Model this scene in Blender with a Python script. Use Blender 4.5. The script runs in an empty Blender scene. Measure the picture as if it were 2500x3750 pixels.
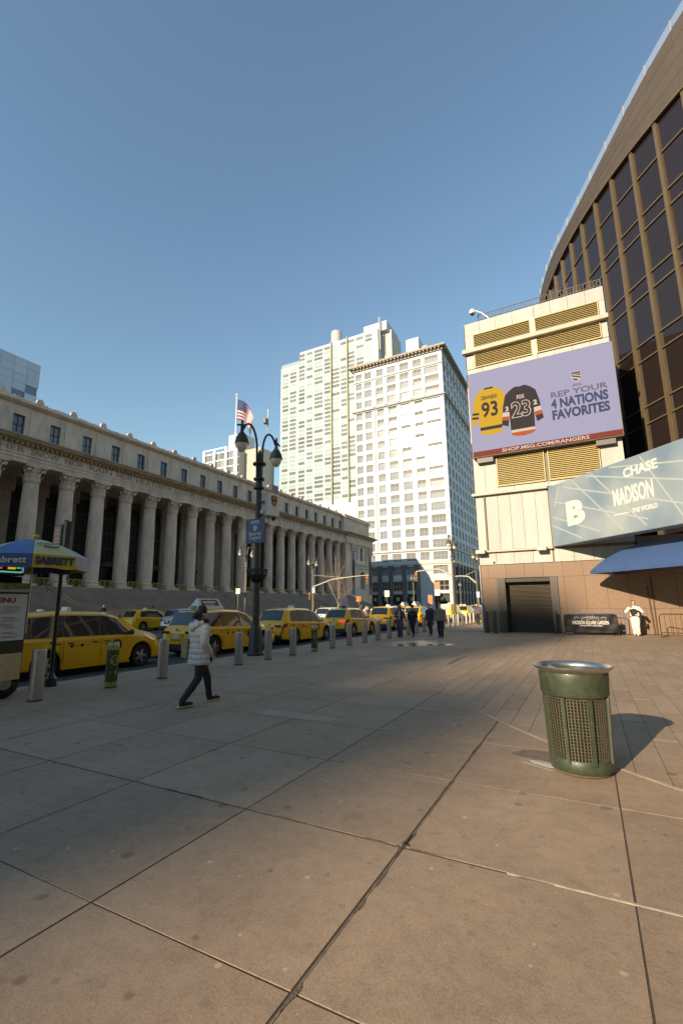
import bpy, bmesh, math, random
from mathutils import Vector, Matrix
rad = math.radians
random.seed(7)
S = bpy.context.scene
COL = S.collection

# ------------------------------------------------------------------ camera
cam_d = bpy.data.cameras.new('camera')
cam = bpy.data.objects.new('camera', cam_d)
COL.objects.link(cam)
cam_d.sensor_fit = 'AUTO'
cam_d.sensor_width = 36.0
cam_d.lens = 36.0 * 1683.0 / 3750.0
cam_d.shift_x = 9.0 / 3750.0
cam_d.shift_y = 28.0 / 3750.0
cam_d.clip_start = 0.05
cam_d.clip_end = 9000.0
EYE = 1.7
def _n(v): return Vector(v).normalized()
_f, _cx, _cy = 1683.0, 1241.0, 1903.0
_Y = _n((2150 - _cx, 2208 - _cy, _f))            # avenue direction seen by the lens
_X = -_n((-2000 - _cx, 2250 - _cy, _f))          # cross-street direction
_Z = _X.cross(_Y).normalized()
if _Z.y > 0: _Z = -_Z
_X = _Y.cross(_Z).normalized()
if _X.x < 0: _X = -_X
_R = Matrix((_X, _Y, _Z))
_right = _R @ Vector((1, 0, 0)); _up = _R @ Vector((0, -1, 0)); _back = _R @ Vector((0, 0, -1))
cam.matrix_world = Matrix(((_right.x, _up.x, _back.x, 0), (_right.y, _up.y, _back.y, 0),
                           (_right.z, _up.z, _back.z, EYE), (0, 0, 0, 1)))
S.camera = cam

# ------------------------------------------------------------------ sky and sun
SUN_EL, SUN_AZ = rad(20.5), rad(195.5)           # azimuth from +Y, clockwise, of the sun itself
W = bpy.data.worlds.new('World'); S.world = W; W.use_nodes = True
wn = W.node_tree.nodes; wl = W.node_tree.links
for n_ in list(wn): wn.remove(n_)
sky = wn.new('ShaderNodeTexSky'); sky.sky_type = 'NISHITA'; sky.sun_disc = False
sky.sun_elevation = SUN_EL; sky.sun_rotation = SUN_AZ
sky.altitude = 0.0; sky.air_density = 1.5; sky.dust_density = 0.0; sky.ozone_density = 8.2
bg = wn.new('ShaderNodeBackground'); bg.inputs['Strength'].default_value = 0.142
wo = wn.new('ShaderNodeOutputWorld')
wl.new(sky.outputs[0], bg.inputs[0]); wl.new(bg.outputs[0], wo.inputs[0])
sun_d = bpy.data.lights.new('sun', 'SUN'); sun_d.energy = 3.6; sun_d.angle = rad(0.6); sun_d.color = (0.99, 0.99, 1.0)
sun = bpy.data.objects.new('sun', sun_d); COL.objects.link(sun)
_sd = Vector((math.sin(SUN_AZ) * math.cos(SUN_EL), math.cos(SUN_AZ) * math.cos(SUN_EL), math.sin(SUN_EL)))
sun.rotation_euler = _sd.to_track_quat('Z', 'Y').to_euler()
S.view_settings.view_transform = 'Standard'
S.view_settings.look = 'None'
S.view_settings.exposure = 0.93
S.view_settings.gamma = 1.0
S.view_settings.use_curve_mapping = False
S.view_settings.use_white_balance = True          # film balanced a little warm
S.view_settings.white_balance_temperature = 10800
S.view_settings.white_balance_tint = 11
S.render.engine = 'CYCLES'
S.cycles.max_bounces = 6
S.cycles.use_denoising = True

# ------------------------------------------------------------------ materials
MATS = {}
def M(name, col, rough=0.6, metal=0.0, var=0.0, vs=3.0, bump=0.0, bs=30.0, spec=0.5, rnd=0.0, emit=None, es=0.0,
      coat=0.0, coords='pos', col2=None, stretch=None, trans=0.0):
    if name in MATS: return MATS[name]
    m = bpy.data.materials.new(name); m.use_nodes = True
    nt = m.node_tree; N = nt.nodes; L = nt.links
    b = N['Principled BSDF']
    b.inputs['Roughness'].default_value = rough
    b.inputs['Metallic'].default_value = metal
    b.inputs['Specular IOR Level'].default_value = spec
    if coat: b.inputs['Coat Weight'].default_value = coat; b.inputs['Coat Roughness'].default_value = 0.06
    if trans: b.inputs['Transmission Weight'].default_value = trans
    c = (*col, 1)
    b.inputs['Base Color'].default_value = c
    vec = None
    if var or bump:
        if coords == 'pos': g = N.new('ShaderNodeNewGeometry'); vec = g.outputs['Position']
        else: g = N.new('ShaderNodeTexCoord'); vec = g.outputs['Object']
        if stretch:
            mp = N.new('ShaderNodeMapping'); mp.inputs['Scale'].default_value = stretch
            L.new(vec, mp.inputs[0]); vec = mp.outputs[0]
    out = None
    if var:
        t = N.new('ShaderNodeTexNoise'); t.inputs['Scale'].default_value = vs; t.inputs['Detail'].default_value = 6
        t.inputs['Roughness'].default_value = 0.65
        L.new(vec, t.inputs['Vector'])
        mr = N.new('ShaderNodeMapRange'); mr.inputs[1].default_value = 0.3; mr.inputs[2].default_value = 0.7
        mr.inputs[3].default_value = 0.0; mr.inputs[4].default_value = 1.0
        L.new(t.outputs['Fac'], mr.inputs[0])
        mx = N.new('ShaderNodeMix'); mx.data_type = 'RGBA'
        a2 = col2 if col2 else tuple(x * (1 - var) for x in col)
        a1 = tuple(min(1, x * (1 + var * 0.6)) for x in col) if not col2 else col
        mx.inputs[6].default_value = (*a2, 1); mx.inputs[7].default_value = (*a1, 1)
        L.new(mr.outputs[0], mx.inputs[0]); out = mx.outputs[2]
        rr = N.new('ShaderNodeMapRange'); rr.inputs[3].default_value = max(0.02, rough - 0.08); rr.inputs[4].default_value = min(1, rough + 0.08)
        L.new(t.outputs['Fac'], rr.inputs[0]); L.new(rr.outputs[0], b.inputs['Roughness'])
    if rnd:
        oi = N.new('ShaderNodeObjectInfo'); r2 = N.new('ShaderNodeMapRange')
        r2.inputs[3].default_value = 1 - rnd; r2.inputs[4].default_value = 1 + rnd
        L.new(oi.outputs['Random'], r2.inputs[0])
        m2 = N.new('ShaderNodeMix'); m2.data_type = 'RGBA'; m2.blend_type = 'MULTIPLY'; m2.inputs[0].default_value = 1
        if out: L.new(out, m2.inputs[6])
        else: m2.inputs[6].default_value = c
        L.new(r2.outputs[0], m2.inputs[7]); out = m2.outputs[2]
    if out: L.new(out, b.inputs['Base Color'])
    if bump:
        t2 = N.new('ShaderNodeTexNoise'); t2.inputs['Scale'].default_value = bs; t2.inputs['Detail'].default_value = 4
        L.new(vec, t2.inputs['Vector'])
        bp = N.new('ShaderNodeBump'); bp.inputs['Strength'].default_value = bump; bp.inputs['Distance'].default_value = 0.02
        L.new(t2.outputs['Fac'], bp.inputs['Height']); L.new(bp.outputs[0], b.inputs['Normal'])
    if emit:
        b.inputs['Emission Color'].default_value = (*emit, 1); b.inputs['Emission Strength'].default_value = es
    MATS[name] = m
    return m

def pavement_mat(name, base, dark, rnd=0.05, cool=0.0):
    """worn concrete: large mottling, fine grain, dark gum spots, pale flecks"""
    m = M(name, base, rough=0.78, spec=0.3)
    nt = m.node_tree; N = nt.nodes; L = nt.links; b = N['Principled BSDF']
    g = N.new('ShaderNodeNewGeometry')
    def noise(sc, det=5, ro=0.6):
        t = N.new('ShaderNodeTexNoise'); t.inputs['Scale'].default_value = sc; t.inputs['Detail'].default_value = det
        t.inputs['Roughness'].default_value = ro; L.new(g.outputs['Position'], t.inputs['Vector']); return t.outputs['Fac']
    def rng(s, a, bb, c=0.0, d=1.0):
        r = N.new('ShaderNodeMapRange'); r.inputs[1].default_value = a; r.inputs[2].default_value = bb
        r.inputs[3].default_value = c; r.inputs[4].default_value = d; L.new(s, r.inputs[0]); return r.outputs[0]
    def mix(f, a, bb, mode='MIX'):
        x = N.new('ShaderNodeMix'); x.data_type = 'RGBA'; x.blend_type = mode
        if isinstance(f, float): x.inputs[0].default_value = f
        else: L.new(f, x.inputs[0])
        for k, s in ((6, a), (7, bb)):
            if isinstance(s, tuple): x.inputs[k].default_value = (*s, 1)
            else: L.new(s, x.inputs[k])
        return x.outputs[2]
    c = mix(rng(noise(0.9, 8, 0.72), 0.34, 0.66), dark, base)
    c = mix(rng(noise(9, 4, 0.7), 0.35, 0.65, 0.86, 1.06), (0, 0, 0), c)
    c = mix(rng(noise(55, 3, 0.8), 0.35, 0.65, 0.80, 1.12), (0, 0, 0), c)
    f = rng(noise(140, 2, 0.8), 0.60, 0.72); c = mix(f, c, tuple(min(1, x * 1.5) for x in base))
    v = N.new('ShaderNodeTexVoronoi'); v.voronoi_dimensions = '2D'; v.inputs['Scale'].default_value = 1.7; v.inputs['Randomness'].default_value = 1.0
    L.new(g.outputs['Position'], v.inputs['Vector'])
    nz = noise(26, 3); ad = N.new('ShaderNodeMath'); ad.operation = 'MULTIPLY_ADD'; ad.inputs[1].default_value = 0.05; L.new(nz, ad.inputs[0]); L.new(v.outputs['Distance'], ad.inputs[2])
    def vary(vor, src, lo, amp):
        sx = N.new('ShaderNodeSeparateColor'); L.new(vor.outputs['Color'], sx.inputs[0])
        sz = N.new('ShaderNodeMapRange'); sz.inputs[1].default_value = lo; sz.inputs[2].default_value = 1.0; sz.inputs[3].default_value = 0.0; sz.inputs[4].default_value = amp
        L.new(sx.outputs[0], sz.inputs[0]); d_ = N.new('ShaderNodeMath'); d_.operation = 'SUBTRACT'; L.new(src, d_.inputs[0]); L.new(sz.outputs[0], d_.inputs[1]); return d_.outputs[0]
    spot = rng(vary(v, ad.outputs[0], 0.25, 0.085), 0.0, 0.035, 0.72, 0.0); c = mix(spot, c, tuple(x * 0.42 for x in base))
    v2 = N.new('ShaderNodeTexVoronoi'); v2.voronoi_dimensions = '2D'; v2.inputs['Scale'].default_value = 2.9; L.new(g.outputs['Position'], v2.inputs['Vector'])
    sp2 = rng(vary(v2, v2.outputs['Distance'], 0.72, 0.05), 0.0, 0.02, 0.55, 0.0); c = mix(sp2, c, tuple(min(1, x * 1.55) for x in base))
    st_ = rng(noise(2.3, 7, 0.75), 0.58, 0.72, 0.0, 0.68); c = mix(st_, c, tuple(x * 0.60 for x in base))
    v3 = N.new('ShaderNodeTexVoronoi'); v3.voronoi_dimensions = '2D'; v3.inputs['Scale'].default_value = 4.3; L.new(g.outputs['Position'], v3.inputs['Vector'])
    sp3 = rng(vary(v3, v3.outputs['Distance'], 0.60, 0.08), 0.0, 0.05, 0.50, 0.0); c = mix(sp3, c, tuple(x * 0.55 for x in base))
    oi = N.new('ShaderNodeObjectInfo'); c = mix(1.0, c, rng(oi.outputs['Random'], 0, 1, 1 - rnd, 1 + rnd), 'MULTIPLY')
    L.new(c, b.inputs['Base Color'])
    bp = N.new('ShaderNodeBump'); bp.inputs['Strength'].default_value = 0.35; bp.inputs['Distance'].default_value = 0.004
    L.new(noise(90, 4, 0.75), bp.inputs['Height']); L.new(bp.outputs[0], b.inputs['Normal'])
    return m

# ------------------------------------------------------------------ mesh building
class MB:
    def __init__(s): s.v = []; s.f = []
    def add(s, vs, fs):
        o = len(s.v); s.v += [tuple(p) for p in vs]; s.f += [tuple(i + o for i in q) for q in fs]; return s
    def box(s, x0, x1, y0, y1, z0, z1):
        return s.add([(x0,y0,z0),(x1,y0,z0),(x1,y1,z0),(x0,y1,z0),(x0,y0,z1),(x1,y0,z1),(x1,y1,z1),(x0,y1,z1)],
                     [(0,3,2,1),(4,5,6,7),(0,1,5,4),(1,2,6,5),(2,3,7,6),(3,0,4,7)])
    def frustum(s, x0, x1, y0, y1, z0, z1, dx, dy):
        return s.add([(x0,y0,z0),(x1,y0,z0),(x1,y1,z0),(x0,y1,z0),(x0+dx,y0+dy,z1),(x1-dx,y0+dy,z1),(x1-dx,y1-dy,z1),(x0+dx,y1-dy,z1)],
                     [(0,3,2,1),(4,5,6,7),(0,1,5,4),(1,2,6,5),(2,3,7,6),(3,0,4,7)])
    def loft(s, rings, cap=True):
        n = len(rings[0]); o = len(s.v)
        for r in rings: s.v += [tuple(p) for p in r]
        for i in range(len(rings) - 1):
            for j in range(n):
                k = (j + 1) % n
                s.f.append((o+i*n+j, o+i*n+k, o+(i+1)*n+k, o+(i+1)*n+j))
        if cap:
            s.f.append(tuple(o + j for j in reversed(range(n))))
            s.f.append(tuple(o + (len(rings)-1)*n + j for j in range(n)))
        return s
    def lathe(s, prof, n=16, c=(0,0,0), cap=True, a0=0.0):
        return s.loft([[(c[0]+r*math.cos(a0+2*math.pi*j/n), c[1]+r*math.sin(a0+2*math.pi*j/n), c[2]+z) for j in range(n)] for r, z in prof], cap)
    def tube(s, pts, r, n=8, cap=True, flat=1.0):
        P = [Vector(p) for p in pts]; rs = r if isinstance(r, (list, tuple)) else [r] * len(P)
        rings = []; u = None
        for i, p in enumerate(P):
            t = (P[min(i+1, len(P)-1)] - P[max(i-1, 0)]).normalized()
            if u is None:
                u = Vector((0,0,1)) if abs(t.z) < 0.9 else Vector((1,0,0))
            u = (u - t * u.dot(t)).normalized(); w = t.cross(u)
            rings.append([p + (u*math.cos(2*math.pi*j/n) + w*math.sin(2*math.pi*j/n)*flat) * rs[i] for j in range(n)])
        return s.loft(rings, cap)
    def cyl(s, p0, p1, r0, r1=None, n=12): return s.tube([p0, p1], [r0, r0 if r1 is None else r1], n)
    def ell(s, c, rx, ry, rz, nu=12, nv=8):
        rings = []
        for i in range(nv + 1):
            a = -math.pi/2 + math.pi*i/nv; k = max(0.02, math.cos(a))
            rings.append([(c[0]+rx*k*math.cos(2*math.pi*j/nu), c[1]+ry*k*math.sin(2*math.pi*j/nu), c[2]+rz*math.sin(a)) for j in range(nu)])
        return s.loft(rings)
    def prism(s, pts, d0, d1, plane='xz'):
        """polygon extruded along the axis left out of 'plane'"""
        def p3(a, b, d): return {'xz': (a, d, b), 'yz': (d, a, b), 'xy': (a, b, d)}[plane]
        n = len(pts)
        return s.add([p3(a, b, d0) for a, b in pts] + [p3(a, b, d1) for a, b in pts],
                     [tuple(range(n))[::-1], tuple(range(n, 2*n))] + [(i, (i+1) % n, n+(i+1) % n, n+i) for i in range(n)])
    def grid(s, fn, nu, nv):
        o = len(s.v)
        for i in range(nu + 1):
            for j in range(nv + 1): s.v.append(tuple(fn(i/nu, j/nv)))
        for i in range(nu):
            for j in range(nv):
                a = o + i*(nv+1) + j; s.f.append((a, a+1, a+nv+2, a+nv+1))
        return s
    def xf(s, mat): s.v = [tuple(mat @ Vector(p)) for p in s.v]; return s
    def mesh(s, name, mat=None, smooth=None, bevel=0.0, normals=True, sub=(0,0,0)):
        me = bpy.data.meshes.new(name)
        me.from_pydata([(p[0]-sub[0], p[1]-sub[1], p[2]-sub[2]) for p in s.v], [], s.f)
        if normals or bevel:
            bm = bmesh.new(); bm.from_mesh(me)
            if normals: bmesh.ops.recalc_face_normals(bm, faces=bm.faces)
            if bevel: bmesh.ops.bevel(bm, geom=list(bm.edges), offset=bevel, segments=2, affect='EDGES', profile=0.7)
            bm.to_mesh(me); bm.free()
        if smooth is not None:
            me.polygons.foreach_set('use_smooth', [True] * len(me.polygons))
            me.set_sharp_from_angle(angle=rad(smooth))
        if mat: me.materials.append(mat)
        return me

def O(name, me, parent=None, loc=(0,0,0), rot=(0,0,0)):
    o = bpy.data.objects.new(name, me); COL.objects.link(o)
    o.location = loc; o.rotation_euler = rot
    if parent: o.parent = parent
    return o
def tag(o, label=None, cat=None, group=None, kind=None):
    if label: o['label'] = label
    if cat: o['category'] = cat
    if group: o['group'] = group
    if kind: o['kind'] = kind
    return o
def thing(name, label, cat, loc=(0,0,0), rz=0.0, group=None):
    return tag(O(name, None, None, loc, (0,0,rz)), label, cat, group)
def wloc(o):
    p = Vector((0,0,0))
    while o: p = p + Vector(o.location); o = o.parent
    return p
def part(name, mb, mat, parent, smooth=None, bevel=0.0, world=False, kind=None, label=None, normals=True):
    sub = tuple(wloc(parent)) if world else (0,0,0)
    o = O(name, mb.mesh(name, mat, smooth, bevel, normals, sub), parent)
    if kind: o['kind'] = kind
    if label: o['label'] = label
    return o
def copy_tree(o, parent=None, loc=None, rz=None, label=None):
    c = o.copy(); COL.objects.link(c); c.parent = parent
    if loc is not None: c.location = loc
    if rz is not None: c.rotation_euler = (0,0,rz)
    if label: c['label'] = label
    for ch in list(o.children): copy_tree(ch, c)
    return c
ORD = ['first','second','third','fourth','fifth','sixth','seventh','eighth','ninth','tenth','eleventh','twelfth','thirteenth',
       'fourteenth','fifteenth','sixteenth','seventeenth','eighteenth','nineteenth','twentieth']
ORD += ['twenty-' + o for o in ORD[:9]] + ['thirtieth'] + ['thirty-' + o for o in ORD[:9]]

_tc = {}
TMP = bpy.data.scenes.new('workbench')      # scratch scene for turning text and fused shapes into meshes, removed at the end
def text_mesh(s, size=1.0, depth=0.004, bold=0.0, mat=None, width=None, align='CENTER', shear=0.0, spacing=1.0):
    key = (s, size, depth, bold, mat.name if mat else '', width, align, shear)
    if key in _tc: return _tc[key]
    cu = bpy.data.curves.new('lettering', 'FONT'); cu.body = s; cu.size = size; cu.extrude = depth; cu.offset = bold
    cu.align_x = align; cu.align_y = 'CENTER'; cu.resolution_u = 3; cu.shear = shear; cu.space_character = spacing
    o = bpy.data.objects.new('lettering', cu); TMP.collection.objects.link(o)
    TMP.view_layers[0].update(); dg = TMP.view_layers[0].depsgraph; dg.update()
    me = bpy.data.meshes.new_from_object(o.evaluated_get(dg))
    bpy.data.objects.remove(o); me.name = 'lettering'
    if width and len(me.vertices):
        xs = [v.co.x for v in me.vertices]; k = width / (max(xs) - min(xs))
        for v in me.vertices: v.co.x *= k
    me.materials.clear()
    if mat: me.materials.append(mat)
    _tc[key] = me
    return me
FACE_S = (rad(90), 0, 0)                # reads from the -Y side
FACE_E = (rad(90), 0, rad(90))          # reads from the +X side

# shared materials
STONE = M('farley_granite', (0.64,0.485,0.385), 0.75, var=0.30, vs=0.9, stretch=(1,1,0.35), bump=0.15, bs=8)
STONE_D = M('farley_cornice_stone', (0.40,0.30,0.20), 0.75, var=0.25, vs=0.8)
DARKGLASS = M('dark_window_glass', (0.012,0.013,0.015), 0.06, spec=0.6)
BLACK = M('black_metal', (0.012,0.012,0.012), 0.45, var=0.2, vs=6)
STEEL = M('brushed_steel', (0.40,0.365,0.33), 0.48, metal=0.8, var=0.28, vs=7, stretch=(6,6,0.5), bump=0.04, bs=30)
GREENPAINT = M('dark_green_lamp_paint', (0.022,0.032,0.026), 0.45, var=0.3, vs=5, bump=0.05, bs=60)
WHITE = M('white_paint', (0.78,0.77,0.74), 0.5, var=0.05, vs=4)
PANE = M('grey_window_pane', (0.30,0.33,0.36), 0.12, spec=0.6, rnd=0.25)

# ================================================================== SETTING
def sheet(name, x0, x1, y0, y1, z, mat, kind='structure'):
    mb = MB(); mb.add([(x0,y0,z),(x1,y0,z),(x1,y1,z),(x0,y1,z)], [(0,1,2,3)])
    return tag(O(name, mb.mesh(name, mat)), kind=kind)
ASPHALT = M('asphalt', (0.055,0.053,0.052), 0.8, var=0.35, vs=1.2, bump=0.3, bs=60)
CONC = M('far_pavement', (0.24,0.21,0.18), 0.8, var=0.25, vs=0.9, bump=0.2, bs=30)
sheet('ground', -3000, 3000, -3000, 3000, -0.30, M('city_ground', (0.16,0.15,0.14), 0.9, var=0.3, vs=0.05))
sheet('road', -33.0, -11.15, -400, 900, -0.130, ASPHALT)
sheet('cross_street', -420, -33.0, 134, 148, -0.1302, ASPHALT)
def slab_box(name, x0, x1, y0, y1, z0, z1, mat):
    return tag(O(name, MB().box(x0, x1, y0, y1, z0, z1).mesh(name, mat)), kind='structure')
slab_box('far_sidewalk', -58, -33.0, -200, 134, -0.32, 0.0, CONC)
slab_box('corner_sidewalk', -300, -33.0, 148, 700, -0.32, 0.0, CONC)
# painted lane lines and a far crosswalk
PAINT = M('road_paint', (0.62,0.60,0.56), 0.7, var=0.35, vs=6)
mk = tag(O('lane_markings', None), kind='structure')
for x in (-18.2, -22.0, -25.8, -29.4):
    for k in range(22):
        y = 2 + k * 6.0
        part('lane_dash', MB().box(x-0.06, x+0.06, y, y+2.6, -0.127, -0.1255), PAINT, mk)
for k in range(16):
    x = -32 + k * 1.3
    part('crosswalk_bar', MB().box(x, x+0.6, 127, 131, -0.127, -0.1255), PAINT, mk)

JOINT = M('joint_grit', (0.070,0.050,0.035), 0.95, var=0.4, vs=12)
SLAB = pavement_mat('plaza_slab', (0.385,0.268,0.186), (0.285,0.196,0.136), 0.09)
PAVER = pavement_mat('plaza_paver', (0.372,0.264,0.186), (0.300,0.212,0.149), 0.09)
X0, Y0, G1 = 0.08, 2.02, 1.41
plaza = tag(O('plaza', MB().box(-10.98, 6.0, -1.0, 30.6, -0.30, -0.0042).mesh('plaza', JOINT)), kind='structure')
for nm, b in (('plaza_south', (-10.98, 40, -200, -1.0)), ('plaza_east', (6.0, 60, -1.0, 60)), ('sidewalk_north', (-10.98, 6.0, 30.6, 400))):
    slab_box(nm, b[0], b[1], b[2], b[3], -0.30, 0.0, SLAB)
def slab_mesh(a, b, ch, z=0.0, mat=SLAB, th=0.05):
    """flat slab a x b with an eased edge"""
    v = []
    for ins, zz in ((ch, z), (0, z - ch), (0, z - th)):
        v += [(ins, ins, zz), (a-ins, ins, zz), (a-ins, b-ins, zz), (ins, b-ins, zz)]
    f = [(0,1,2,3)]
    for r in (0, 4):
        for i in range(4): j = (i+1) % 4; f.append((r+i, r+4+i, r+4+j, r+j))
    m = MB(); m.add(v, f); return m.mesh('slab', mat, None, 0, False)
CC, CR = (8.04, 14.74), 11.84            # the round field of narrow pavers
def in_circle(x, y, r=CR): return (x-CC[0])**2 + (y-CC[1])**2 < r*r
wide = {X0 - G1: 0.025, X0: 0.014, X0 - 5*G1: 0.022}
_sm = {}
rs = random.Random(3)
for i in range(-8, 5):
    xl = X0 + i*G1; xr = xl + G1
    if xr > 6.1: continue
    jl = wide.get(xl, 0.013) / 2; jr = wide.get(X0 + (i+1)*G1, 0.013) / 2
    xa, xb = max(xl + jl, -10.98), xr - jr
    for k in range(-3, 21):
        yb = Y0 + k*G1; ye = yb + G1
        jy0 = 0.011 if k == 1 else 0.0065; jy1 = 0.011 if k == 0 else 0.0065
        if yb < -1.2 or ye > 30.9: continue
        if all(in_circle(px, py, CR - 0.05) for px in (xl, xr) for py in (yb, ye)): continue
        key = (round(xb-xa, 4), round(G1-jy0-jy1, 4))
        if key not in _sm: _sm[key] = slab_mesh(key[0], key[1], 0.0012)
        o = O('slab', _sm[key], plaza, (xa, yb + jy0, rs.uniform(-0.0015, 0.0)), (rs.uniform(-0.0005, 0.0005), rs.uniform(-0.0005, 0.0005), rs.uniform(-0.0022, 0.0022)))
# round field: bed, pale mortar rim, narrow pavers laid along the avenue, laid 6 mm proud
def disc(r, z, n=160, y_min=-1.0): return [(CC[0]+r*math.cos(2*math.pi*i/n), CC[1]+r*math.sin(2*math.pi*i/n)) for i in range(n)]
bed = MB(); bed.prism(disc(CR - 0.012, 0), -0.02, 0.0035, 'xy'); part('paver_bed', bed, M('paver_joint', (0.10,0.082,0.065), 0.95, var=0.4, vs=10), plaza)
rim = MB(); n = 220
ri, ro = CR - 0.016, CR + 0.014
rim.loft([[(CC[0]+r*math.cos(2*math.pi*i/n), CC[1]+r*math.sin(2*math.pi*i/n), z) for i in range(n)] for r, z in ((ro, -0.01), (ro, 0.0045), (ri, 0.006), (ri, -0.01), (ro, -0.01))], cap=False)
part('mortar_rim', rim, M('pale_mortar', (0.37,0.28,0.205), 0.9, var=0.35, vs=4), plaza)
def clip_poly(poly, circ):
    out = poly
    m = len(circ)
    for i in range(m):
        a, b = circ[i], circ[(i+1) % m]
        ex, ey = b[0]-a[0], b[1]-a[1]
        res = []
        for j in range(len(out)):
            p, q = out[j], out[(j+1) % len(out)]
            sp = ex*(p[1]-a[1]) - ey*(p[0]-a[0]); sq = ex*(q[1]-a[1]) - ey*(q[0]-a[0])
            if sp >= 0: res.append(p)
            if sp * sq < 0:
                t = sp / (sp - sq); res.append((p[0]+(q[0]-p[0])*t, p[1]+(q[1]-p[1])*t))
        out = res
        if len(out) < 3: return []
    return out
CIRC = disc(CR - 0.02, 0, 90)
PW, PL = 0.282, 1.41
cand = []
for i in range(-14, 52):
    xl = X0 + 0.19 + i*PW
    for k in range(-1, 17):
        yb = 2.6 + k*PL + (0.47 * (i % 3))
        cx_, cy_ = xl + PW/2, yb + PL/2
        if cy_ > 30.0 or cx_ > 11: continue
        pol = clip_poly([(xl+0.004, yb+0.0035), (xl+PW-0.004, yb+0.0035), (xl+PW-0.004, yb+PL-0.0035), (xl+0.004, yb+PL-0.0035)], CIRC)
        if len(pol) >= 3: cand.append((cx_*cx_ + cy_*cy_ + (400 if cx_ > 4.5 or cx_ > 0.62*cy_+0.5 else 0), xl, yb, pol))
cand.sort(key=lambda c: c[0])
_full = MB().prism([(0.004, 0.0035), (PW-0.004, 0.0035), (PW-0.004, PL-0.0035), (0.004, PL-0.0035)], -0.02, 0.006, 'xy').mesh('paver', PAVER)
rest = MB()
for q, (d, xl, yb, pol) in enumerate(cand):
    if q < 295:
        full = len(pol) == 4 and all(in_circle(x, y, CR-0.03) for x, y in pol)
        if full: O('paver', _full, plaza, (xl, yb, rs.uniform(-0.0015, 0.0015)))
        else: part('paver', MB().prism([(x, y) for x, y in pol], -0.02, 0.006, 'xy'), PAVER, plaza)
    else: rest.prism(pol, -0.02, 0.006 + rs.uniform(-0.001, 0.001), 'xy')
part('paver_field', rest, PAVER, plaza, kind='stuff')
# kerb of granite lengths
KERB = M('granite_kerb', (0.30,0.28,0.26), 0.7, var=0.3, vs=3, bump=0.2, bs=40)
kerb = tag(O('kerb', None), kind='structure')
_k1 = MB().box(-0.085, 0.085, 0.004, 2.396, -0.30, 0.002).mesh('kerb_stone', KERB, None, 0.012)
for k in range(40): O('kerb_stone', _k1, kerb, (-11.066, -6 + k*2.4, rs.uniform(-0.004, 0.002)))
fk = tag(O('far_kerb', None), kind='structure')
_k2 = MB().box(-0.09, 0.09, 0.01, 5.99, -0.30, 0.003).mesh('kerb_stone', KERB)
for k in range(24): O('kerb_stone', _k2, fk, (-32.91, -10 + k*6, 0))
# patched hole and pale broken mortar beside the bin, and its stain
def blob(cx_, cy_, rx, ry, z, seed, n=26, j=0.25, rot=0.0):
    r = random.Random(seed); ph = [r.uniform(0, 6.28) for _ in range(4)]
    pts = []
    for i in range(n):
        a = 2*math.pi*i/n
        k = 1 + j*(0.5*math.sin(2*a+ph[0]) + 0.35*math.sin(3*a+ph[1]) + 0.3*math.sin(5*a+ph[2])) + r.uniform(-0.05, 0.05)
        x, y = rx*k*math.cos(a), ry*k*math.sin(a)
        pts.append((cx_ + x*math.cos(rot) - y*math.sin(rot), cy_ + x*math.sin(rot) + y*math.cos(rot)))
    return MB().prism(pts, z-0.004, z, 'xy')
part('patch', blob(-0.66, 6.02, 0.28, 0.18, 0.004, 5, rot=0.3), M('patch_concrete', (0.19,0.135,0.105), 0.9, var=0.35, vs=9, bump=0.4, bs=50), plaza)
part('patch', MB().prism([(-0.80,5.72),(-0.45,5.93),(-0.25,5.76),(-0.48,5.55)], 0.0, 0.004, 'xy'), M('patch_pale_edge', (0.30,0.26,0.21), 0.9, var=0.3, vs=9), plaza)
part('patch', blob(-0.55, 5.72, 0.17, 0.055, 0.0065, 8, rot=-0.35), M('patch_mortar', (0.50,0.46,0.38), 0.9, var=0.25, vs=12, bump=0.3, bs=60), plaza)
SPALL = M('spalled_edge', (0.13,0.092,0.063), 0.95, var=0.4, vs=20, bump=0.4, bs=80)
rp = random.Random(17)
jx, jy = X0 - G1, Y0 + G1
part('joint_filler', MB().box(jx+0.001, jx+0.0115, 1.2, 7.3, -0.006, -0.0012), M('tan_joint_filler', (0.20,0.145,0.095), 0.9, var=0.5, vs=9), plaza)
part('mortar_ridge', MB().box(-0.62, 0.72, jy-0.009, jy+0.011, -0.004, 0.0028), M('pale_ridge_mortar', (0.40,0.32,0.24), 0.9, var=0.4, vs=7), plaza, bevel=0.0012)
for k in range(34):
    if k < 5: x, y, a, b = jx + rp.uniform(-0.05,0.05), jy + rp.uniform(-0.07,0.09), rp.uniform(0.010,0.022), rp.uniform(0.012,0.035)
    elif k < 20: x, y, a, b = jx + rp.uniform(-0.017,0.017), rp.uniform(1.9, 7.2), rp.uniform(0.006,0.016), rp.uniform(0.02,0.09)
    else: x, y, a, b = rp.uniform(-6.0, 0.0), jy + rp.uniform(-0.012,0.012), rp.uniform(0.03,0.12), rp.uniform(0.005,0.012)
    part('spall', blob(x, y, a, b, 0.0016, 100+k, 14, 0.5), SPALL, plaza)
part('repair_strip', MB().box(-4.9, -3.55, 6.32, 6.62, 0.0, 0.0022), M('repair_concrete', (0.36,0.265,0.19), 0.85, var=0.2, vs=5), plaza)
WATER = M('puddle_water', (0.06,0.052,0.045), 0.16, spec=0.9)
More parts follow.
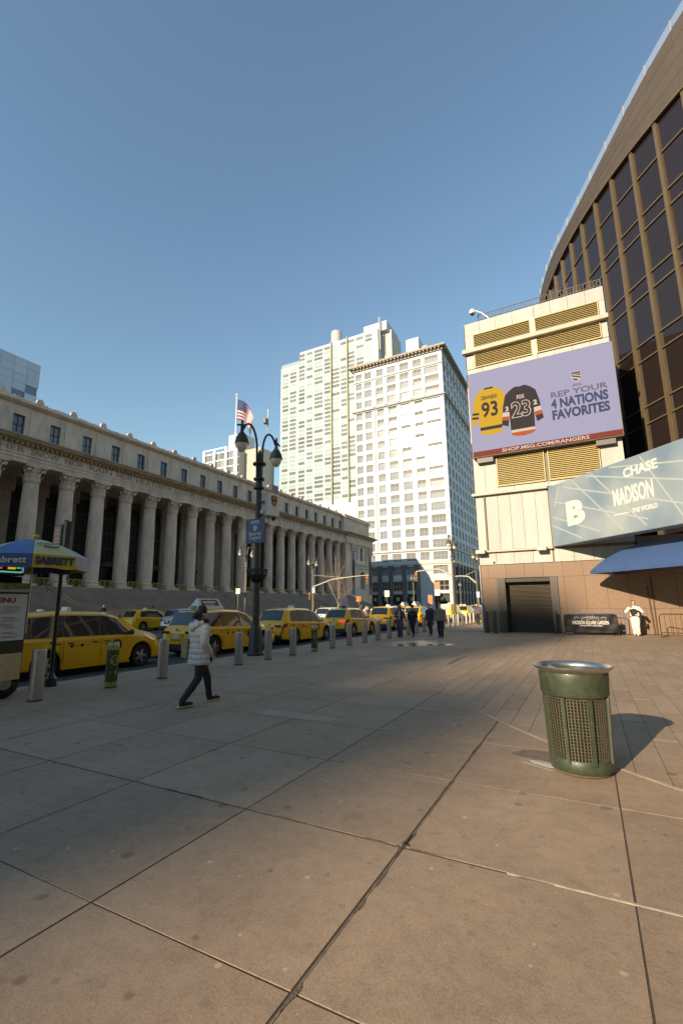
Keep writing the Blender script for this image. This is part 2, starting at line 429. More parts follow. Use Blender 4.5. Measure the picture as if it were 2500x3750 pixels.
for i, (x, y, a, b, s_, rt) in enumerate([(-6.85,19.3,0.85,0.42,2,0.1),(-6.7,20.15,0.62,0.40,9,0.1),(-5.75,19.9,0.25,0.22,6,0.0)]):
    tag(O('puddle', blob(x, y, a, b, 0.005 + 0.0012*i, s_, 40, 0.4, rt).mesh('puddle', WATER)), kind='structure')
damp = MB(); damp = blob(-6.7, 20.7, 1.25, 1.4, 0.0032, 12, 40, 0.3, 0.2)
part('damp_stain', damp, M('damp_pavement', (0.24,0.175,0.125), 0.45, var=0.35, vs=3), plaza)

# ================================================================== helpers for facades
def wall_open(u0, u1, v0, v1, rows, plane, d0, d1):
    """solid wall with rectangular openings; rows = [(va, vb, [(ua, ub), ...]), ...] sorted upward"""
    mb = MB()
    def bx(a, b, c, d):
        if b-a < 1e-4 or d-c < 1e-4: return
        if plane == 'y': mb.box(a, b, d0, d1, c, d)
        else: mb.box(d0, d1, a, b, c, d)
    v = v0
    for va, vb, ops in rows:
        bx(u0, u1, v, va)
        u = u0
        for a, b in sorted(ops): bx(u, a, va, vb); u = b
        bx(u, u1, va, vb); v = vb
    bx(u0, u1, v, v1)
    return mb
def frame_box(mb, w, h, t, d0, d1, mull=(), trans=()):
    mb.box(-w/2, -w/2+t, d0, d1, 0, h); mb.box(w/2-t, w/2, d0, d1, 0, h)
    mb.box(-w/2+t, w/2-t, d0, d1, 0, t); mb.box(-w/2+t, w/2-t, d0, d1, h-t, h)
    for m_ in mull: mb.box(m_-t/2, m_+t/2, d0+0.004, d1-0.004, t, h-t)
    for z in trans: mb.box(-w/2+t, w/2-t, d0+0.008, d1-0.008, z-t/2, z+t/2)
    return mb
_wm = {}
def window(parent, plane, u, v, w, h, depth, fm, pm, t=0.09, mull=(0,), trans=(), blind=0.0, bmat=None, d=0.0, sill=None):
    """a window part (frame) with pane, blind and sill as sub-parts; set 'depth' behind the wall face at coordinate d"""
    key = (round(w,3), round(h,3), t, mull, trans, fm.name, pm.name)
    if key not in _wm:
        _wm[key] = (frame_box(MB(), w, h, t, -0.05, 0.05, mull, trans).mesh('window', fm),
                    MB().box(-w/2+t*0.6, w/2-t*0.6, 0.0, 0.02, t*0.6, h-t*0.6).mesh('pane', pm))
    a, b = _wm[key]; base = wloc(parent)
    if plane == 'y': loc = (u, d + depth, v); rz = 0.0
    else: loc = (d - depth, u, v); rz = rad(90)
    o = O('window', a, parent, tuple(Vector(loc) - base), (0,0,rz))
    O('pane', b, o)
    if blind > 0.02:
        kb = (round(w,3), round(h*blind,2), bmat.name, t)
        if kb not in _wm: _wm[kb] = MB().box(-w/2+t, w/2-t, -0.035, -0.012, 0, h*blind-t).mesh('blind', bmat)
        O('blind', _wm[kb], o, (0, 0, h - h*blind))
    if sill:
        ks = (round(w,3), sill.name, 'sill')
        if ks not in _wm: _wm[ks] = MB().box(-w/2-0.12, w/2+0.12, -depth-0.12, 0.0, -0.2, -0.002).mesh('sill', sill)
        O('sill', _wm[ks], o)
    return o

# ================================================================== COLONNADED POST OFFICE
fb = thing('colonnade_building', 'long granite building with giant fluted columns above wide steps', 'building', (-58, 70, 0))
YS, YE = 4.0, 111.5
CY = [38.85 + 4.33*k for k in range(-7, 17)]
SZ = 4.25
# staircase and podium
prof = [(-57.5, 0.001)]; ns = 30
prof = [(-45.0, 0.001)]
for i in range(ns):
    x = -45.0 - i*(11.0/ns); z = SZ*(i+1)/ns
    prof += [(x, z), (x - 11.0/ns, z)]
prof += [(-56.0, 0.001)]
mb = MB()
nn = len(prof)
mb.add([(x, YS, z) for x, z in prof] + [(x, YE, z) for x, z in prof], [tuple(range(nn)), tuple(range(2*nn-1, nn-1, -1))] + [(i, (i+1) % nn, nn+(i+1) % nn, nn+i) for i in range(nn)])
STEP = M('granite_steps', (0.27,0.205,0.165), 0.8, var=0.3, vs=0.7, bump=0.15, bs=10)
part('staircase', mb, STEP, fb, world=True)
part('podium', MB().box(-70, -56.0, YS, YE, 0.001, SZ), STEP, fb, world=True)
# stair railings running down the steps
RAIL = M('stair_rail_metal', (0.05,0.042,0.035), 0.5)
for y in (31.0, 58.0, 84.0, 106.0):
    r = MB()
    for dz in (0.55, 0.95): r.tube([(-45.1, y, 0.15+dz), (-55.9, y, SZ+dz), (-56.4, y, SZ+dz)], 0.035, 6)
    for i in range(6): x = -45.1 - i*2.16; r.cyl((x, y, 0.1+i*0.82), (x, y, 1.1+i*0.82), 0.03, None, 6)
    part('stair_railing', r, RAIL, fb, world=True)
# columns
def flute_ring(r, z, n=20, dpt=0.055):
    out = []
    for i in range(n):
        for a, k in ((0.0, 1.0), (0.22, 1.0-dpt*0.7), (0.5, 1.0-dpt), (0.78, 1.0-dpt*0.7)):
            t = 2*math.pi*(i+a)/n; out.append((r*k*math.cos(t), r*k*math.sin(t), z))
    return out
sh = MB().loft([flute_ring(r, z) for r, z in ((0.93,0.98),(0.955,3.5),(0.935,6.5),(0.89,9.5),(0.82,12.3))])
shaft_me = sh.mesh('column', STONE, 35)
bs_ = MB(); bs_.box(-1.22, 1.22, -1.22, 1.22, 0, 0.30)
bs_.lathe([(1.18,0.30),(1.22,0.38),(1.18,0.50),(1.04,0.56),(1.02,0.66),(1.10,0.74),(1.10,0.82),(1.0,0.90),(0.97,0.99)], 32)
base_me = bs_.mesh('column_base', STONE, 40)
cp = MB(); cp.lathe([(0.86,12.28),(0.92,12.36),(0.86,12.42),(0.84,12.6),(0.86,13.4),(0.98,13.9),(1.14,14.1)], 24)
for row, (n_, z0, z1, ro_, cu) in enumerate(((8,12.45,13.2,0.90,0.30),(8,12.5,13.75,0.92,0.36))):
    for i in range(n_):
        a = 2*math.pi*(i + 0.5*row)/n_; ca, sa = math.cos(a), math.sin(a)
        pr = []
        for t in (0, 0.35, 0.7, 0.92, 1.0, 0.94):
            z = z0 + (z1-z0)*t; r = ro_ + cu*(max(0, t-0.45)/0.55)**2 + (0.07 if t == 0.94 else 0)
            wd = 0.26*(1-0.5*t)
            pr.append([(r*ca - s_*wd*sa, r*sa + s_*wd*ca, z - (0.12 if t == 0.94 else 0)) for s_ in (-1, 1)])
        vs = [p for q in pr for p in q]; cp.add(vs, [(2*j, 2*j+1, 2*j+3, 2*j+2) for j in range(len(pr)-1)])
        # curl underside for thickness
        vs2 = [(x*0.96, y*0.96, z-0.03) for x, y, z in vs]; cp.add(vs2, [(2*j+2, 2*j+3, 2*j+1, 2*j) for j in range(len(pr)-1)])
for i in range(4):
    a = math.pi/4 + i*math.pi/2; cp.ell((1.22*math.cos(a), 1.22*math.sin(a), 13.82), 0.24, 0.24, 0.26, 10, 6)
ab = []
for i in range(4):
    a = math.pi/4 + i*math.pi/2
    for da, r in ((-0.09, 1.62), (0.09, 1.62), (0.55, 1.16), (0.785, 1.08), (1.02, 1.16)): ab.append((r*math.cos(a+da), r*math.sin(a+da)))
cp.prism(ab, 14.1, 14.38, 'xy')
cap_me = cp.mesh('capital', STONE, 40)
for y in CY:
    c = O('column', shaft_me, fb, (0, y-70, SZ)); O('column_base', base_me, c); O('capital', cap_me, c)
# portico: back wall, pilasters, tall dark windows, ceiling
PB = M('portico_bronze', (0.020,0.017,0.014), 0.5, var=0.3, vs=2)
part('portico_wall', MB().box(-70, -64.6, YS, YE, SZ, 25.8), M('shaded_portico_stone', (0.12,0.10,0.085), 0.8, var=0.25, vs=0.6), fb, world=True)  # porch shade put into the wall colour, darker than the granite outside
part('portico_ceiling', MB().box(-64.6, -59.0, YS, YE, 18.66, 19.5), STONE, fb, world=True)
pil = MB(); pil.box(-0.3, 0.45, -0.95, 0.95, 0, 12.4); pil.box(-0.3, 0.65, -1.15, 1.15, 0, 0.7)
pil.frustum(-0.3, 0.75, -1.2, 1.2, 12.4, 14.4, 0.0, 0.0); pil_me = pil.mesh('pilaster', M('shaded_pilaster_stone', (0.36,0.29,0.24), 0.8, var=0.2, vs=0.8))  # pilaster granite darkened in its colour to stand for the porch shade
win = MB(); win.box(-0.05, 0.05, -1.06, 1.06, 0.0, 13.2); win_me = win.mesh('portico_window', M('portico_dark_glass', (0.010,0.009,0.008), 0.45, spec=0.2))
wf = MB()
for y in (-1.06, -0.35, 0.35, 1.0): wf.box(0.05, 0.14, y, y+0.07, 0, 13.2)
for z in (0.0, 3.2, 4.0, 6.3, 8.6, 10.9, 13.1): wf.box(0.05, 0.16, -1.06, 1.06, z, z+0.12)
wf_me = wf.mesh('window_frame', PB)
dr = MB(); dr.box(0, 0.5, -1.05, -0.85, 0, 3.6); dr.box(0, 0.5, 0.85, 1.05, 0, 3.6); dr.box(0, 0.62, -1.15, 1.15, 3.6, 3.95)
dr.prism([(-1.2, 3.95), (1.2, 3.95), (0, 4.5)], 0.0, 0.6, 'yz'); dr_me = dr.mesh('door_surround', PB)
for i, y in enumerate(CY):
    O('pilaster', pil_me, fb, (-6.6, y-70, SZ))
    if y + 2.2 < YE:
        w_ = O('portico_window', win_me, fb, (-6.52, y+2.165-70, SZ)); O('window_frame', wf_me, w_)
        if i % 2 == 0: O('door_surround', dr_me, fb, (-6.4, y+2.165-70, SZ))
# entablature
ent = MB(); ent.box(-59.0, -57.05, YS, YE, 18.63, 19.08); ent.box(-59.0, -56.98, YS, YE, 19.08, 19.5); ent.box(-59.0, -56.88, YS, YE, 19.5, 19.64)
part('architrave', ent, STONE, fb, world=True)
part('frieze', MB().box(-59.0, -57.1, YS, YE, 19.64, 20.62), STONE, fb, world=True)
co = MB(); co.prism([(-59.0,20.95),(-56.62,20.95),(-56.55,21.1),(-56.1,21.1),(-55.95,21.32),(-55.8,21.42),(-55.8,21.55),(-59.0,21.75)], YS, YE, 'xz')
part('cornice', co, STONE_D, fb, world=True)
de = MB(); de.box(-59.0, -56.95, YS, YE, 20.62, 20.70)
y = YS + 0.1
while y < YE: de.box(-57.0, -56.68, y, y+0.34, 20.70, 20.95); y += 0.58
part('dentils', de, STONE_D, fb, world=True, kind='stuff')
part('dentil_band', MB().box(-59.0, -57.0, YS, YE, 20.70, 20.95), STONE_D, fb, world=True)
# attic storey with recessed windows
AX = -58.0
rows = [(22.2, 24.65, [(y+2.165-0.68, y+2.165+0.68) for y in CY if y+2.9 < YE])]
part('attic_wall', wall_open(YS, YE, 21.6, 25.85, rows, 'x', -59.0, AX), STONE, fb, world=True)
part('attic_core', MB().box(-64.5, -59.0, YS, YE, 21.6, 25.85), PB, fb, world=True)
WFRAME = M('attic_window_frame', (0.035,0.03,0.026), 0.5)
APANE = M('attic_window_pane', (0.10,0.11,0.125), 0.08, spec=0.7, rnd=0.4)
for y in CY:
    if y + 2.9 < YE: window(fb, 'x', y+2.165, 22.2, 1.36, 2.45, 0.34, WFRAME, APANE, 0.11, (0,), (1.2,), d=AX, sill=STONE)
pj = MB()
for y in CY: pj.box(-58.0, -57.88, y-0.95, y+0.95, 21.7, 25.6)
for i, y in enumerate(CY): part('attic_pier', MB().box(-58.0, -57.9, y-0.95, y+0.95, 21.76, 25.6), STONE, fb, world=True)
ac = MB(); ac.prism([(-59,25.85),(-57.8,25.85),(-57.55,26.02),(-57.4,26.1),(-57.4,26.24),(-59,26.3)], YS, YE, 'xz')
part('attic_cornice', ac, STONE, fb, world=True)
part('parapet', MB().box(-58.4, -57.95, YS, YE, 26.28, 26.66), STONE, fb, world=True)
cr = MB(); y = YS + 0.2; r_ = random.Random(4)
while y < YE:
    cr.ell((-58.15, y, 26.62), 0.11, 0.20, 0.26 + r_.uniform(0, 0.14), 8, 4); y += 0.34
part('parapet_cresting', cr, STONE, fb, world=True, kind='stuff')
orn = MB(); orn.prism([(-0.42,0),(0.42,0),(0.46,0.35),(0.36,0.68),(0.16,0.86),(-0.16,0.86),(-0.36,0.68),(-0.46,0.35)], -0.16, 0.16, 'yz')
orn.ell((0.14, 0, 0.42), 0.12, 0.26, 0.30, 10, 6); orn_me = orn.mesh('roof_ornament', STONE, 40)
for y in CY: O('roof_ornament', orn_me, fb, (-0.15, y-70, 26.55))
part('roof', MB().box(-130, -59.0, YS, 128.5, 25.0, 26.2), M('roof_grey', (0.2,0.19,0.18), 0.9), fb, world=True)
# carved frieze inscription
CARVE = M('carved_letters', (0.20,0.165,0.135), 0.9)
yw = 22.6
for wd_ in 'NEITHER SNOW NOR RAIN NOR HEAT NOR GLOOM OF NIGHT STAYS THESE COURIERS FROM THE SWIFT COMPLETION OF THEIR APPOINTED ROUNDS'.split():
    wl_n = 0.84*len(wd_); O('inscription_word', text_mesh(wd_, 0.95, 0.01, 0.0, CARVE, wl_n, 'LEFT'), fb, (0.912, yw-70, 20.13), FACE_E); yw += wl_n + 0.75
# north end pavilion
pv = [(-70, -57.15)]
PX1 = -57.0
rows = [(6.2, 11.2, [(120.6, 123.9)]), (14.4, 18.1, [(118.3, 118.9), (120.7, 122.3), (124.1, 124.7)])]
part('pavilion_wall', wall_open(111.5, 128.4, 0.001, 18.7, rows, 'x', -58.2, PX1), STONE, fb, world=True)
part('pavilion_core', MB().box(-100, -58.2, 111.5, 128.4, 0.001, 25.9), M('pavilion_stone', (0.36,0.32,0.29), 0.8, var=0.2, vs=0.5), fb, world=True)
for a, b in ((118.3,118.9),(120.7,122.3),(124.1,124.7)):
    window(fb, 'x', (a+b)/2, 14.4, b-a, 3.7, 0.6, WFRAME, DARKGLASS, 0.08, (0,) if b-a > 1 else (), (1.8,), d=PX1)
ni = MB(); ni.box(-58.15, -57.9, 120.6, 123.9, 6.2, 9.9)
part('niche_panel', ni, M('niche_stone', (0.30,0.26,0.22), 0.8, var=0.2, vs=1), fb, world=True)
arch = [(122.25 + 1.65*math.cos(a), 9.9 + 1.25*math.sin(a)) for a in [math.pi*i/12 for i in range(13)]]
part('arched_window', MB().prism(arch, -58.1, -57.8, 'yz'), M('arched_glass', (0.05,0.045,0.02), 0.2), fb, world=True)
sp = MB(); sp.prism([(123.9,9.9),(123.9,11.2),(120.6,11.2),(120.6,9.9)] + [(122.25 - 1.65*math.cos(a), 9.9 + 1.25*math.sin(a)) for a in [math.pi*i/12 for i in range(1,12)]], -57.8, -57.05, 'yz')
part('niche_spandrel', sp, STONE, fb, world=True)
part('inscription_panel', MB().box(-56.99, -56.8, 117.5, 126.0, 12.1, 13.6), M('plaque_stone', (0.48,0.43,0.36), 0.7, var=0.1), fb, world=True, bevel=0.04)
for wd_, yy, ww in (('UNITED', 119.0, 1.7), ('STATES', 120.95, 1.7), ('POST', 122.6, 1.15), ('OFFICE', 124.3, 1.7)): O('inscription_word', text_mesh(wd_, 0.62, 0.006, 0.0, CARVE, ww), fb, (1.212, yy-70, 12.85), FACE_E)
BAN = M('hanging_banner', (0.030,0.032,0.040), 0.8, var=0.3, vs=1); BAN2 = M('banner_blue', (0.10,0.17,0.27), 0.8)
for y in (115.9, 127.3):
    q = part('banner', MB().box(-56.93, -56.86, y-0.75, y+0.75, 6.0, 15.0), BAN, fb, world=True)
    part('banner_end', MB().box(-56.85, -56.83, y-0.74, y+0.74, 4.7, 6.6), BAN2, q, world=True)
    part('banner_end', MB().box(-56.85, -56.83, y-0.74, y+0.74, 14.4, 16.2), BAN2, q, world=True)
    cq = MB(); cq.box(-57.0, -56.72, y-1.0, y+1.0, 0.0, 16.6); part('pavilion_pilaster', MB().box(-57.0, -56.94, y-1.05, y+1.05, 3.2, 16.6), STONE, fb, world=True)
    cc = MB(); cc.frustum(-57.0, -56.5, y-1.3, y+1.3, 16.6, 18.6, 0, 0)
    for k in range(5):
        for z in (16.9, 17.5, 18.1): cc.ell((-56.5, y-1.0+k*0.5, z), 0.16, 0.2, 0.26, 8, 5)
    part('capital', cc, STONE, fb, world=True, smooth=40)
pe = MB(); pe.box(-59, -56.55, 111.4, 128.9, 18.7, 19.6); pe.box(-59, -56.6, 111.4, 128.85, 19.6, 20.7)
part('pavilion_entablature', pe, STONE, fb, world=True)
pc = MB(); pc.frustum(-66, -56.2, 111.2, 129.3, 20.7, 20.95, 0, 0)
pc.add([(-66,111.2,20.95),(-56.2,111.2,20.95),(-56.2,129.3,20.95),(-66,129.3,20.95),(-66,110.6,21.5),(-55.2,110.6,21.5),(-55.2,130.4,21.5),(-66,130.4,21.5)],
       [(0,3,2,1),(4,5,6,7),(0,1,5,4),(1,2,6,5),(2,3,7,6),(3,0,4,7)])
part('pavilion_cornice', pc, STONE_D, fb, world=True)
pa = MB(); pa.box(-70, -57.3, 111.5, 127.9, 21.5, 25.7); part('pavilion_attic', pa, STONE, fb, world=True)
pa = MB(); pa.box(-70, -56.95, 111.3, 128.2, 25.7, 26.05); pa.box(-70, -57.2, 111.5, 128.0, 26.05, 26.75)
part('pavilion_parapet', pa, STONE, fb, world=True)
cr = MB()
for k in range(38): cr.ell((-57.45, 111.8+k*0.43, 26.75), 0.1, 0.17, 0.2 + r_.uniform(0, .1), 6, 4)
part('parapet_cresting', cr, STONE, fb, world=True, kind='stuff')
# flagpole and flag on the roof
fp = thing('flagpole', 'tall white flagpole on the roof of the colonnaded building', 'flagpole', (-95, 108.9, 26.2))
part('pole', MB().tube([(0,0,0),(0,0,22),(0,0,43.4)], [0.34,0.26,0.14], 10), WHITE, fp, smooth=60)
part('finial', MB().ell((0,0,43.8), 0.34, 0.34, 0.36, 10, 8), WHITE, fp, smooth=60)
fl = thing('flag', 'striped red and white flag with blue canton drooping from flagpole', 'flag', (-95, 108.9, 26.2))
FH, FW = 7.1, 12.0
def flagp(u, v, off=0.0):
    # hangs and folds: u along the fly, v down the hoist
    d = 0.35 + 6.6*(1-math.exp(-1.5*u)) - 0.6*u*v + 0.4*math.sin(6*u)*v      # outward run
    z = 42.2 - v*FH*(1-0.12*u) - 5.8*u**1.6
    w = 0.5*math.sin(8*u + 2*v) * (0.25+u) + off
    return (0.72*d - 0.69*w*-1, 0.69*d - 0.72*w, z)
for k in range(13):
    m_ = M('flag_red', (0.42,0.045,0.05), 0.8) if k % 2 == 0 else M('flag_white', (0.72,0.70,0.68), 0.8)
    mb = MB()
    f0, f1 = k/13, (k+1)/13; us = 0.36 if k < 7 else 0.0
    mb.grid(lambda a, b: flagp(us + (1-us)*a, f0 + (f1-f0)*b), 24, 2)
    part('stripe', mb, m_, fl, smooth=60)
cb = MB(); cb.grid(lambda a, b: flagp(0.36*a, 7/13*b), 12, 8)
can = part('canton', cb, M('flag_blue', (0.05,0.07,0.17), 0.8), fl, smooth=60)
st = MB()
for i in range(6):
    for j in range(5):
        p = flagp(0.03 + 0.058*i, 7/13*(0.12+0.19*j), 0.03); st.ell(p, 0.03, 0.10, 0.10, 6, 4)
part('stars', st, M('flag_white', (0.72,0.70,0.68)), can, kind='stuff')

# ================================================================== WHITE LOFT BUILDING
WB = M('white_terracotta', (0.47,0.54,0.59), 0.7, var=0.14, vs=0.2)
WB2 = M('dark_cornice_terracotta', (0.33,0.29,0.24), 0.8, var=0.2, vs=1.0)  # one darker tan tone for cornices, bands and brackets
wb = thing('loft_building', 'tall white loft building with dark bracketed cornice and grid of windows', 'building', (-55, 152, 0))
FX = [(-72.3,-69.8),(-68.5,-65.75),(-63.6,-60.9),(-59.1,-55.8),(-54.0,-50.7),(-48.9,-45.8),(-44.4,-39.45)]
RB = [20.6 + 4.27*k for k in range(13)]
frows = [(16.55, 19.3, FX)] + [(z+0.05, z+2.85, FX) for z in RB] + [(76.6, 79.2, FX), (80.7, 83.4, FX), (84.4, 86.9, FX), (88.2, 90.9, FX)]
part('front_wall', wall_open(-73.0, -38.0, 16.2, 92.2, frows, 'y', 152, 152.7), WB, wb, world=True)
SY = [(153.4 + k*4.86, 153.4 + k*4.86 + 2.3) for k in range(16)]
srows = [(a, b, SY) for a, b, _ in frows]
part('side_wall', wall_open(152.7, 240, 16.2, 92.2, srows, 'x', -38.7, -38.0), WB, wb, world=True)
part('core', MB().box(-73, -38.75, 152.75, 240, 0.0, 92.2), M('white_building_inside', (0.30,0.30,0.29), 0.9), wb, world=True)
WPF = M('pale_window_frame', (0.30,0.285,0.25), 0.6)
WPN = M('pale_window_pane', (0.205,0.23,0.25), 0.10, spec=0.7, rnd=0.22)
BLD = M('drawn_blind', (0.185,0.172,0.15), 0.8, rnd=0.12)
rw = random.Random(11)
for a, b, _ in frows:
    for j, (u0, u1) in enumerate(FX):
        w = u1-u0
        mull = (0.0,) if w < 4 else (-w/4, 0.0, w/4)
        window(wb, 'y', (u0+u1)/2, a, w, b-a, 0.28, WPF, WPN, 0.13, mull, ((b-a)*0.52,), rw.choice([0,0,0.3,0.35,0.4,0.4]), BLD, d=152.0)
SPN = M('shaded_side_pane', (0.24,0.27,0.31), 0.10, spec=0.7, rnd=0.35)
for a, b, _ in srows:
    for (u0, u1) in SY[:13]:
        window(wb, 'x', (u0+u1)/2, a, u1-u0, b-a, 0.25, WPF, SPN, 0.13, (0.0,), ((b-a)*0.5,), rw.choice([0,0,0.35,0.5]), BLD, d=-38.0)
def cornice_ring(z0, z1, pr, mat, nm, y1=240):
    mb = MB(); mb.box(-73.0-pr, -38.0+pr, 152-pr, y1, z0, z1); return part(nm, mb, mat, wb, world=True)
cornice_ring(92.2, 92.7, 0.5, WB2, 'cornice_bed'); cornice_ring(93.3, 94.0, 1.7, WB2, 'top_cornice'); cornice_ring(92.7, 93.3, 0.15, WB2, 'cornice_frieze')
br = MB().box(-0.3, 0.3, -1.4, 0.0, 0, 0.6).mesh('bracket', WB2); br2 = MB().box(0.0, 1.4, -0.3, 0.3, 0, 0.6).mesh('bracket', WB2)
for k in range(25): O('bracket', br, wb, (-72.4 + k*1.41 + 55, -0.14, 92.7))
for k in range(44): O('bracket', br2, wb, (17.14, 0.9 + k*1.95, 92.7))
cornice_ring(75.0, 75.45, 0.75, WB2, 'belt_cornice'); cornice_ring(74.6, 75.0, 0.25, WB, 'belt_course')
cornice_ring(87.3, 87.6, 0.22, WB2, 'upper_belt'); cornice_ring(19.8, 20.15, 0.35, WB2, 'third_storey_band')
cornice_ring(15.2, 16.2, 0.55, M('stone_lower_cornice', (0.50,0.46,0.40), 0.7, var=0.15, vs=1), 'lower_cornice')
for x in (-74.0+1.0,): pass
for x in (-64.6,): part('downpipe', MB().cyl((x, 151.9, 16.3), (x, 151.9, 74.5), 0.09, None, 6), WB2, wb, world=True)
for (u0, u1), (v0, v1) in zip(FX[:-1], FX[1:]):
    part('pier_panel', MB().box(u1+0.3, v0-0.3, 151.88, 151.998, 16.7, 19.4), WB, wb, world=True)
    part('upper_pilaster', MB().box(u1+0.25, v0-0.25, 151.7, 151.998, 76.0, 86.9), WB, wb, world=True)
# base storeys: pale piers, dark grey columns, shopfronts
BST = M('base_stone', (0.52,0.52,0.51), 0.7, var=0.12, vs=0.8); BCOL = M('grey_base_column', (0.14,0.14,0.155), 0.55, var=0.2, vs=0.8)
brow = [(0.01, 5.3, [(-73.0+0.6,-70.6),(-67.3,-64.8),(-63.4,-60.6),(-59.2,-55.8),(-54.1,-50.8),(-44.6,-39.6)]), (6.3, 9.6, [(-72.4,-70.6),(-67.3,-64.8),(-63.4,-60.6),(-59.2,-55.8),(-54.1,-50.8),(-44.6,-39.6)]), (11.8, 14.6, [(-72.4,-70.2),(-67.3,-64.8),(-63.4,-60.6),(-59.2,-55.8),(-54.1,-50.8),(-44.6,-39.6)])]
part('base_wall', wall_open(-73.0, -38.0, 0.0, 15.2, brow, 'y', 151.75, 152.7), BST, wb, world=True)
bsy = [(153.8+k*4.86, 156.9+k*4.86) for k in range(16)]
part('base_side_wall', wall_open(152.7, 240, 0.0, 15.2, [(0.01,5.3,bsy),(6.3,9.6,bsy),(11.2,14.2,bsy)], 'x', -38.7, -37.75), BCOL, wb, world=True)
SHOP = M('shop_dark', (0.015,0.015,0.014), 0.3); BWP = M('base_window_pane', (0.055,0.055,0.045), 0.1, rnd=0.5, spec=0.7)
for (a, b, ops) in brow:
    for (u0, u1) in ops:
        window(wb, 'y', (u0+u1)/2, a, u1-u0, b-a, 0.5, WPF if a > 1 else SHOP, BWP if a < 11 else WPN, 0.16, (-(u1-u0)/6, (u1-u0)/6), ((b-a)*0.5,), d=151.75)
for u0, u1, lb in [(-67.3,-64.8,1),(-63.4,-60.6,1),(-59.2,-55.8,1),(-54.1,-50.8,1),(-44.6,-39.6,0)]:
    f_ = part('shop_fascia', MB().box(u0, u1, 151.6, 151.74, 2.6, 4.6), SHOP, wb, world=True)
    c_ = (u0+u1)/2
    part('shop_logo', MB().box(c_-0.55, c_+0.55, 151.52, 151.59, 3.0, 4.15), M('shop_green_logo', (0.32,0.50,0.18), 0.5), f_, world=True)
for x in (-67.9-0.2, -64.1, -59.9, -54.95, -50.1):
    cl_ = MB(); cl_.lathe([(0.95,0.0),(0.95,0.4),(0.75,0.6),(0.72,13.6),(0.95,14.1),(1.1,15.15)], 16, (x, 151.45, 0.02))
    part('base_column', cl_, BCOL, wb, smooth=40, world=True)
for k in range(15):
    y = 157.9 + k*4.86; part('base_side_pilaster', MB().box(-37.75, -37.35, y-0.5, y+0.5, 0.01, 15.1), BCOL, wb, world=True)
# roof clutter
part('roof_house', MB().box(-52.5, -47.5, 156, 162, 92.2, 102.5), WB, wb, world=True)
part('roof_tank_house', MB().box(-58.5, -54.5, 158, 163, 92.2, 97.2), WB2, wb, world=True)
rt = MB()
for x in (-46.5, -44.5, -42.5): rt.cyl((x, 156, 94), (x, 156, 97.5), 0.06, None, 5)
rt.cyl((-46.5,156,97),( -42.5,156,97), 0.06, None, 5); rt.cyl((-46.5,156,95.5),(-42.5,156,95.5), 0.06, None, 5); rt.box(-47, -44.8, 158, 161, 92.2, 99.5)
part('roof_frame', rt, M('roof_steel', (0.3,0.28,0.25), 0.6), wb, world=True)

# ================================================================== GLASS APARTMENT TOWER
gt = thing('apartment_tower', 'pale greenish glass apartment tower behind the white loft building', 'building', (-127, 230, 0))
GW = M('pale_tower_panel', (0.35,0.45,0.47), 0.45, var=0.06, vs=0.2); GS = M('cream_slab_edge', (0.39,0.40,0.33), 0.6, rnd=0.08)
GD = M('tower_dark_window', (0.135,0.15,0.15), 0.12, rnd=0.3, spec=0.7); GL = M('tower_pale_window', (0.29,0.40,0.42), 0.15, rnd=0.12, spec=0.6)
GF = M('tower_fin', (0.28,0.28,0.20), 0.6)
part('west_wing', MB().box(-163.4, -149.0, 230, 262, 0.0, 155.0), GW, gt, world=True)
part('main_block', MB().box(-149.0, -105.2, 230, 262, 0.0, 163.0), GW, gt, world=True)
part('east_wing', MB().box(-105.2, -94.5, 230, 262, 0.0, 163.2), GW, gt, world=True)
part('core_tower', MB().box(-105.0, -90.0, 233, 252, 163.2, 169.0), WB, gt, world=True)
part('lift_shaft', MB().box(-94.5, -88.2, 236, 252, 0.0, 164.0), M('tower_side_grey', (0.46,0.46,0.43), 0.7, var=0.1, vs=0.3), gt, world=True)
part('terrace_rail', MB().box(-163.3, -149.1, 230.1, 230.2, 155.0, 157.6), GL, gt, world=True)
part('water_tank', MB().lathe([(3.4,163.0),(3.5,175.5),(3.3,176.2),(0.2,176.6)], 24, (-127.5, 240, 0)), M('tank_grey', (0.46,0.45,0.43), 0.6, var=0.12, vs=0.5, stretch=(1,1,0.1)), gt, smooth=40, world=True)
an = MB()
for x in (-94.2, -93.6): an.cyl((x, 231.2, 150), (x, 231.2, 171.0), 0.25, None, 6)
for z in range(150, 171, 2): an.box(-94.2, -93.6, 231.1, 231.3, z, z+0.25)
part('antenna', an, M('antenna_steel', (0.4,0.38,0.34), 0.6), gt, world=True)
for x in (-125.9, -114.8): part('fin', MB().box(x-0.45, x+0.45, 229.0, 230.0, 60, 163.3), GF, gt, world=True)
part('corner_post', MB().box(-163.5, -162.7, 229.8, 230.0, 40, 155), GW, gt, world=True)
BAYS = [(-162.2,-157.6,5),(-156.6,-151.6,5),(-149.8,-145.2,4),(-143.9,-139.6,4),(-138.2,-132.2,5),(-131.0,-126.6,4),(-125.2,-120.4,5),(-119.6,-115.6,4),(-114.1,-110.0,4),(-108.8,-104.0,5),(-102.6,-98.4,4)]
FL0, FLH = 63.0, 2.68
rg = random.Random(21); wins = []
for k in range(37):
    z = FL0 + k*FLH
    for bi, (a, b, np_) in enumerate(BAYS):
        top = 153.5 if b < -149 else 161.5
        if z + 2 > top: continue
        dark = rg.random() < 0.55
        wins.append((z, a, b, np_, dark, k))
_gm = {}
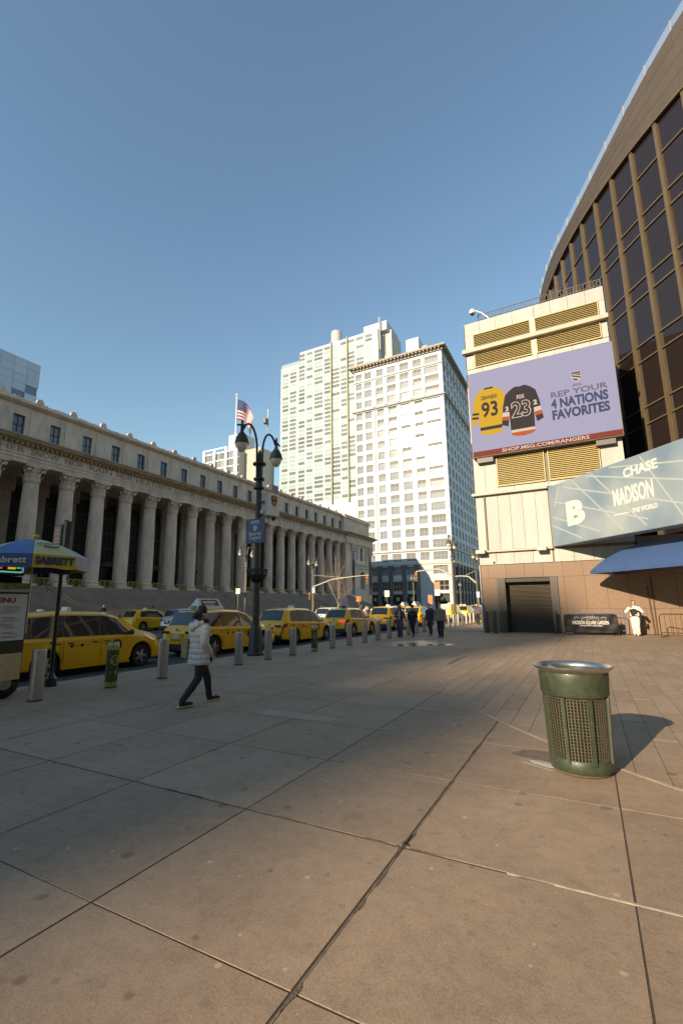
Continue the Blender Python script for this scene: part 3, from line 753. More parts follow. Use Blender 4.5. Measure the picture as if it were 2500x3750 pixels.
def strip_win(w, np_, dark):
    key = (round(w,2), np_, dark)
    if key not in _gm:
        mb = MB(); p = w/np_
        for i in range(np_): mb.box(-w/2+i*p+0.07, -w/2+(i+1)*p-0.07, -0.08, 0.04, 0, 1.75)
        mb.box(-w/2, w/2, -0.05, 0.05, 0.9, 0.96)
        sl = MB().box(-w/2, w/2, -0.12, 0.0, -0.34, -0.06).mesh('slab_edge', GS)
        _gm[key] = (mb.mesh('window', GD if dark else GL), sl)
    return _gm[key]
wins.sort(key=lambda w: -w[0])
restd, restl, rests = MB(), MB(), MB()
for q, (z, a, b, np_, dark, k) in enumerate(wins):
    if q < 290:
        m1, m2 = strip_win(b-a, np_, dark); c_ = (a+b)/2
        o = O('window', m1, gt, (c_+127, 0.0, z)); O('slab_edge', m2, o)
    else:
        p = (b-a)/np_
        for i in range(np_): (restd if dark else restl).box(a+i*p+0.07, a+(i+1)*p-0.07, 229.92, 230.04, z, z+1.75)
        rests.box(a, b, 229.88, 230.0, z-0.34, z-0.06)
part('window_rows', restd, GD, gt, world=True, kind='stuff'); part('pale_window_rows', restl, GL, gt, world=True, kind='stuff'); part('slab_edges', rests, GS, gt, world=True, kind='stuff')

# ================================================================== other far buildings
lb = thing('rooftop_block', 'white framed office block with grey side wall rising behind the roofline', 'building', (-190, 210, 0))
part('side_wall', MB().box(-208.4, -180.2, 210.5, 240, 0, 97.0), M('tan_side', (0.42,0.40,0.36), 0.8, var=0.1, vs=0.4), lb, world=True)
part('penthouse', MB().box(-192, -181, 214, 226, 97, 109), M('pale_penthouse', (0.60,0.61,0.60), 0.7), lb, world=True)
part('plant_room', MB().box(-181, -168, 216, 230, 0, 98), M('tan_side', (0.4,0.4,0.4)), lb, world=True)
for z in (72, 77, 82, 87, 92, 97): part('floor_edge', MB().box(-208.4, -180.2, 209.9, 210.5, z-0.4, z+0.4), WHITE, lb, world=True)
for x in (-208.2, -199.5, -190.0, -181.6): part('column', MB().box(x-0.9, x+0.9, 209.2, 209.9, 0, 100 if x < -182 else 98), WHITE, lb, world=True)
part('roof_beam', MB().box(-208.5, -190, 209.3, 210.0, 99.3, 100.1), WHITE, lb, world=True)
LBP = M('grey_office_glass', (0.22,0.24,0.26), 0.12, rnd=0.3)
for z in (67, 72, 77, 82, 87, 92):
    for i in range(9):
        x = -207.2 + i*3.0
        part('pane', MB().box(x+0.12, x+2.8, 210.3, 210.45, z+0.6, z+4.4), LBP, lb, world=True)
bt = thing('glass_tower', 'blue glass tower with stepped joint lines at far left above roofline', 'building', (-226, 104, 0))
BG = M('blue_tower_glass', (0.33,0.42,0.52), 0.08, spec=0.8, rnd=0.06); BGD = M('tower_dark_joint', (0.10,0.17,0.24), 0.2)
part('tower_body', MB().box(-270, -220.4, 60, 112.4, 0, 115.6), BGD, bt, world=True)
for k in range(14):
    z1 = 115.8 - k*4.0
    for j in range(9):
        y1 = 112.7 - j*5.6
        if k == 3 + j or (k == 4 + j and j % 2): continue
        part('glass_panel', MB().box(-220.4, -220.0, y1-5.5, y1, z1-3.92, z1), BG, bt, world=True)
# tall buildings to the south, outside the picture, that throw the shade over the pavement
ob = thing('office_building', 'tall brick office block across the side street, behind the viewer', 'building', (-80, -205, 0))
OBM = M('brown_brick_block', (0.30,0.24,0.20), 0.85, var=0.2, vs=0.4)
part('corner_wing', MB().box(-90, -59.3, -203, -200, 0, 82.0), OBM, ob, world=True)
part('main_slab', MB().box(-170, -66.5, -212, -203.3, 0, 93.0), OBM, ob, world=True)
part('roof_house', MB().box(-110, -95, -211, -204, 93.0, 97), OBM, ob, world=True)
part('parapet', MB().box(-90.3, -59.3, -203.2, -202.8, 82.0, 82.5), OBM, ob, world=True)

eb = thing('bounce_slab', 'unseen tan slab added east of the plaza to warm the shade', 'building', (50, -50, 0))  # added out of view: bounces warm sunlight and cuts blue sky
TANB = M('tan_bounce_wall', (0.50,0.40,0.30), 0.8, var=0.15, vs=0.3)
part('tower', MB().box(34, 64, -130, 8, 0, 46), TANB, eb, world=True)
part('parapet', MB().box(33.6, 64.4, -130.4, 8.4, 46, 47), TANB, eb, world=True)
for k in range(4):
    part('window_band', MB().box(33.7, 34.0, -128, 6, 6+k*10, 9.5+k*10), M('bounce_slab_glass', (0.10,0.10,0.11), 0.2), eb, world=True)
sb0 = thing('bounce_block', 'unseen tan block added behind the viewer to hold back blue sky', 'building', (12, -90, 0))  # second added block, unseen, keeps blue sky off the shaded plaza
part('block', MB().box(-4, 30, -130, -58, 0, 48), TANB, sb0, world=True)
part('cornice', MB().box(-5, 31, -131, -57, 48, 49.2), TANB, sb0, world=True)
part('roof_house', MB().box(4, 14, -110, -95, 49.2, 54), TANB, sb0, world=True)

# ================================================================== ARENA: PANELLED TOWER BLOCK
at_ = thing('arena_tower', 'cream panelled tower block with louvres, shutter door and brown granite base', 'building', (-1.5, 30, 0))
CREAM = M('cream_panel', (0.40,0.392,0.368), 0.6, var=0.16, vs=1.6, rnd=0.05, stretch=(1,1,0.16))
SEAM = M('panel_seam', (0.22,0.18,0.13), 0.9)
BROWN = M('brown_granite_panel', (0.20,0.118,0.072), 0.55, var=0.16, vs=6, rnd=0.06, bump=0.08, bs=40)
BRSEAM = M('granite_seam', (0.10,0.065,0.045), 0.9)
part('core', MB().box(-5.80, 2.62, 30.06, 44, 4.1, 20.7), SEAM, at_, world=True)
part('base_core', MB().box(-5.74, -4.80, 30.08, 44, 0.0, 4.12), BRSEAM, at_, world=True)
part('base_core', MB().box(-1.46, 14.0, 30.08, 44, 0.0, 4.12), BRSEAM, at_, world=True)
part('base_core', MB().box(-4.80, -1.46, 30.08, 44, 3.22, 4.12), BRSEAM, at_, world=True)
part('side_wall', MB().box(-5.86, -5.80, 30.0, 60, 0.0, 20.9), CREAM, at_, world=True)
part('rear_block', MB().box(-5.80, 2.62, 44, 58, 0.0, 20.4), SEAM, at_, world=True)
part('upper_base_wall', MB().box(2.70, 14.0, 30.02, 32, 4.12, 5.3), BROWN, at_, world=True)
def panels(xs, z0, z1, mat=CREAM, y0=30.0, y1=30.055, g=0.009, name='panel'):
    for a, b in zip(xs[:-1], xs[1:]):
        part(name, MB().box(a+g, b-g, y0, y1, z0+g, z1-g), mat, at_, world=True)
def lin(a, b, n): return [a + (b-a)*i/n for i in range(n+1)]
panels(lin(-5.86, -1.60, 4), 20.02, 20.95); panels(lin(-1.34, 2.66, 4), 20.02, 20.95)
part('centre_mullion', MB().box(-1.60, -1.34, 29.93, 30.05, 17.0, 20.9), CREAM, at_, world=True)
for a, b in ((-5.86, -5.27), (2.33, 2.66)):
    panels([a, b], 18.95, 20.02); panels([a, b], 17.5, 18.55)
panels(lin(-5.86, -1.60, 4), 16.2, 17.48); panels(lin(-1.34, 2.66, 4), 16.2, 17.48)
panels(lin(-5.86, -4.36, 2), 8.75, 12.2); panels([1.50, 2.66], 8.75, 12.2); panels(lin(-4.36, 1.50, 6), 8.72, 9.02)
panels([-5.86, -5.30], 5.02, 8.55); panels(lin(-5.18, -1.52, 5), 5.02, 8.55); panels(lin(-1.42, 2.66, 4), 5.02, 8.55)
part('downpipe', MB().cyl((-5.24, 29.95, 4.9), (-5.24, 29.95, 8.5), 0.05, None, 8), SEAM, at_, world=True)
panels(lin(-5.86, -1.56, 4), 4.11, 4.86); panels(lin(-1.46, 2.66, 4), 4.11, 4.86)
# ledges and gutters
LEDGE = M('ledge_metal', (0.40,0.36,0.29), 0.55, var=0.15, vs=2)
for z0, z1, xa, xb, pr in ((18.60, 18.90, -6.0, 2.74, 0.34), (8.56, 8.74, -6.0, -1.5, 0.26), (4.88, 5.00, -6.0, -1.5, 0.20)):
    part('ledge', MB().box(xa, xb, 30.0-pr, 30.055, z0, z1), LEDGE, at_, world=True, bevel=0.03)
# louvres
LOUV = M('louvre_blade', (0.46,0.36,0.175), 0.5, var=0.08, vs=3); LBACK = M('louvre_back', (0.045,0.035,0.02), 0.9)
def louvre(xa, xb, za, zb):
    o = part('louvre', frame_box(MB(), xb-xa, zb-za, 0.05, -0.05, 0.02).xf(Matrix.Translation(((xa+xb)/2+1.5, -0.03, za))), LOUV, at_)
    part('louvre_back', MB().box(xa+0.02, xb-0.02, 30.04, 30.058, za+0.02, zb-0.02), LBACK, o, world=True)
    mb = MB(); z = za + 0.06
    while z < zb - 0.07:
        mb.add([(xa+0.05, 29.93, z), (xb-0.05, 29.93, z), (xb-0.05, 30.02, z+0.085), (xa+0.05, 30.02, z+0.085),
                (xa+0.05, 29.945, z-0.012), (xb-0.05, 29.945, z-0.012), (xb-0.05, 30.03, z+0.073), (xa+0.05, 30.03, z+0.073)],
               [(0,1,2,3), (7,6,5,4), (0,4,5,1), (1,5,6,2), (2,6,7,3), (3,7,4,0)]); z += 0.118
    part('louvre_blades', mb, LOUV, o, world=True, kind='stuff')
for q in ((-5.25,-1.60,18.92,20.0),(-1.34,2.30,18.92,20.0),(-5.25,-1.60,17.52,18.58),(-1.34,2.30,17.52,18.58),(-4.34,-1.52,9.06,11.6),(-1.32,1.46,9.06,11.6)): louvre(*q)
# granite base
for z0, z1, xs in ((3.25, 4.09, [-5.76,-5.3,-4.25,-3.2,-2.15,-1.1,-0.05,1.0,2.05,3.1,4.15,5.2,6.25,7.3,8.4,9.5,10.6]),):
    panels(xs, z0, z1, BROWN, 29.98, 30.07, 0.006, 'granite_panel')
panels([-5.76, -4.83], 1.27, 3.25, BROWN, 29.98, 30.07, 0.006, 'granite_panel'); panels([-5.76, -4.83], 0.02, 1.27, BROWN, 29.98, 30.07, 0.006, 'granite_panel')
xs = [-1.43,-1.08,-0.02,1.04,2.1,3.16,4.22,5.28,6.34,7.4,8.46,9.5]
panels(xs, 1.37, 3.25, BROWN, 29.98, 30.07, 0.006, 'granite_panel'); panels([x-0.4 for x in xs if x > -1.1] , 0.02, 1.37, BROWN, 29.98, 30.07, 0.006, 'granite_panel')
panels([-1.43, -1.08-0.4+0.0], 0.02, 1.37, BROWN, 29.98, 30.07, 0.003, 'granite_panel')
# shutter door in its dark surround
DK = M('dark_door_surround', (0.085,0.068,0.055), 0.5, var=0.25, vs=3)
part('door_jamb', MB().box(-4.83, -4.36, 29.95, 30.6, 0.0, 3.24), DK, at_, world=True, bevel=0.015)
part('door_jamb', MB().box(-1.84, -1.44, 29.95, 30.6, 0.0, 3.24), DK, at_, world=True, bevel=0.015)
part('door_soffit', MB().box(-4.36, -1.84, 30.05, 30.6, 3.0, 3.22), BLACK, at_, world=True)
SHUT = M('roller_shutter', (0.085,0.062,0.043), 0.45, var=0.15, vs=3, metal=0.2)
dsh = part('shutter_door', MB().box(-4.40, -1.80, 30.58, 30.62, 0.0, 3.2), SHUT, at_, world=True)
mb = MB(); z = 0.02
prof = []
while z < 3.14: prof += [(30.58, z), (30.545, z+0.02), (30.545, z+0.05), (30.58, z+0.07)]; z += 0.078
mb.loft([[(x, y, z) for y, z in prof] for x in (-4.38, -1.82)], cap=False)
part('shutter_slats', mb, SHUT, dsh, world=True, kind='stuff')
# roof railing
RL = M('roof_rail_metal', (0.10,0.08,0.06), 0.5)
mb = MB()
for z in (21.75, 21.35): mb.tube([(-4.9, 30.5, z), (2.6, 30.5, z)], 0.03, 6)
for i in range(41): x = -4.9 + i*0.1875; mb.cyl((x, 30.5, 20.9), (x, 30.5, 21.74), 0.014 if i % 8 else 0.03, None, 5)
part('roof_railing', mb, RL, at_, world=True)
# little fixtures
for x in (-5.62, -2.1):
    o = thing('floodlight', 'small box floodlight on the ledge, %s' % ('at the outer corner of the cream tower' if x < -5 else 'left of the pale blue screen'), 'floodlight', (x, 29.7, 4.78), group='ledge floodlights')
    part('housing', MB().box(-0.27, 0.27, -0.28, 0.05, 0.0, 0.24), LEDGE, o, bevel=0.02)
    part('lens', MB().box(-0.22, 0.22, -0.30, -0.285, 0.03, 0.21), M('flood_lens', (0.55,0.53,0.47), 0.15), o)
    part('bracket', MB().box(-0.05, 0.05, 0.02, 0.30, 0.05, 0.12), BLACK, o)
sc = thing('security_camera', 'white dome security camera on bent arm at tower roof edge', 'camera', (-5.0, 30.3, 20.95))
part('arm', MB().tube([(0.95,0.2,0.0),(0.75,0.1,0.35),(0.35,-0.05,0.75),(-0.1,-0.2,0.98)], 0.05, 8), WHITE, sc, smooth=60)
part('housing', MB().lathe([(0.03,0.32),(0.16,0.28),(0.2,0.12),(0.19,0.0),(0.1,-0.02)], 14, (-0.2,-0.25,0.72)), WHITE, sc, smooth=50)
part('dome', MB().lathe([(0.13,0.0),(0.12,-0.08),(0.05,-0.14),(0.01,-0.15)], 14, (-0.2,-0.25,0.72)), M('smoked_dome', (0.05,0.05,0.05), 0.1), sc, smooth=60)
wd = thing('dome_camera', 'tiny round wall camera on cream strip above the shutter door', 'camera', (-4.95, 29.98, 4.28))
part('dome', MB().ell((0, -0.06, 0), 0.08, 0.09, 0.08, 10, 8), M('camera_grey', (0.3,0.27,0.22), 0.4), wd, smooth=60)
part('mount', MB().box(-0.1, 0.1, 0.0, 0.02, -0.1, 0.1), WHITE, wd)

# ================================================================== ARENA DRUM
dm = thing('arena_drum', 'huge round brown arena drum with dark glazing and bronze mullions', 'building', (40.55, 59.36, 0))
DR = 42.46
BRZ = M('bronze_mullion', (0.150,0.107,0.063), 0.45, var=0.12, vs=3, metal=0.25)
BAND = M('drum_band_panel', (0.082,0.062,0.050), 0.7, rnd=0.05, var=0.08, vs=1)
DGL = M('drum_glass', (0.022,0.016,0.016), 0.04, spec=0.55)
def pol(a, r, z): return (r*math.cos(rad(a)), r*math.sin(rad(a)), z)
_zt = [(165,36.3),(190,36.13),(194,35.95),(198,35.88),(202,35.65),(204,35.61),(206,35.65),(208,35.8),(210,36.07),(212,36.41),(214,36.85),(216,37.37),(218,37.91),(222,38.9),(227,39.9),(240,40.0)]
def ztop(a):
    for (p, q), (r, s_) in zip(_zt[:-1], _zt[1:]):
        if p <= a <= r: return q + (s_-q)*(a-p)/(r-p)
    return 40.0
def arcwall(a0, a1, r0, r1, z0, z1, n=2):
    rings = []
    for i in range(n+1):
        a = a0 + (a1-a0)*i/n
        zt = z1(a) if callable(z1) else z1
        rings.append([pol(a, r0, z0), pol(a, r1, z0), pol(a, r1, zt), pol(a, r0, zt)])
    return MB().loft(rings)
inner = MB(); inner.loft([[pol(i*3.0, DR-0.6, z) for i in range(120)] for z in (0.0, 36.0)]); part('drum_core', inner, M('drum_dark_inside', (0.02,0.017,0.015), 0.6), dm)
inner = MB(); inner.loft([[pol(i*3.0, r, z) for i in range(120)] for r, z in ((DR-0.6, 36.0),(DR-1.2, 36.5))]); part('drum_roof', inner, M('roof_grey', (0.2,0.19,0.18)), dm)
STEP_A = 2.85; A0 = 169.65
LV = [6.0, 9.3, 10.5, 13.8, 15.0, 18.3, 19.5, 22.8, 24.0, 27.3, 28.5, 31.4, 33.95]
na = 24
for i in range(na):
    a = A0 + i*STEP_A
    o = part('mullion', arcwall(a-0.165, a+0.165, DR-0.25, DR+0.10, 5.5, 34.0, 1), BRZ, dm)
    for c_ in range(4):
        f0, f1 = c_/4, (c_+1)/4
        mbp = MB(); rings_ = []
        for i_ in range(3):
            q = a + 0.006 + (STEP_A-0.012)*i_/2; h_ = ztop(q)-34.02
            rings_.append([pol(q, DR-0.1, 34.02+h_*f0+0.012), pol(q, DR+0.16, 34.02+h_*f0+0.012), pol(q, DR+0.16, 34.02+h_*f1-0.012), pol(q, DR-0.1, 34.02+h_*f1-0.012)])
        part('band_panel', mbp.loft(rings_), BAND, dm)
    for z0, z1 in zip(LV[:-1], LV[1:]):
        if a < 180 and z0 < 17: continue
        part('pane', arcwall(a+0.24, a+STEP_A-0.24, DR-0.14, DR-0.08, z0+0.06, z1-0.06, 1), DGL, dm)
        part('transom', arcwall(a+0.222, a+STEP_A-0.222, DR-0.18, DR+0.02, z1-0.055, z1+0.055, 1), BRZ, dm)
# band beyond and rest of the drum
part('band_rest', arcwall(A0+na*STEP_A, A0+360, DR-0.1, DR+0.16, 34.02, 38.0, 60), BAND, dm)
part('band_backing', arcwall(A0, A0+na*STEP_A, DR-0.3, DR+0.10, 34.0, ztop, 48), BRSEAM, dm)
part('fascia_lip', arcwall(A0, A0+na*STEP_A, DR+0.10, DR+0.20, 33.86, 34.02, 48), BRZ, dm)
# glass parapet on top
GRL = M('parapet_glass', (0.8,0.85,0.9), 0.02, spec=0.6)
_n = GRL.node_tree; _tr = _n.nodes.new('ShaderNodeBsdfTransparent'); _mx = _n.nodes.new('ShaderNodeMixShader'); _mx.inputs[0].default_value = 0.09
_n.links.new(_tr.outputs[0], _mx.inputs[1]); _n.links.new(_n.nodes['Principled BSDF'].outputs[0], _mx.inputs[2]); _n.links.new(_mx.outputs[0], _n.nodes['Material Output'].inputs[0])
for i in range(na):
    a = A0 + i*STEP_A
    p = part('parapet_glass', arcwall(a+0.05, a+STEP_A-0.05, DR+0.06, DR+0.08, ztop(a+1.4)-0.05, lambda q: ztop(q)+0.85, 2), GRL, dm)
    part('parapet_post', arcwall(a-0.03, a+0.03, DR+0.04, DR+0.12, ztop(a)-0.1, ztop(a)+0.88, 1), LEDGE, dm)

# ================================================================== BILLBOARD WITH JERSEYS
bb = thing('billboard', 'large jersey billboard on cream tower, lavender with two hockey jerseys', 'billboard', (-1.48, 29.55, 11.05))
BW, BH = 8.46, 5.9
part('cabinet', MB().box(-BW/2, BW/2, 0.0, 0.42, 0.0, BH), M('billboard_case', (0.10,0.085,0.075), 0.5), bb, bevel=0.02)
def E_(name, col, es=0.48): return M(name, tuple(c*0.05 for c in col), 0.7, emit=col, es=es, spec=0.15)
BLAV = E_('screen_lavender', (0.33,0.385,0.74)); BRED = E_('screen_red', (0.24,0.050,0.045)); BWHT = E_('screen_white', (0.62,0.60,0.66)); BNVY = E_('screen_navy', (0.045,0.075,0.20))
JY = E_('jersey_yellow', (0.62,0.41,0.045)); JB = E_('jersey_black', (0.035,0.030,0.045)); JO = E_('jersey_orange', (0.55,0.11,0.03)); BGR = E_('screen_greyblue', (0.13,0.15,0.26))
part('screen', MB().box(-BW/2+0.04, BW/2-0.04, -0.012, 0.0, 0.40, BH-0.04), BLAV, bb)
part('caption_strip', MB().box(-BW/2+0.04, BW/2-0.04, -0.014, 0.0, 0.04, 0.398), BRED, bb)
def flat(name, pts, mat, y, parent=bb): return part(name, MB().prism(pts, y-0.006, y, 'xz'), mat, parent)
def jersey(cx_, z0, s_, body, nm):
    P = lambda q: [(cx_ + x*s_, z0 + z*s_*1.17) for x, z in q]
    right = [(0,2.62),(0.28,2.66),(0.60,2.50),(0.86,2.28),(1.02,1.70),(1.16,0.72),(0.80,0.58),(0.68,1.20),(0.66,0.12),(0.42,0.02),(0,-0.02)]
    pts = right + [(-x, z) for x, z in reversed(right[1:-1])]
    return flat(nm, P(pts), body, -0.014), P
jy, P = jersey(-2.94, 1.42, 1.04, JY, 'yellow_jersey')
for q in ([(-1.13,1.00),(-0.72,0.96),(-0.70,1.08),(-1.10,1.13)], [(-1.09,1.22),(-0.68,1.20),(-0.67,1.32),(-1.07,1.35)], [(1.13,1.00),(0.72,0.96),(0.70,1.08),(1.10,1.13)], [(-0.66,0.28),(0.66,0.28),(0.66,0.46),(-0.66,0.46)], [(-0.30,2.58),(0.30,2.58),(0.24,2.67),(-0.24,2.67)]):
    part('jersey_stripe', MB().prism(P(q), -0.024, -0.0205, 'xz'), JB, jy)
O('lettering', text_mesh('93', 1.40, 0.002, 0.035, JB, 1.02), jy, (-2.94, -0.023, 3.10), FACE_S)
O('lettering', text_mesh('ZIBANEJAD', 0.36, 0.002, 0.008, JB, 1.05), jy, (-2.94, -0.023, 3.98), FACE_S)
jb, P = jersey(-1.05, 1.02, 1.06, JB, 'black_jersey')
jb.location.y = -0.012
for q, m_ in (([(-1.13,0.96),(-0.72,0.90),(-0.69,1.08),(-1.09,1.14)], JO), ([(1.13,0.96),(0.72,0.90),(0.69,1.08),(1.09,1.14)], JO), ([(1.10,1.15),(0.69,1.10),(0.68,1.34),(1.06,1.38)], BWHT), ([(-1.10,1.15),(-0.69,1.10),(-0.68,1.34),(-1.06,1.38)], BWHT),
              ([(-0.66,0.14),(-0.4,0.0),(0.4,0.0),(0.66,0.14),(0.66,0.20),(-0.66,0.20)], JO), ([(-0.66,0.20),(0.66,0.20),(0.66,0.34),(-0.66,0.34)], BWHT)):
    part('jersey_stripe', MB().prism(P(q), -0.024, -0.0205, 'xz'), m_, jb)
O('lettering', text_mesh('23', 1.40, 0.002, 0.06, BWHT, 1.16), jb, (-1.05, -0.023, 2.70), FACE_S)
O('lettering', text_mesh('23', 1.40, 0.002, 0.015, JB, 1.06), jb, (-1.05, -0.027, 2.70), FACE_S)
O('lettering', text_mesh('FOX', 0.36, 0.002, 0.012, BWHT, 0.46), jb, (-1.05, -0.023, 3.56), FACE_S)
O('lettering', text_mesh('2', 0.42, 0.002, 0.02, BWHT), jb, (-0.22, -0.023, 3.0), FACE_S)
O('lettering', text_mesh('3', 0.42, 0.002, 0.02, BWHT), jb, (-1.90, -0.023, 2.9), FACE_S)
O('lettering', text_mesh('REP YOUR', 0.50, 0.002, 0.012, BGR, 3.05), bb, (2.18, -0.018, 3.22), FACE_S)
O('lettering', text_mesh('4 NATIONS', 0.80, 0.002, 0.035, BNVY, 3.05), bb, (2.18, -0.018, 2.62), FACE_S)
O('lettering', text_mesh('FAVORITES', 0.80, 0.002, 0.035, BNVY, 3.05), bb, (2.18, -0.018, 1.90), FACE_S)
O('lettering', text_mesh('SHOP.MSG.COM/RANGERS', 0.30, 0.002, 0.006, BWHT, 4.9), bb, (0.05, -0.019, 0.22), FACE_S)
sx, sz = 2.16, 4.12
shd = flat('club_emblem', [(sx-0.26,sz+0.34),(sx+0.26,sz+0.34),(sx+0.27,sz-0.02),(sx+0.16,sz-0.22),(sx,sz-0.32),(sx-0.16,sz-0.22),(sx-0.27,sz-0.02)], BWHT, -0.014)
part('emblem_bar', MB().prism([(sx-0.24,sz+0.20),(sx+0.24,sz+0.20),(sx+0.24,sz+0.31),(sx-0.24,sz+0.31)], -0.025, -0.0205, 'xz'), BNVY, shd)
part('emblem_band', MB().prism([(sx-0.24,sz+0.16),(sx-0.24,sz+0.06),(sx+0.22,sz-0.12),(sx+0.23,sz-0.02)], -0.025, -0.0205, 'xz'), BNVY, shd)
part('emblem_red', MB().prism([(sx-0.10,sz+0.17),(sx+0.24,sz+0.17),(sx+0.24,sz+0.04)], -0.025, -0.0205, 'xz'), BRED, shd)
part('emblem_blue', MB().prism([(sx-0.22,sz-0.04),(sx+0.10,sz-0.17),(sx,sz-0.27),(sx-0.14,sz-0.19)], -0.025, -0.0205, 'xz'), BNVY, shd)
part('emblem_caption', MB().box(sx-0.22, sx+0.22, -0.018, -0.0135, sz-0.47, sz-0.44), BGR, bb); part('emblem_caption', MB().box(sx-0.26, sx+0.26, -0.018, -0.0135, sz-0.56, sz-0.51), BGR, bb)
for x in (-3.5, 3.3): part('bracket', MB().box(x-0.5, x+0.5, 0.1, 0.46, -0.34, -0.003), M('billboard_case', (0,0,0)), bb)

# ================================================================== ANGLED ENTRANCE SCREEN
ex = Vector((0.6727, -0.7399, 0))
ms = thing('entrance_screen', 'pale blue angled entrance screen with white lettering beside cream tower', 'screen', (-1.50, 29.86, 5.0), rz=math.atan2(ex.y, ex.x))
SL, SH = 16.0, 3.63
part('cabinet', MB().box(0.0, SL, 0.05, 0.9, 0.0, SH), M('screen_case', (0.26,0.29,0.32), 0.5), ms, bevel=0.02)
SBL = M('screen_pale_blue', (0.03,0.035,0.04), 0.5, emit=(0.30,0.40,0.46), es=0.58)
_nt = SBL.node_tree; _g = _nt.nodes.new('ShaderNodeTexCoord'); _t = _nt.nodes.new('ShaderNodeTexNoise'); _t.inputs['Scale'].default_value = 0.35
_r = _nt.nodes.new('ShaderNodeValToRGB'); _r.color_ramp.elements[0].position = 0.35; _r.color_ramp.elements[1].position = 0.68
_r.color_ramp.elements[0].color = (0.17,0.29,0.44,1); _r.color_ramp.elements[1].color = (0.44,0.54,0.60,1)
_nt.links.new(_g.outputs['Object'], _t.inputs['Vector']); _nt.links.new(_t.outputs['Fac'], _r.inputs[0]); _nt.links.new(_r.outputs[0], _nt.nodes['Principled BSDF'].inputs['Emission Color'])
part('screen', MB().box(0.03, SL-0.03, 0.035, 0.05, 0.03, SH-0.03), SBL, ms)
SLN = M('screen_streak', (0.04,0.04,0.04), 0.5, emit=(0.50,0.60,0.66), es=0.58); SWH = M('screen_bright_white', (0.06,0.06,0.06), 0.5, emit=(0.95,0.96,0.97), es=0.55)
mbs = []
for x0, z0, x1, z1 in ((0.2,1.75,3.6,0.35),(0.1,1.25,2.3,0.2),(0.5,2.6,6.4,0.5),(1.3,3.3,8.6,0.7),(3.0,3.5,9.5,1.5),(4.6,3.5,10.5,2.2),(0.9,3.4,0.4,2.3),(2.0,3.5,5.0,0.2),(3.4,3.5,6.3,0.2),(6.4,3.5,8.2,0.1)):
    d = Vector((x1-x0, z1-z0)).normalized(); nx, nz = -d.y*0.035, d.x*0.035
    part('streak', MB().prism([(x0+nx,z0+nz),(x0-nx,z0-nz),(x1-nx,z1-nz),(x1+nx,z1+nz)], 0.031, 0.0345, 'xz'), SLN, ms)
O('lettering', text_mesh('B', 1.75, 0.003, 0.10, SWH, 1.35), ms, (1.95, 0.028, 1.62), FACE_S)
O('lettering', text_mesh('CHASE', 0.62, 0.003, 0.02, SWH, 1.85), ms, (6.3, 0.028, 2.92), FACE_S)
O('lettering', text_mesh('MADISON', 1.15, 0.003, 0.03, SWH, 2.25), ms, (5.75, 0.028, 1.82), FACE_S)
O('lettering', text_mesh('THE WORLD', 0.30, 0.003, 0.008, SWH, 1.35), ms, (6.30, 0.028, 1.02), FACE_S)
part('rule', MB().box(4.55, 5.45, 0.026, 0.0325, 0.98, 1.03), SWH, ms)

# ================================================================== BLUE CANOPY
cn = thing('entrance_canopy', 'blue hipped entrance canopy below the angled pale blue screen', 'canopy', (0.29, 28.4, 0), rz=math.atan2(ex.y, ex.x))
CB = M('canopy_blue', (0.035,0.085,0.20), 0.55, var=0.1, vs=2, bump=0.05, bs=5)
zt, L_, D_ = 3.40, 14.0, 2.35
nseg = 8
rings = []
def prof_c(t): return math.sin(t*math.pi/2)**0.85
mb = MB()
pts = []
for i in range(nseg+1):
    t = i/nseg; h = 1.42*prof_c(t); ins = 2.5*t; iy = D_*0.94*t
    pts.append([(ins, iy, zt+h), (L_, iy, zt+h), (L_, D_, zt+h), (ins, D_, zt+h)])
mb.loft(pts, cap=True)
part('roof_fabric', mb, CB, cn, smooth=30)
part('valance', MB().box(0.0, L_, -0.02, 0.0, zt-0.16, zt+0.0), CB, cn); part('valance', MB().box(-0.02, 0.0, 0.0, D_, zt-0.16, zt+0.0), CB, cn)
part('underside', MB().box(0.05, L_, 0.05, D_-0.05, zt-0.10, zt-0.02), M('canopy_underside', (0.035,0.03,0.028), 0.8), cn)
lampm = MB(); lampm.ell((0.75, 0.55, zt-0.2), 0.13, 0.1, 0.1, 10, 6); part('canopy_light', lampm, LEDGE, cn, smooth=60)
for x, y in ((5.5,0.3),(10.5,0.3)): part('post', MB().cyl((x, y, 0), (x, y, zt-0.1), 0.07, None, 10), BLACK, cn, smooth=40)
# pipe on the wall
wp = MB(); wp.tube([(3.0,29.9,0.02),(2.9,29.9,2.6)], 0.035, 6); wp.tube([(3.12,29.92,0.02),(3.12,29.92,3.1)], 0.03, 6)
part('conduit', wp, BRSEAM, at_, world=True)

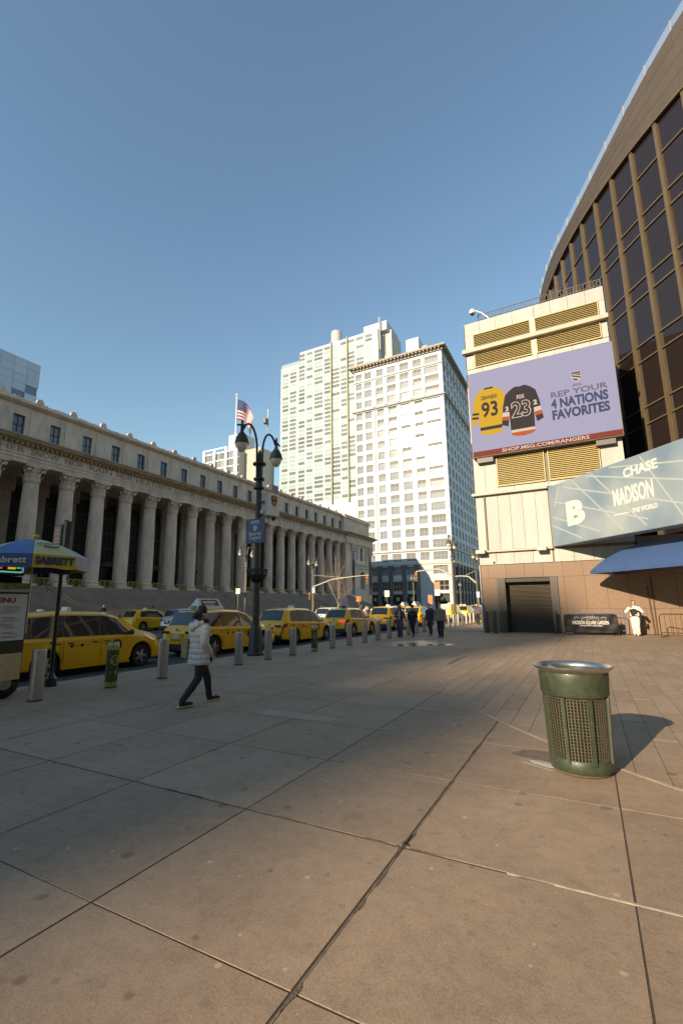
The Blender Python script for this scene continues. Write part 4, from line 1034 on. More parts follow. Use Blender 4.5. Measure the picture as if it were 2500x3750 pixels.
# ================================================================== LITTER BIN
GP = M('bin_green_paint', (0.040,0.054,0.032), 0.46, var=0.42, vs=9, bump=0.05, bs=80, coords='obj', coat=0.1)
BRIM = M('bin_steel_rim', (0.62,0.56,0.48), 0.33, metal=1.0, var=0.15, vs=9, coords='obj')
MESH_ = M('bin_perforated_sheet', (0.088,0.079,0.053), 0.5, var=0.2, vs=20, coords='obj')
bn = thing('litter_bin', 'dark green perforated litter bin with steel rim standing on the plaza', 'litter bin', (-0.215, 5.74, 0), rz=rad(26.5))
part('plinth', MB().lathe([(0.275,0.0),(0.285,0.012),(0.28,0.035)], 40), M('bin_grit', (0.10,0.075,0.04), 0.9, var=0.3, vs=15), bn, smooth=40)
def br_(z): return 0.288 + 0.026*(z/0.8)          # shell radius
part('base_ring', MB().lathe([(0.292,0.03),(0.298,0.04),(0.300,0.135),(0.290,0.15),(0.282,0.15),(0.275,0.04)], 48, cap=False), GP, bn, smooth=40)
col_ = MB().lathe([(0.296,0.735),(0.312,0.745),(0.324,0.755),(0.330,0.77),(0.336,0.90),(0.341,0.965),(0.336,0.985),(0.328,0.99),(0.318,0.985),(0.305,0.75)], 56, cap=False)
part('collar', col_, GP, bn, smooth=40)
rimp = MB().lathe([(0.332,0.985),(0.342,0.992),(0.366,1.012),(0.390,1.030),(0.396,1.042),(0.390,1.050),(0.362,1.046),(0.342,1.030),(0.331,1.005),(0.327,0.985),(0.332,0.985)], 64, cap=False)
part('rim', rimp, BRIM, bn, smooth=50)
part('liner', MB().lathe([(0.330,1.002),(0.322,0.99),(0.296,0.74),(0.25,0.70),(0.20,0.30),(0.05,0.28)], 40, cap=False), M('bin_inside_green', (0.045,0.06,0.05), 0.5), bn, smooth=60)
for k in range(8):                              # ribs
    a = 2*math.pi*k/8; ca, sa = math.cos(a), math.sin(a)
    mb = MB(); w = 0.018
    for r0, r1, z in ((0,0,0),): pass
    def pt(r, t, z): return (r*ca - t*sa, r*sa + t*ca, z)
    v = []
    for z in (0.12, 0.748):
        r = br_(z); v += [pt(r-0.01, -w, z), pt(r+0.024, -w*0.8, z), pt(r+0.024, w*0.8, z), pt(r-0.01, w, z)]
    mb.add(v, [(0,3,2,1),(4,5,6,7)] + [(i, (i+1) % 4, 4+(i+1) % 4, 4+i) for i in range(4)])
    part('rib', mb, GP, bn, bevel=0.004)
# perforated sheet: basket-weave of little bars with real openings, on a dark liner
part('inner_can', MB().lathe([(br_(z)-0.045, z) for z in (0.05, 0.4, 0.74)], 40), M('bin_dark_inside', (0.02,0.018,0.013), 0.8), bn, smooth=60)
for k in range(8):
    a0 = 2*math.pi*k/8; mb = MB()
    nz, na_ = 19, 6
    span = 2*math.pi/8; m0 = 0.085
    def sp_(u, z, d=0.0): r = br_(z) + d; a = a0 + m0 + u*(span-2*m0); return (r*math.cos(a), r*math.sin(a), z)
    def bar(u0, z0, u1, z1, wu, wz):
        q = [(u0-wu, z0-wz), (u1-wu, z1-wz), (u1+wu, z1+wz), (u0+wu, z0+wz)]
        mb.add([sp_(u, z) for u, z in q] + [sp_(u, z, -0.006) for u, z in q], [(0,1,2,3),(7,6,5,4),(0,4,5,1),(1,5,6,2),(2,6,7,3),(3,7,4,0)])
    za, zb = 0.15, 0.735; dz = (zb-za)/nz; du = 1.0/na_
    for i in range(nz+1): bar(0, za+i*dz, 1, za+i*dz, 0, 0.0045)
    for j in range(na_+1): bar(j*du, za, j*du, zb, 0.022, 0)
    for i in range(nz):
        for j in range(na_):
            u, z = j*du, za+i*dz
            bar(u+0.02, z+dz*0.55, u+du*0.62, z+dz*0.95, 0.030, 0.005); bar(u+du*0.45, z+dz*0.10, u+du*0.95, z+dz*0.55, 0.030, 0.005)
    part('perforated_panel', mb, MESH_, bn, normals=False)
for a in (rad(200), rad(22)):
    lp = MB(); lp.box(0.336, 0.345, -0.012, 0.012, 0.80, 0.95); lp.xf(Matrix.Rotation(a, 4, 'Z')); part('hinge_strip', lp, BRIM, bn)
part('fold_tab', MB().add([(-0.12,-0.02,1.035),(-0.06,0.06,1.035),(0.0,-0.02,1.0),(-0.06,-0.09,1.0),(-0.12,-0.02,1.028),(-0.06,0.06,1.028),(0.0,-0.02,0.992),(-0.06,-0.09,0.992)], [(0,1,2,3),(7,6,5,4),(0,4,5,1),(1,5,6,2),(2,6,7,3),(3,7,4,0)]).xf(Matrix.Translation((-0.10,0.12,-0.01))), BRIM, bn)

# ================================================================== BOLLARDS
def lathe_me(nm, prof, mat, n=28, sm=45): return MB().lathe(prof, n).mesh(nm, mat, sm)
bol_me = lathe_me('post', [(0.121,0.0),(0.121,0.905),(0.118,0.925),(0.108,0.936),(0.02,0.94)], STEEL)
bol_base = lathe_me('base_ring', [(0.124,0.0),(0.125,0.03),(0.1215,0.034)], M('bollard_base_dark', (0.05,0.045,0.04), 0.6))
WRAP = M('bollard_wrap_green', (0.040,0.055,0.025), 0.6, var=0.15, vs=6); WY = M('wrap_yellow', (0.70,0.55,0.03), 0.6); WK = M('wrap_black', (0.02,0.02,0.015), 0.6)
def steel_bollard(x, y, label):
    o = thing('bollard', label, 'bollard', (x, y, 0.0), group='steel bollards along the kerb')
    O('post', bol_me, o); O('base_ring', bol_base, o); return o
def wrap_bollard(x, y, label, tilt=0.0):
    o = thing('wrapped_bollard', label, 'bollard', (x, y, 0.0), group='taxi stand bollards')
    O('post', bol_me, o, (0,0,0.0)); O('base_ring', bol_base, o)
    w = part('wrap', MB().lathe([(0.1235,0.05),(0.1255,0.052),(0.1255,0.868),(0.1235,0.87)], 36, cap=False), WRAP, o, smooth=40)
    for zz in (0.055, 0.795):                     # checker bands
        by, bk = MB(), MB()
        for r in range(2):
            for k in range(24):
                a0, a1 = 2*math.pi*k/24, 2*math.pi*(k+1)/24
                rr = 0.1272
                q = [(rr*math.cos(a0), rr*math.sin(a0), zz+r*0.036), (rr*math.cos(a1), rr*math.sin(a1), zz+r*0.036), (rr*math.cos(a1), rr*math.sin(a1), zz+(r+1)*0.036), (rr*math.cos(a0), rr*math.sin(a0), zz+(r+1)*0.036)]
                (by if (k+r) % 2 else bk).add(q, [(0,1,2,3)])
        part('checker_squares', by, WY, w, normals=False, kind='stuff'); part('checker_squares', bk, WK, w, normals=False, kind='stuff')
    # emblem: ring with a car front, and an arrow, on the side towards the plaza
    def cyl_map(pts, nm, ang0):
        rr = 0.1280; mb = MB(); mb.add([(rr*math.cos(ang0 + u/rr), rr*math.sin(ang0 + u/rr), z) for u, z in pts], [tuple(range(len(pts)))]); return part(nm, mb, WY, w, normals=False)
    A = math.atan2(-y, -x) + rad(26)
    rr = 0.1280; ring = MB(); cz, R1, R2 = 0.58, 0.098, 0.086
    for k in range(28):
        t0, t1 = 2*math.pi*k/28, 2*math.pi*(k+1)/28
        q = [(R2*math.cos(t0), R2*math.sin(t0)), (R1*math.cos(t0), R1*math.sin(t0)), (R1*math.cos(t1), R1*math.sin(t1)), (R2*math.cos(t1), R2*math.sin(t1))]
        ring.add([(rr*math.cos(A+u/rr), rr*math.sin(A+u/rr), cz+v) for u, v in q], [(0,1,2,3)])
    part('emblem_ring', ring, WY, w, normals=False)
    cyl_map([(-0.055,cz-0.045),(-0.04,cz-0.045),(-0.038,cz-0.03),(0.038,cz-0.03),(0.04,cz-0.045),(0.055,cz-0.045),(0.058,cz+0.0),(0.035,cz+0.045),(-0.035,cz+0.045),(-0.058,cz+0.0)], 'emblem_car', A)
    cyl_map([(-0.085,0.30),(0.02,0.30),(0.02,0.275),(0.085,0.325),(0.02,0.375),(0.02,0.35),(-0.085,0.35)], 'arrow', A)
    return o
BY = [5.34, 6.91, 8.30, 9.72, 11.12, 12.57, 14.01, 15.48, 16.90, 18.42, 20.0, 21.55]
BY += [21.55 + 1.49*k for k in range(1, 22)]
nst = 0
wl_ = {1: 'green wrapped taxi stand bollard with yellow car emblem, nearest the food cart', 7: 'green wrapped taxi stand bollard beside front wheel of the third taxi', 28: 'green wrapped bollard far along kerb beside dark jacketed walker'}
for i, y in enumerate(BY):
    if i in wl_: wrap_bollard(-9.30, y, wl_[i]); continue
    if i == 3: lab = 'brushed steel bollard hidden behind the walker in white coat'
    lab = 'brushed steel bollard, %s plain one along the kerb counting from the food cart' % ORD[nst]
    steel_bollard(-9.30 - (0.0 if i < 20 else 0.01*(i-20)), y, lab); nst += 1
# dark bollards at the shutter door
DB = M('dark_brown_post', (0.055,0.042,0.034), 0.5, var=0.2, vs=4)
db_me = lathe_me('post', [(0.10,0.0),(0.10,1.22),(0.09,1.25),(0.02,1.26)], DB); db_b = lathe_me('base_ring', [(0.13,0.0),(0.13,0.02),(0.10,0.03)], DB)
for (x, y), l in (((-5.42,29.0), 'dark brown post at the outer corner of the granite wall'), ((-4.92,28.75), 'dark brown post second from the granite corner'), ((-4.42,29.4), 'dark brown post at the left jamb of shutter door'), ((-1.72,29.45), 'dark brown post at the right jamb of shutter door')):
    o = thing('dark_post', l, 'bollard', (x, y, 0), group='dark posts guarding the shutter'); O('post', db_me, o); O('base_ring', db_b, o)

# ================================================================== STREET LAMPS
GLASSB = M('lamp_glass', (0.62,0.60,0.55), 0.08, spec=0.6)
def make_lamp(label, x, y, sc=1.0, paint=GREENPAINT, rz=0.0, grp='twin arm street lamps', parts=True):
    o = thing('street_lamp', label, 'street lamp', (x, y, 0), rz, grp)
    o.scale = (sc, sc, sc)
    part('base', MB().lathe([(0.315,0.0),(0.315,0.06),(0.275,0.09),(0.262,0.12),(0.245,0.72),(0.215,0.80),(0.20,0.92),(0.17,0.98),(0.135,1.06)], 8, a0=rad(22.5)), paint, o, smooth=25)
    sh = MB()
    n = 12; rings = []
    for z, r in ((1.0,0.125),(3.5,0.112),(6.75,0.098)):
        rings.append([(r*(1.0 if k % 2 else 0.92)*math.cos(math.pi*k/n), r*(1.0 if k % 2 else 0.92)*math.sin(math.pi*k/n), z) for k in range(2*n)])
    part('shaft', sh.loft(rings), paint, o, smooth=30)
    part('collar', MB().lathe([(0.10,6.02),(0.20,6.06),(0.20,6.12),(0.13,6.16),(0.13,6.36),(0.21,6.40),(0.21,6.47),(0.12,6.52),(0.10,6.9),(0.12,6.95),(0.25,7.0),(0.25,7.07),(0.11,7.12),(0.06,7.5),(0.01,7.62)], 16), paint, o, smooth=35)
    for s_ in (-1, 1):
        arc = [(0, s_*0.14, 6.45), (0, s_*0.155, 7.0), (0, s_*0.17, 7.45)]
        for k in range(1, 13):
            t = math.pi*k/13; arc.append((0, s_*(0.17 + 0.46*(1-math.cos(t))), 7.55 + 0.88*math.sin(t)*(1 if t < math.pi/2 else 1)))
        arc = [p for p in arc if abs(p[1]) < 1.0 or p[2] > 8.05]
        arc.append((0, s_*1.02, 8.22))
        a_ = part('arm', MB().tube(arc, 0.042, 8), paint, o, smooth=50)
        fin = MB(); fin.tube([(0, s_*0.9, 8.30), (0, s_*1.32, 8.16)], 0.035, 6); fin.ell((0, s_*1.06, 8.36), 0.05, 0.05, 0.09, 8, 6); fin.cyl((0, s_*1.06, 8.3), (0, s_*1.06, 7.98), 0.05, 0.07, 8)
        part('bracket', fin, paint, a_, smooth=50)
        lu = part('luminaire', MB().lathe([(0.045,8.0),(0.09,7.95),(0.16,7.86),(0.225,7.72),(0.255,7.58),(0.262,7.52),(0.24,7.515)], 20, (0, s_*1.06, 0)), paint, o, smooth=40)
        part('glass_bowl', MB().lathe([(0.235,7.515),(0.22,7.44),(0.17,7.33),(0.09,7.23),(0.02,7.20)], 20, (0, s_*1.06, 0)), GLASSB, lu, smooth=60)
    return o
make_lamp('dark green twin arm street lamp at kerb carrying police camera box', -10.55, 13.5)
LP2 = M('far_lamp_paint', (0.16,0.14,0.11), 0.6)
make_lamp('twin arm street lamp across the avenue behind the camera lamp', -33.6, 41.0, 1.0, LP2)
make_lamp('twin arm lamp across the avenue with long signal mast arm', -33.6, 55.5, 1.0, LP2)
make_lamp('twin arm lamp on near kerb in front of white loft building corner', -10.45, 41.6, 0.93, M('olive_lamp_paint', (0.075,0.068,0.045), 0.5))
make_lamp('small twin arm lamp far up the avenue by the loft building entrance', -34.2, 100.0, 1.0, LP2)
make_lamp('distant twin arm lamp beyond the side street at the loft corner', -34.0, 143.0, 1.0, LP2)
make_lamp('near kerb lamp post half hidden behind the granite corner', -10.4, 51.4, 0.9, M('olive_lamp_paint', (0.075,0.068,0.045), 0.5))

# police camera box, sign and hanging basket on the near lamp
pb = thing('camera_box', 'white police camera cabinet with gold shield on the lamp post', 'camera box', (-10.42, 13.98, 5.02), rz=rad(-8))
BXW = M('cabinet_white', (0.70,0.69,0.66), 0.5, var=0.12, vs=4)
part('cabinet', MB().box(-0.26, 0.26, -0.27, 0.29, 0.08, 0.92), BXW, pb, bevel=0.015)
part('tray', MB().box(-0.28, 0.28, -0.34, 0.31, 0.03, 0.076), BXW, pb, bevel=0.01)
sd = MB().prism([(-0.15,0.78),(-0.08,0.82),(0.0,0.79),(0.08,0.82),(0.15,0.78),(0.155,0.62),(0.11,0.48),(0.0,0.38),(-0.11,0.48),(-0.155,0.62)], 0.262, 0.267, 'yz')
sp_o = part('shield', sd, M('shield_black', (0.04,0.035,0.03), 0.5), pb)
part('shield_gold', MB().prism([(-0.10,0.74),(0.0,0.75),(0.10,0.74),(0.08,0.68),(-0.08,0.68)], 0.268, 0.271, 'yz'), M('shield_gold', (0.42,0.27,0.08), 0.5), sp_o)
part('shield_gold', MB().prism([(-0.09,0.56),(0.0,0.61),(0.09,0.56),(0.0,0.42)], 0.268, 0.271, 'yz'), M('shield_gold', (0,0,0)), sp_o)
cm = MB(); cm.lathe([(0.11,0.14),(0.13,0.06),(0.12,0.0),(0.06,-0.01)], 16, (-0.05,-0.42,0.08)); cm.box(-0.08, 0.0, -0.40, -0.25, 0.12, 0.2)
part('dome_housing', cm, BXW, pb, smooth=40)
part('dome_lens', MB().ell((-0.05,-0.42,0.05), 0.085, 0.085, 0.1, 12, 8), DARKGLASS, pb, smooth=60)
part('dome_lens', MB().ell((0.10,0.15,-0.03), 0.08, 0.08, 0.09, 12, 8), DARKGLASS, pb, smooth=60)
part('antenna_panel', MB().box(0.0, 0.05, 0.12, 0.44, 1.0, 1.32), M('antenna_grey', (0.30,0.28,0.25), 0.5), pb, bevel=0.01)
part('antenna_mast', MB().cyl((0.02, 0.30, 0.8), (0.02, 0.30, 1.1), 0.02, None, 6), BXW, pb)
part('side_box', MB().box(-0.10, 0.2, 0.30, 0.40, 0.55, 0.86), BXW, pb, bevel=0.01)
part('clamp', MB().box(-0.22, 0.05, -0.52, -0.27, 0.55, 0.60), M('clamp_grey', (0.3,0.3,0.28), 0.4, metal=0.6), pb)
part('cable', MB().tube([(0.05,-0.1,0.03),(0.08,-0.08,-0.18),(0.02,-0.2,-0.25),(-0.1,-0.35,-0.1)], 0.01, 5), BLACK, pb)
aa = thing('radio_antenna', 'thin white antenna mast with small box on right lamp arm', 'antenna', (-10.55, 13.98, 8.40))
part('mast', MB().cyl((0,0,-0.08), (0,0,1.05), 0.022, None, 8), WHITE, aa); part('radio_box', MB().box(-0.06, 0.08, -0.26, -0.08, 0.38, 0.60), M('antenna_grey', (0.3,0.28,0.25)), aa, bevel=0.01)
part('bracket', MB().box(-0.02, 0.02, -0.1, 0.0, 0.42, 0.46), BLACK, aa)
ns_ = thing('police_sign', 'blue police security camera sign on the lamp post', 'sign', (-10.55, 13.34, 3.99))
part('panel', MB().box(-0.40, 0.40, -0.012, 0.012, 0.0, 0.88), M('sign_blue', (0.020,0.045,0.135), 0.35, var=0.1, vs=3), ns_)
part('frame', frame_box(MB(), 0.84, 0.92, 0.025, -0.016, 0.016).xf(Matrix.Translation((0,0,-0.02))), M('sign_frame_grey', (0.06,0.06,0.065), 0.5), ns_)
SW_ = M('sign_white', (0.62,0.63,0.66), 0.6)
for tx, z, sz_, w, bd in (('NYPD', 0.755, 0.19, 0.38, 0.003), ('Security', 0.335, 0.19, 0.56, 0.002), ('Camera', 0.185, 0.19, 0.52, 0.002), ('IN AREA', 0.09, 0.05, 0.14, 0.0)):
    O('lettering', text_mesh(tx, sz_, 0.002, bd, SW_, w), ns_, (0.0, -0.016, z), FACE_S)
part('shield', MB().prism([(-0.085,0.63),(-0.04,0.645),(0,0.63),(0.04,0.645),(0.085,0.63),(0.088,0.54),(0.06,0.46),(0,0.415),(-0.06,0.46),(-0.088,0.54)], -0.017, -0.0125, 'xz'), M('sign_shield_pale', (0.36,0.40,0.50), 0.5), ns_)
part('band', MB().box(-0.13, 0.13, 0.012, 0.09, 0.4, 0.46), BLACK, ns_)
hb = thing('hanging_basket', 'empty black wire flower basket halfway up the lamp post', 'basket', (-10.55, 13.5, 2.55))
mb = MB()
for z, r in ((0.0,0.14),(0.12,0.27),(0.25,0.34),(0.38,0.37),(0.46,0.385)):
    pts = [(r*math.cos(2*math.pi*k/24), r*math.sin(2*math.pi*k/24), z) for k in range(25)]; mb.tube(pts, 0.014 if z < 0.4 else 0.024, 5)
for k in range(16):
    a = 2*math.pi*k/16; mb.tube([(r*math.cos(a), r*math.sin(a), z) for r, z in ((0.10,0.0),(0.27,0.12),(0.34,0.25),(0.37,0.38),(0.385,0.46))], 0.010, 4)
part('wire_cage', mb, BLACK, hb)
part('liner', MB().lathe([(0.12,0.02),(0.25,0.13),(0.31,0.26),(0.30,0.30),(0.11,0.28)], 16), M('basket_liner', (0.045,0.04,0.03), 0.9), hb, smooth=60)

# ================================================================== FOOD CART AND UMBRELLA
fc = thing('food_cart', 'dark food cart with menu board and glowing sign at left edge', 'food cart', (-10.55, 4.42, 0))
CART = M('cart_dark_panel', (0.035,0.036,0.022), 0.5, var=0.3, vs=3)
part('body', MB().box(-0.55, 0.50, -1.1, 1.02, 0.28, 2.02), CART, fc, bevel=0.02)
part('counter', MB().box(-0.6, 0.62, -1.15, 1.06, 2.02, 2.08), M('cart_steel', (0.35,0.33,0.3), 0.35, metal=0.9), fc, bevel=0.008)
part('display_case', MB().box(-0.5, 0.42, -1.0, 0.9, 2.08, 2.34), DARKGLASS, fc, bevel=0.02)
part('shelf_food', MB().box(0.515, 0.535, 0.1, 1.0, 2.09, 2.2), M('food_photo_green', (0.20,0.22,0.04), 0.5, var=0.6, vs=14), fc)
mn = part('menu_board', MB().box(0.505, 0.53, 0.18, 0.98, 1.09, 1.99), M('menu_white', (0.56,0.57,0.58), 0.4), fc)
O('lettering', text_mesh('MENU', 0.13, 0.002, 0.006, M('menu_red', (0.28,0.03,0.03), 0.5), 0.44), mn, (0.533, 0.54, 1.86), FACE_E)
rm = random.Random(5); lines = MB()
for k in range(24):
    z = 1.74 - k*0.026
    if k in (6, 7, 12, 17, 18, 21): continue
    lines.box(0.5315, 0.5335, 0.60 - 0.1*rm.random(), 0.74 + 0.14*rm.random(), z, z+0.008)
    if k % 6 == 5: lines.box(0.5315, 0.5335, 0.22, 0.62, z, z+0.008)
part('menu_lines', lines, M('menu_print', (0.08,0.08,0.085), 0.6), mn, kind='stuff')
part('picture_panel', MB().box(0.505, 0.525, 0.30, 0.99, 0.34, 0.84), M('food_photo', (0.62,0.36,0.06), 0.5, var=0.8, vs=7, col2=(0.55,0.50,0.42)), fc)
led = part('light_sign', MB().box(-0.1, 0.42, 0.30, 0.92, 2.36, 2.78), BLACK, fc, bevel=0.01)
for i, (c, a, b, z0, z1) in enumerate((((0.05,0.35,0.9),0.86,0.90,2.42,2.74),((0.1,0.8,0.15),0.42,0.86,2.71,2.74),((0.1,0.6,0.75),0.42,0.86,2.41,2.44),((0.75,0.6,0.05),0.60,0.74,2.48,2.56),((0.75,0.65,0.05),0.60,0.74,2.60,2.67),((0.2,0.7,0.1),0.76,0.84,2.5,2.66),((0.7,0.12,0.05),0.40,0.50,2.48,2.68))):
    part('light_bar', MB().box(0.422, 0.428, a, b, z0, z1), M('led_%d' % i, (0.02,0.02,0.02), 0.5, emit=c, es=0.35), led)
for y in (-0.8, 0.75):
    w = part('wheel', MB().lathe([(0.05,-0.05),(0.24,-0.05),(0.28,-0.02),(0.28,0.02),(0.24,0.05),(0.05,0.05)], 18).xf(Matrix.Translation((0.45, y, 0.28)) @ Matrix.Rotation(rad(90), 4, 'Y')), BLACK, fc, smooth=40)
    part('hub', MB().lathe([(0.02,0.06),(0.12,0.055),(0.12,0.05)], 12).xf(Matrix.Translation((0.45, y, 0.28)) @ Matrix.Rotation(rad(90), 4, 'Y')), STEEL, w)
um = thing('cart_umbrella', 'yellow and blue umbrella with lettering over the food cart', 'umbrella', (-10.35, 5.60, 0))
ph = math.atan2(-5.60, 10.35) + rad(22)          # heading of the yellow panel facing the plaza
UY = M('umbrella_yellow', (0.62,0.44,0.03), 0.7, var=0.1, vs=3); UYL = M('umbrella_pale_yellow', (0.58,0.52,0.24), 0.7, var=0.1, vs=3); UB = M('umbrella_blue', (0.045,0.17,0.36), 0.7, var=0.15, vs=3); UBD = M('umbrella_deep_blue', (0.03,0.08,0.24), 0.7); UW = M('umbrella_white_blue', (0.36,0.37,0.45), 0.7, var=0.4, vs=6)
UR = 1.06
def uv(a, t):                                     # t: 0 at apex, 1 at the eave
    return Vector((UR*t*math.cos(a), UR*t*math.sin(a), 3.16 - 0.40*t**1.7))
for k in range(8):
    a0, a1 = ph + rad(45*k - 22.5), ph + rad(45*k + 22.5)
    am = UYL if k % 2 == 0 else UB; vm = UY if k % 2 == 0 else UBD
    if k == 1: am = UW; vm = UW
    mb = MB()
    mb.grid(lambda i, j: uv(a0, 0.04+0.96*i)*(1-j) + uv(a1, 0.04+0.96*i)*j, 8, 4)
    pn = part('canopy_panel', mb, am, um, smooth=40)
    va = MB(); e0, e1 = uv(a0, 1), uv(a1, 1)
    va.grid(lambda i, j: (e0*(1-j) + e1*j) + Vector((0,0,-0.27*i - 0.012*math.sin(9*j)*i)) + (e0+e1).normalized()*0.015*math.sin(7*j+k)*i, 4, 10)
    part('valance', va, vm, pn, smooth=60)
    part('rib', MB().tube([uv(a0, 0.06)-Vector((0,0,0.02)), uv(a0, 0.5)-Vector((0,0,0.02)), uv(a0, 0.99)-Vector((0,0,0.02))], 0.012, 5), M('rib_metal', (0.3,0.25,0.1), 0.5), um)
part('pole', MB().cyl((0,0,1.2), (0,0,3.15), 0.022, None, 10), M('pole_metal', (0.5,0.42,0.32), 0.35, metal=0.6), um, smooth=50)
part('finial', MB().ell((0,0,3.22), 0.06, 0.06, 0.055, 12, 8), UY, um, smooth=60)
pc_ = (uv(ph-rad(22.5),1)+uv(ph+rad(22.5),1))/2
nrm = Vector((math.cos(ph), math.sin(ph), 0)); UDK = M('umbrella_lettering', (0.03,0.045,0.11), 0.6)
O('lettering', text_mesh('SABRETT', 0.20, 0.001, 0.012, UDK, 0.74), um, tuple(pc_ + nrm*0.028 + Vector((0,0,-0.135))), (rad(90), 0, ph+rad(90)))
pt_ = (uv(ph-rad(22.5),0.64)+uv(ph+rad(22.5),0.64))/2; slope = math.atan2(0.40*1.7*0.64**0.7/UR*1.08, 1)
O('lettering', text_mesh('SABRETT', 0.13, 0.001, 0.004, UBD, 0.44), um, tuple(pt_ + nrm*0.012 + Vector((0,0,0.035))), (rad(90)-math.pi/2+slope, 0, ph+rad(90)))
hd = MB(); hd.tube([(-0.14,0,0),(-0.05,-0.035,0.0),(0.05,-0.035,0),(0.14,0,0)], 0.018, 6); hd.xf(Matrix.Translation(pt_ + nrm*0.16 + Vector((0,0,-0.035))) @ Matrix.Rotation(ph+rad(90), 4, 'Z') @ Matrix.Rotation(slope, 4, 'X'))
part('sausage_print', hd, M('sausage_red', (0.30,0.10,0.08), 0.6), um)
def side_text(k, s_, sz_, w, m_, dz, bd=0.004):
    a = ph + rad(45*k); e = (uv(a-rad(22.5),1)+uv(a+rad(22.5),1))/2
    O('lettering', text_mesh(s_, sz_, 0.001, bd, m_, w), um, tuple(e + Vector((math.cos(a), math.sin(a), 0))*0.028 + Vector((0,0,dz))), (rad(90), 0, a+rad(90)))
side_text(-1, 'Sabrett', 0.17, 0.62, M('umbrella_script', (0.55,0.55,0.42), 0.7), -0.13)
# black sign post with framed notice
pp = thing('sign_post', 'slim black post with framed orange and yellow notice by food cart', 'sign', (-10.72, 6.45, 0))
part('post', MB().cyl((0,0,0), (0,0,3.75), 0.045, None, 10), BLACK, pp, smooth=50)
part('foot', MB().lathe([(0.13,0.0),(0.13,0.16),(0.09,0.2),(0.05,0.3)], 14), BLACK, pp, smooth=40)
fr_ = part('notice_frame', MB().box(-0.36, -0.04, -0.05, 0.05, 2.72, 3.66), BLACK, pp, bevel=0.008)
part('notice', MB().box(-0.32, -0.08, -0.062, -0.052, 3.06, 3.60), M('notice_orange', (0.45,0.16,0.09), 0.5, var=0.25, vs=8), fr_)
part('notice', MB().box(-0.32, -0.08, -0.062, -0.052, 2.78, 3.055), M('notice_yellow', (0.60,0.44,0.02), 0.5), fr_)
for z in (3.5, 3.42, 3.3, 3.22, 3.14): part('print_line', MB().box(-0.30, -0.12, -0.065, -0.0625, z, z+0.03), M('notice_print', (0.55,0.42,0.36), 0.6), fr_)
part('side_case', MB().box(0.03, 0.12, -0.06, 0.06, 2.75, 3.72), BLACK, pp, bevel=0.01)

# ================================================================== BARRIERS, BANNER
def barrier(name, label, x, y, w, h, rz, mat, bars=14, diag=False, grp=None):
    o = thing(name, label, 'barrier', (x, y, 0), rz, grp); mb = MB()
    pts = [(-w/2,0,0.0),(-w/2,0,h-0.12),(-w/2+0.12,0,h),(w/2-0.12,0,h),(w/2,0,h-0.12),(w/2,0,0.0)]
    part('frame', MB().tube(pts, 0.022, 8), mat, o, smooth=50)
    part('lower_rail', MB().cyl((-w/2,0,0.22), (w/2,0,0.22), 0.018, None, 6), mat, o)
    for i in range(1, bars): x_ = -w/2 + w*i/bars; part('bar', MB().cyl((x_,0,0.22), (x_,0,h), 0.009, None, 5), mat, o)
    for s_ in (-1, 1): part('foot', MB().tube([(s_*w*0.42,-0.28,0.0),(s_*w*0.42,-0.22,0.05),(s_*w*0.42,0.22,0.05),(s_*w*0.42,0.28,0.0)], 0.018, 6), mat, o)
    return o
BKB = M('barrier_black', (0.02,0.018,0.017), 0.45); BLB = M('barrier_blue', (0.09,0.13,0.30), 0.45)
barrier('crowd_barrier', 'blue steel crowd barrier behind the black banner', 0.42, 29.25, 2.5, 1.16, 0, BLB)
barrier('crowd_barrier', 'black crowd barrier under the arena banner', 0.03, 28.55, 2.52, 1.10, 0, BKB)
barrier('crowd_barrier', 'black crowd barrier right of the person in white trousers', 4.1, 27.6, 2.4, 1.12, rad(-32), BKB, 10)
an_ = thing('banner', 'black vinyl banner with white arena lettering tied over barrier', 'banner', (0.03, 28.50, 0))
bnm = MB()
def banp(i, j):
    x = -1.24 + 2.48*i; z = 0.16 + 0.93*j
    edge = 1 - abs(2*i-1)
    return (x, -0.035 - 0.018*math.sin(9*i+2.3*j) - 0.02*math.sin(23*i - 6*j)*(1-0.7*edge) - 0.012*math.sin(14*j+5*i), z - 0.015*math.sin(math.pi*i))
bnm.grid(banp, 48, 18); part('sheet', bnm, M('black_vinyl', (0.016,0.015,0.015), 0.6, spec=0.25, var=0.3, vs=3), an_, smooth=60, normals=False)
BLT = M('banner_white', (0.72,0.69,0.64), 0.6)
O('lettering', text_mesh('Madison Square Garden'.upper(), 0.27, 0.002, 0.004, BLT, 1.70), an_, (0.0, -0.085, 0.66), FACE_S)
O('lettering', text_mesh("THE WORLD'S MOST FAMOUS ARENA", 0.07, 0.002, 0.002, BLT, 1.1), an_, (0.0, -0.085, 0.50), FACE_S)
fan = MB()
for k in range(17):
    a = rad(12 + k*9.75); ca, sa = math.cos(a), math.sin(a)*0.62
    r0, r1 = 0.22, 0.62 if k % 2 else 0.55
    fan.prism([(r0*ca-0.005, 0.80+r0*sa*0.6), (r0*ca+0.005, 0.80+r0*sa*0.6), (1.3*r1*ca+0.007, 0.80+r1*sa*0.62), (1.3*r1*ca-0.007, 0.80+r1*sa*0.62)], -0.086, -0.083, 'xz')
for rx, rz_, z0, w_ in ((0.42,0.16,0.80,0.012),(0.16,0.06,0.80,0.012)):
    p = [(rx*math.cos(rad(t)), -0.085, z0+rz_*math.sin(rad(t))) for t in range(0, 181, 12)]; fan.tube(p, w_*0.6, 4)
for s_ in (-1, 1):
    p = [(s_*(0.64 + 0.11*math.cos(rad(t))), -0.085, 0.90 + 0.06*math.sin(rad(t))) for t in range(-60, 200, 20)]; fan.tube(p, 0.007, 4)
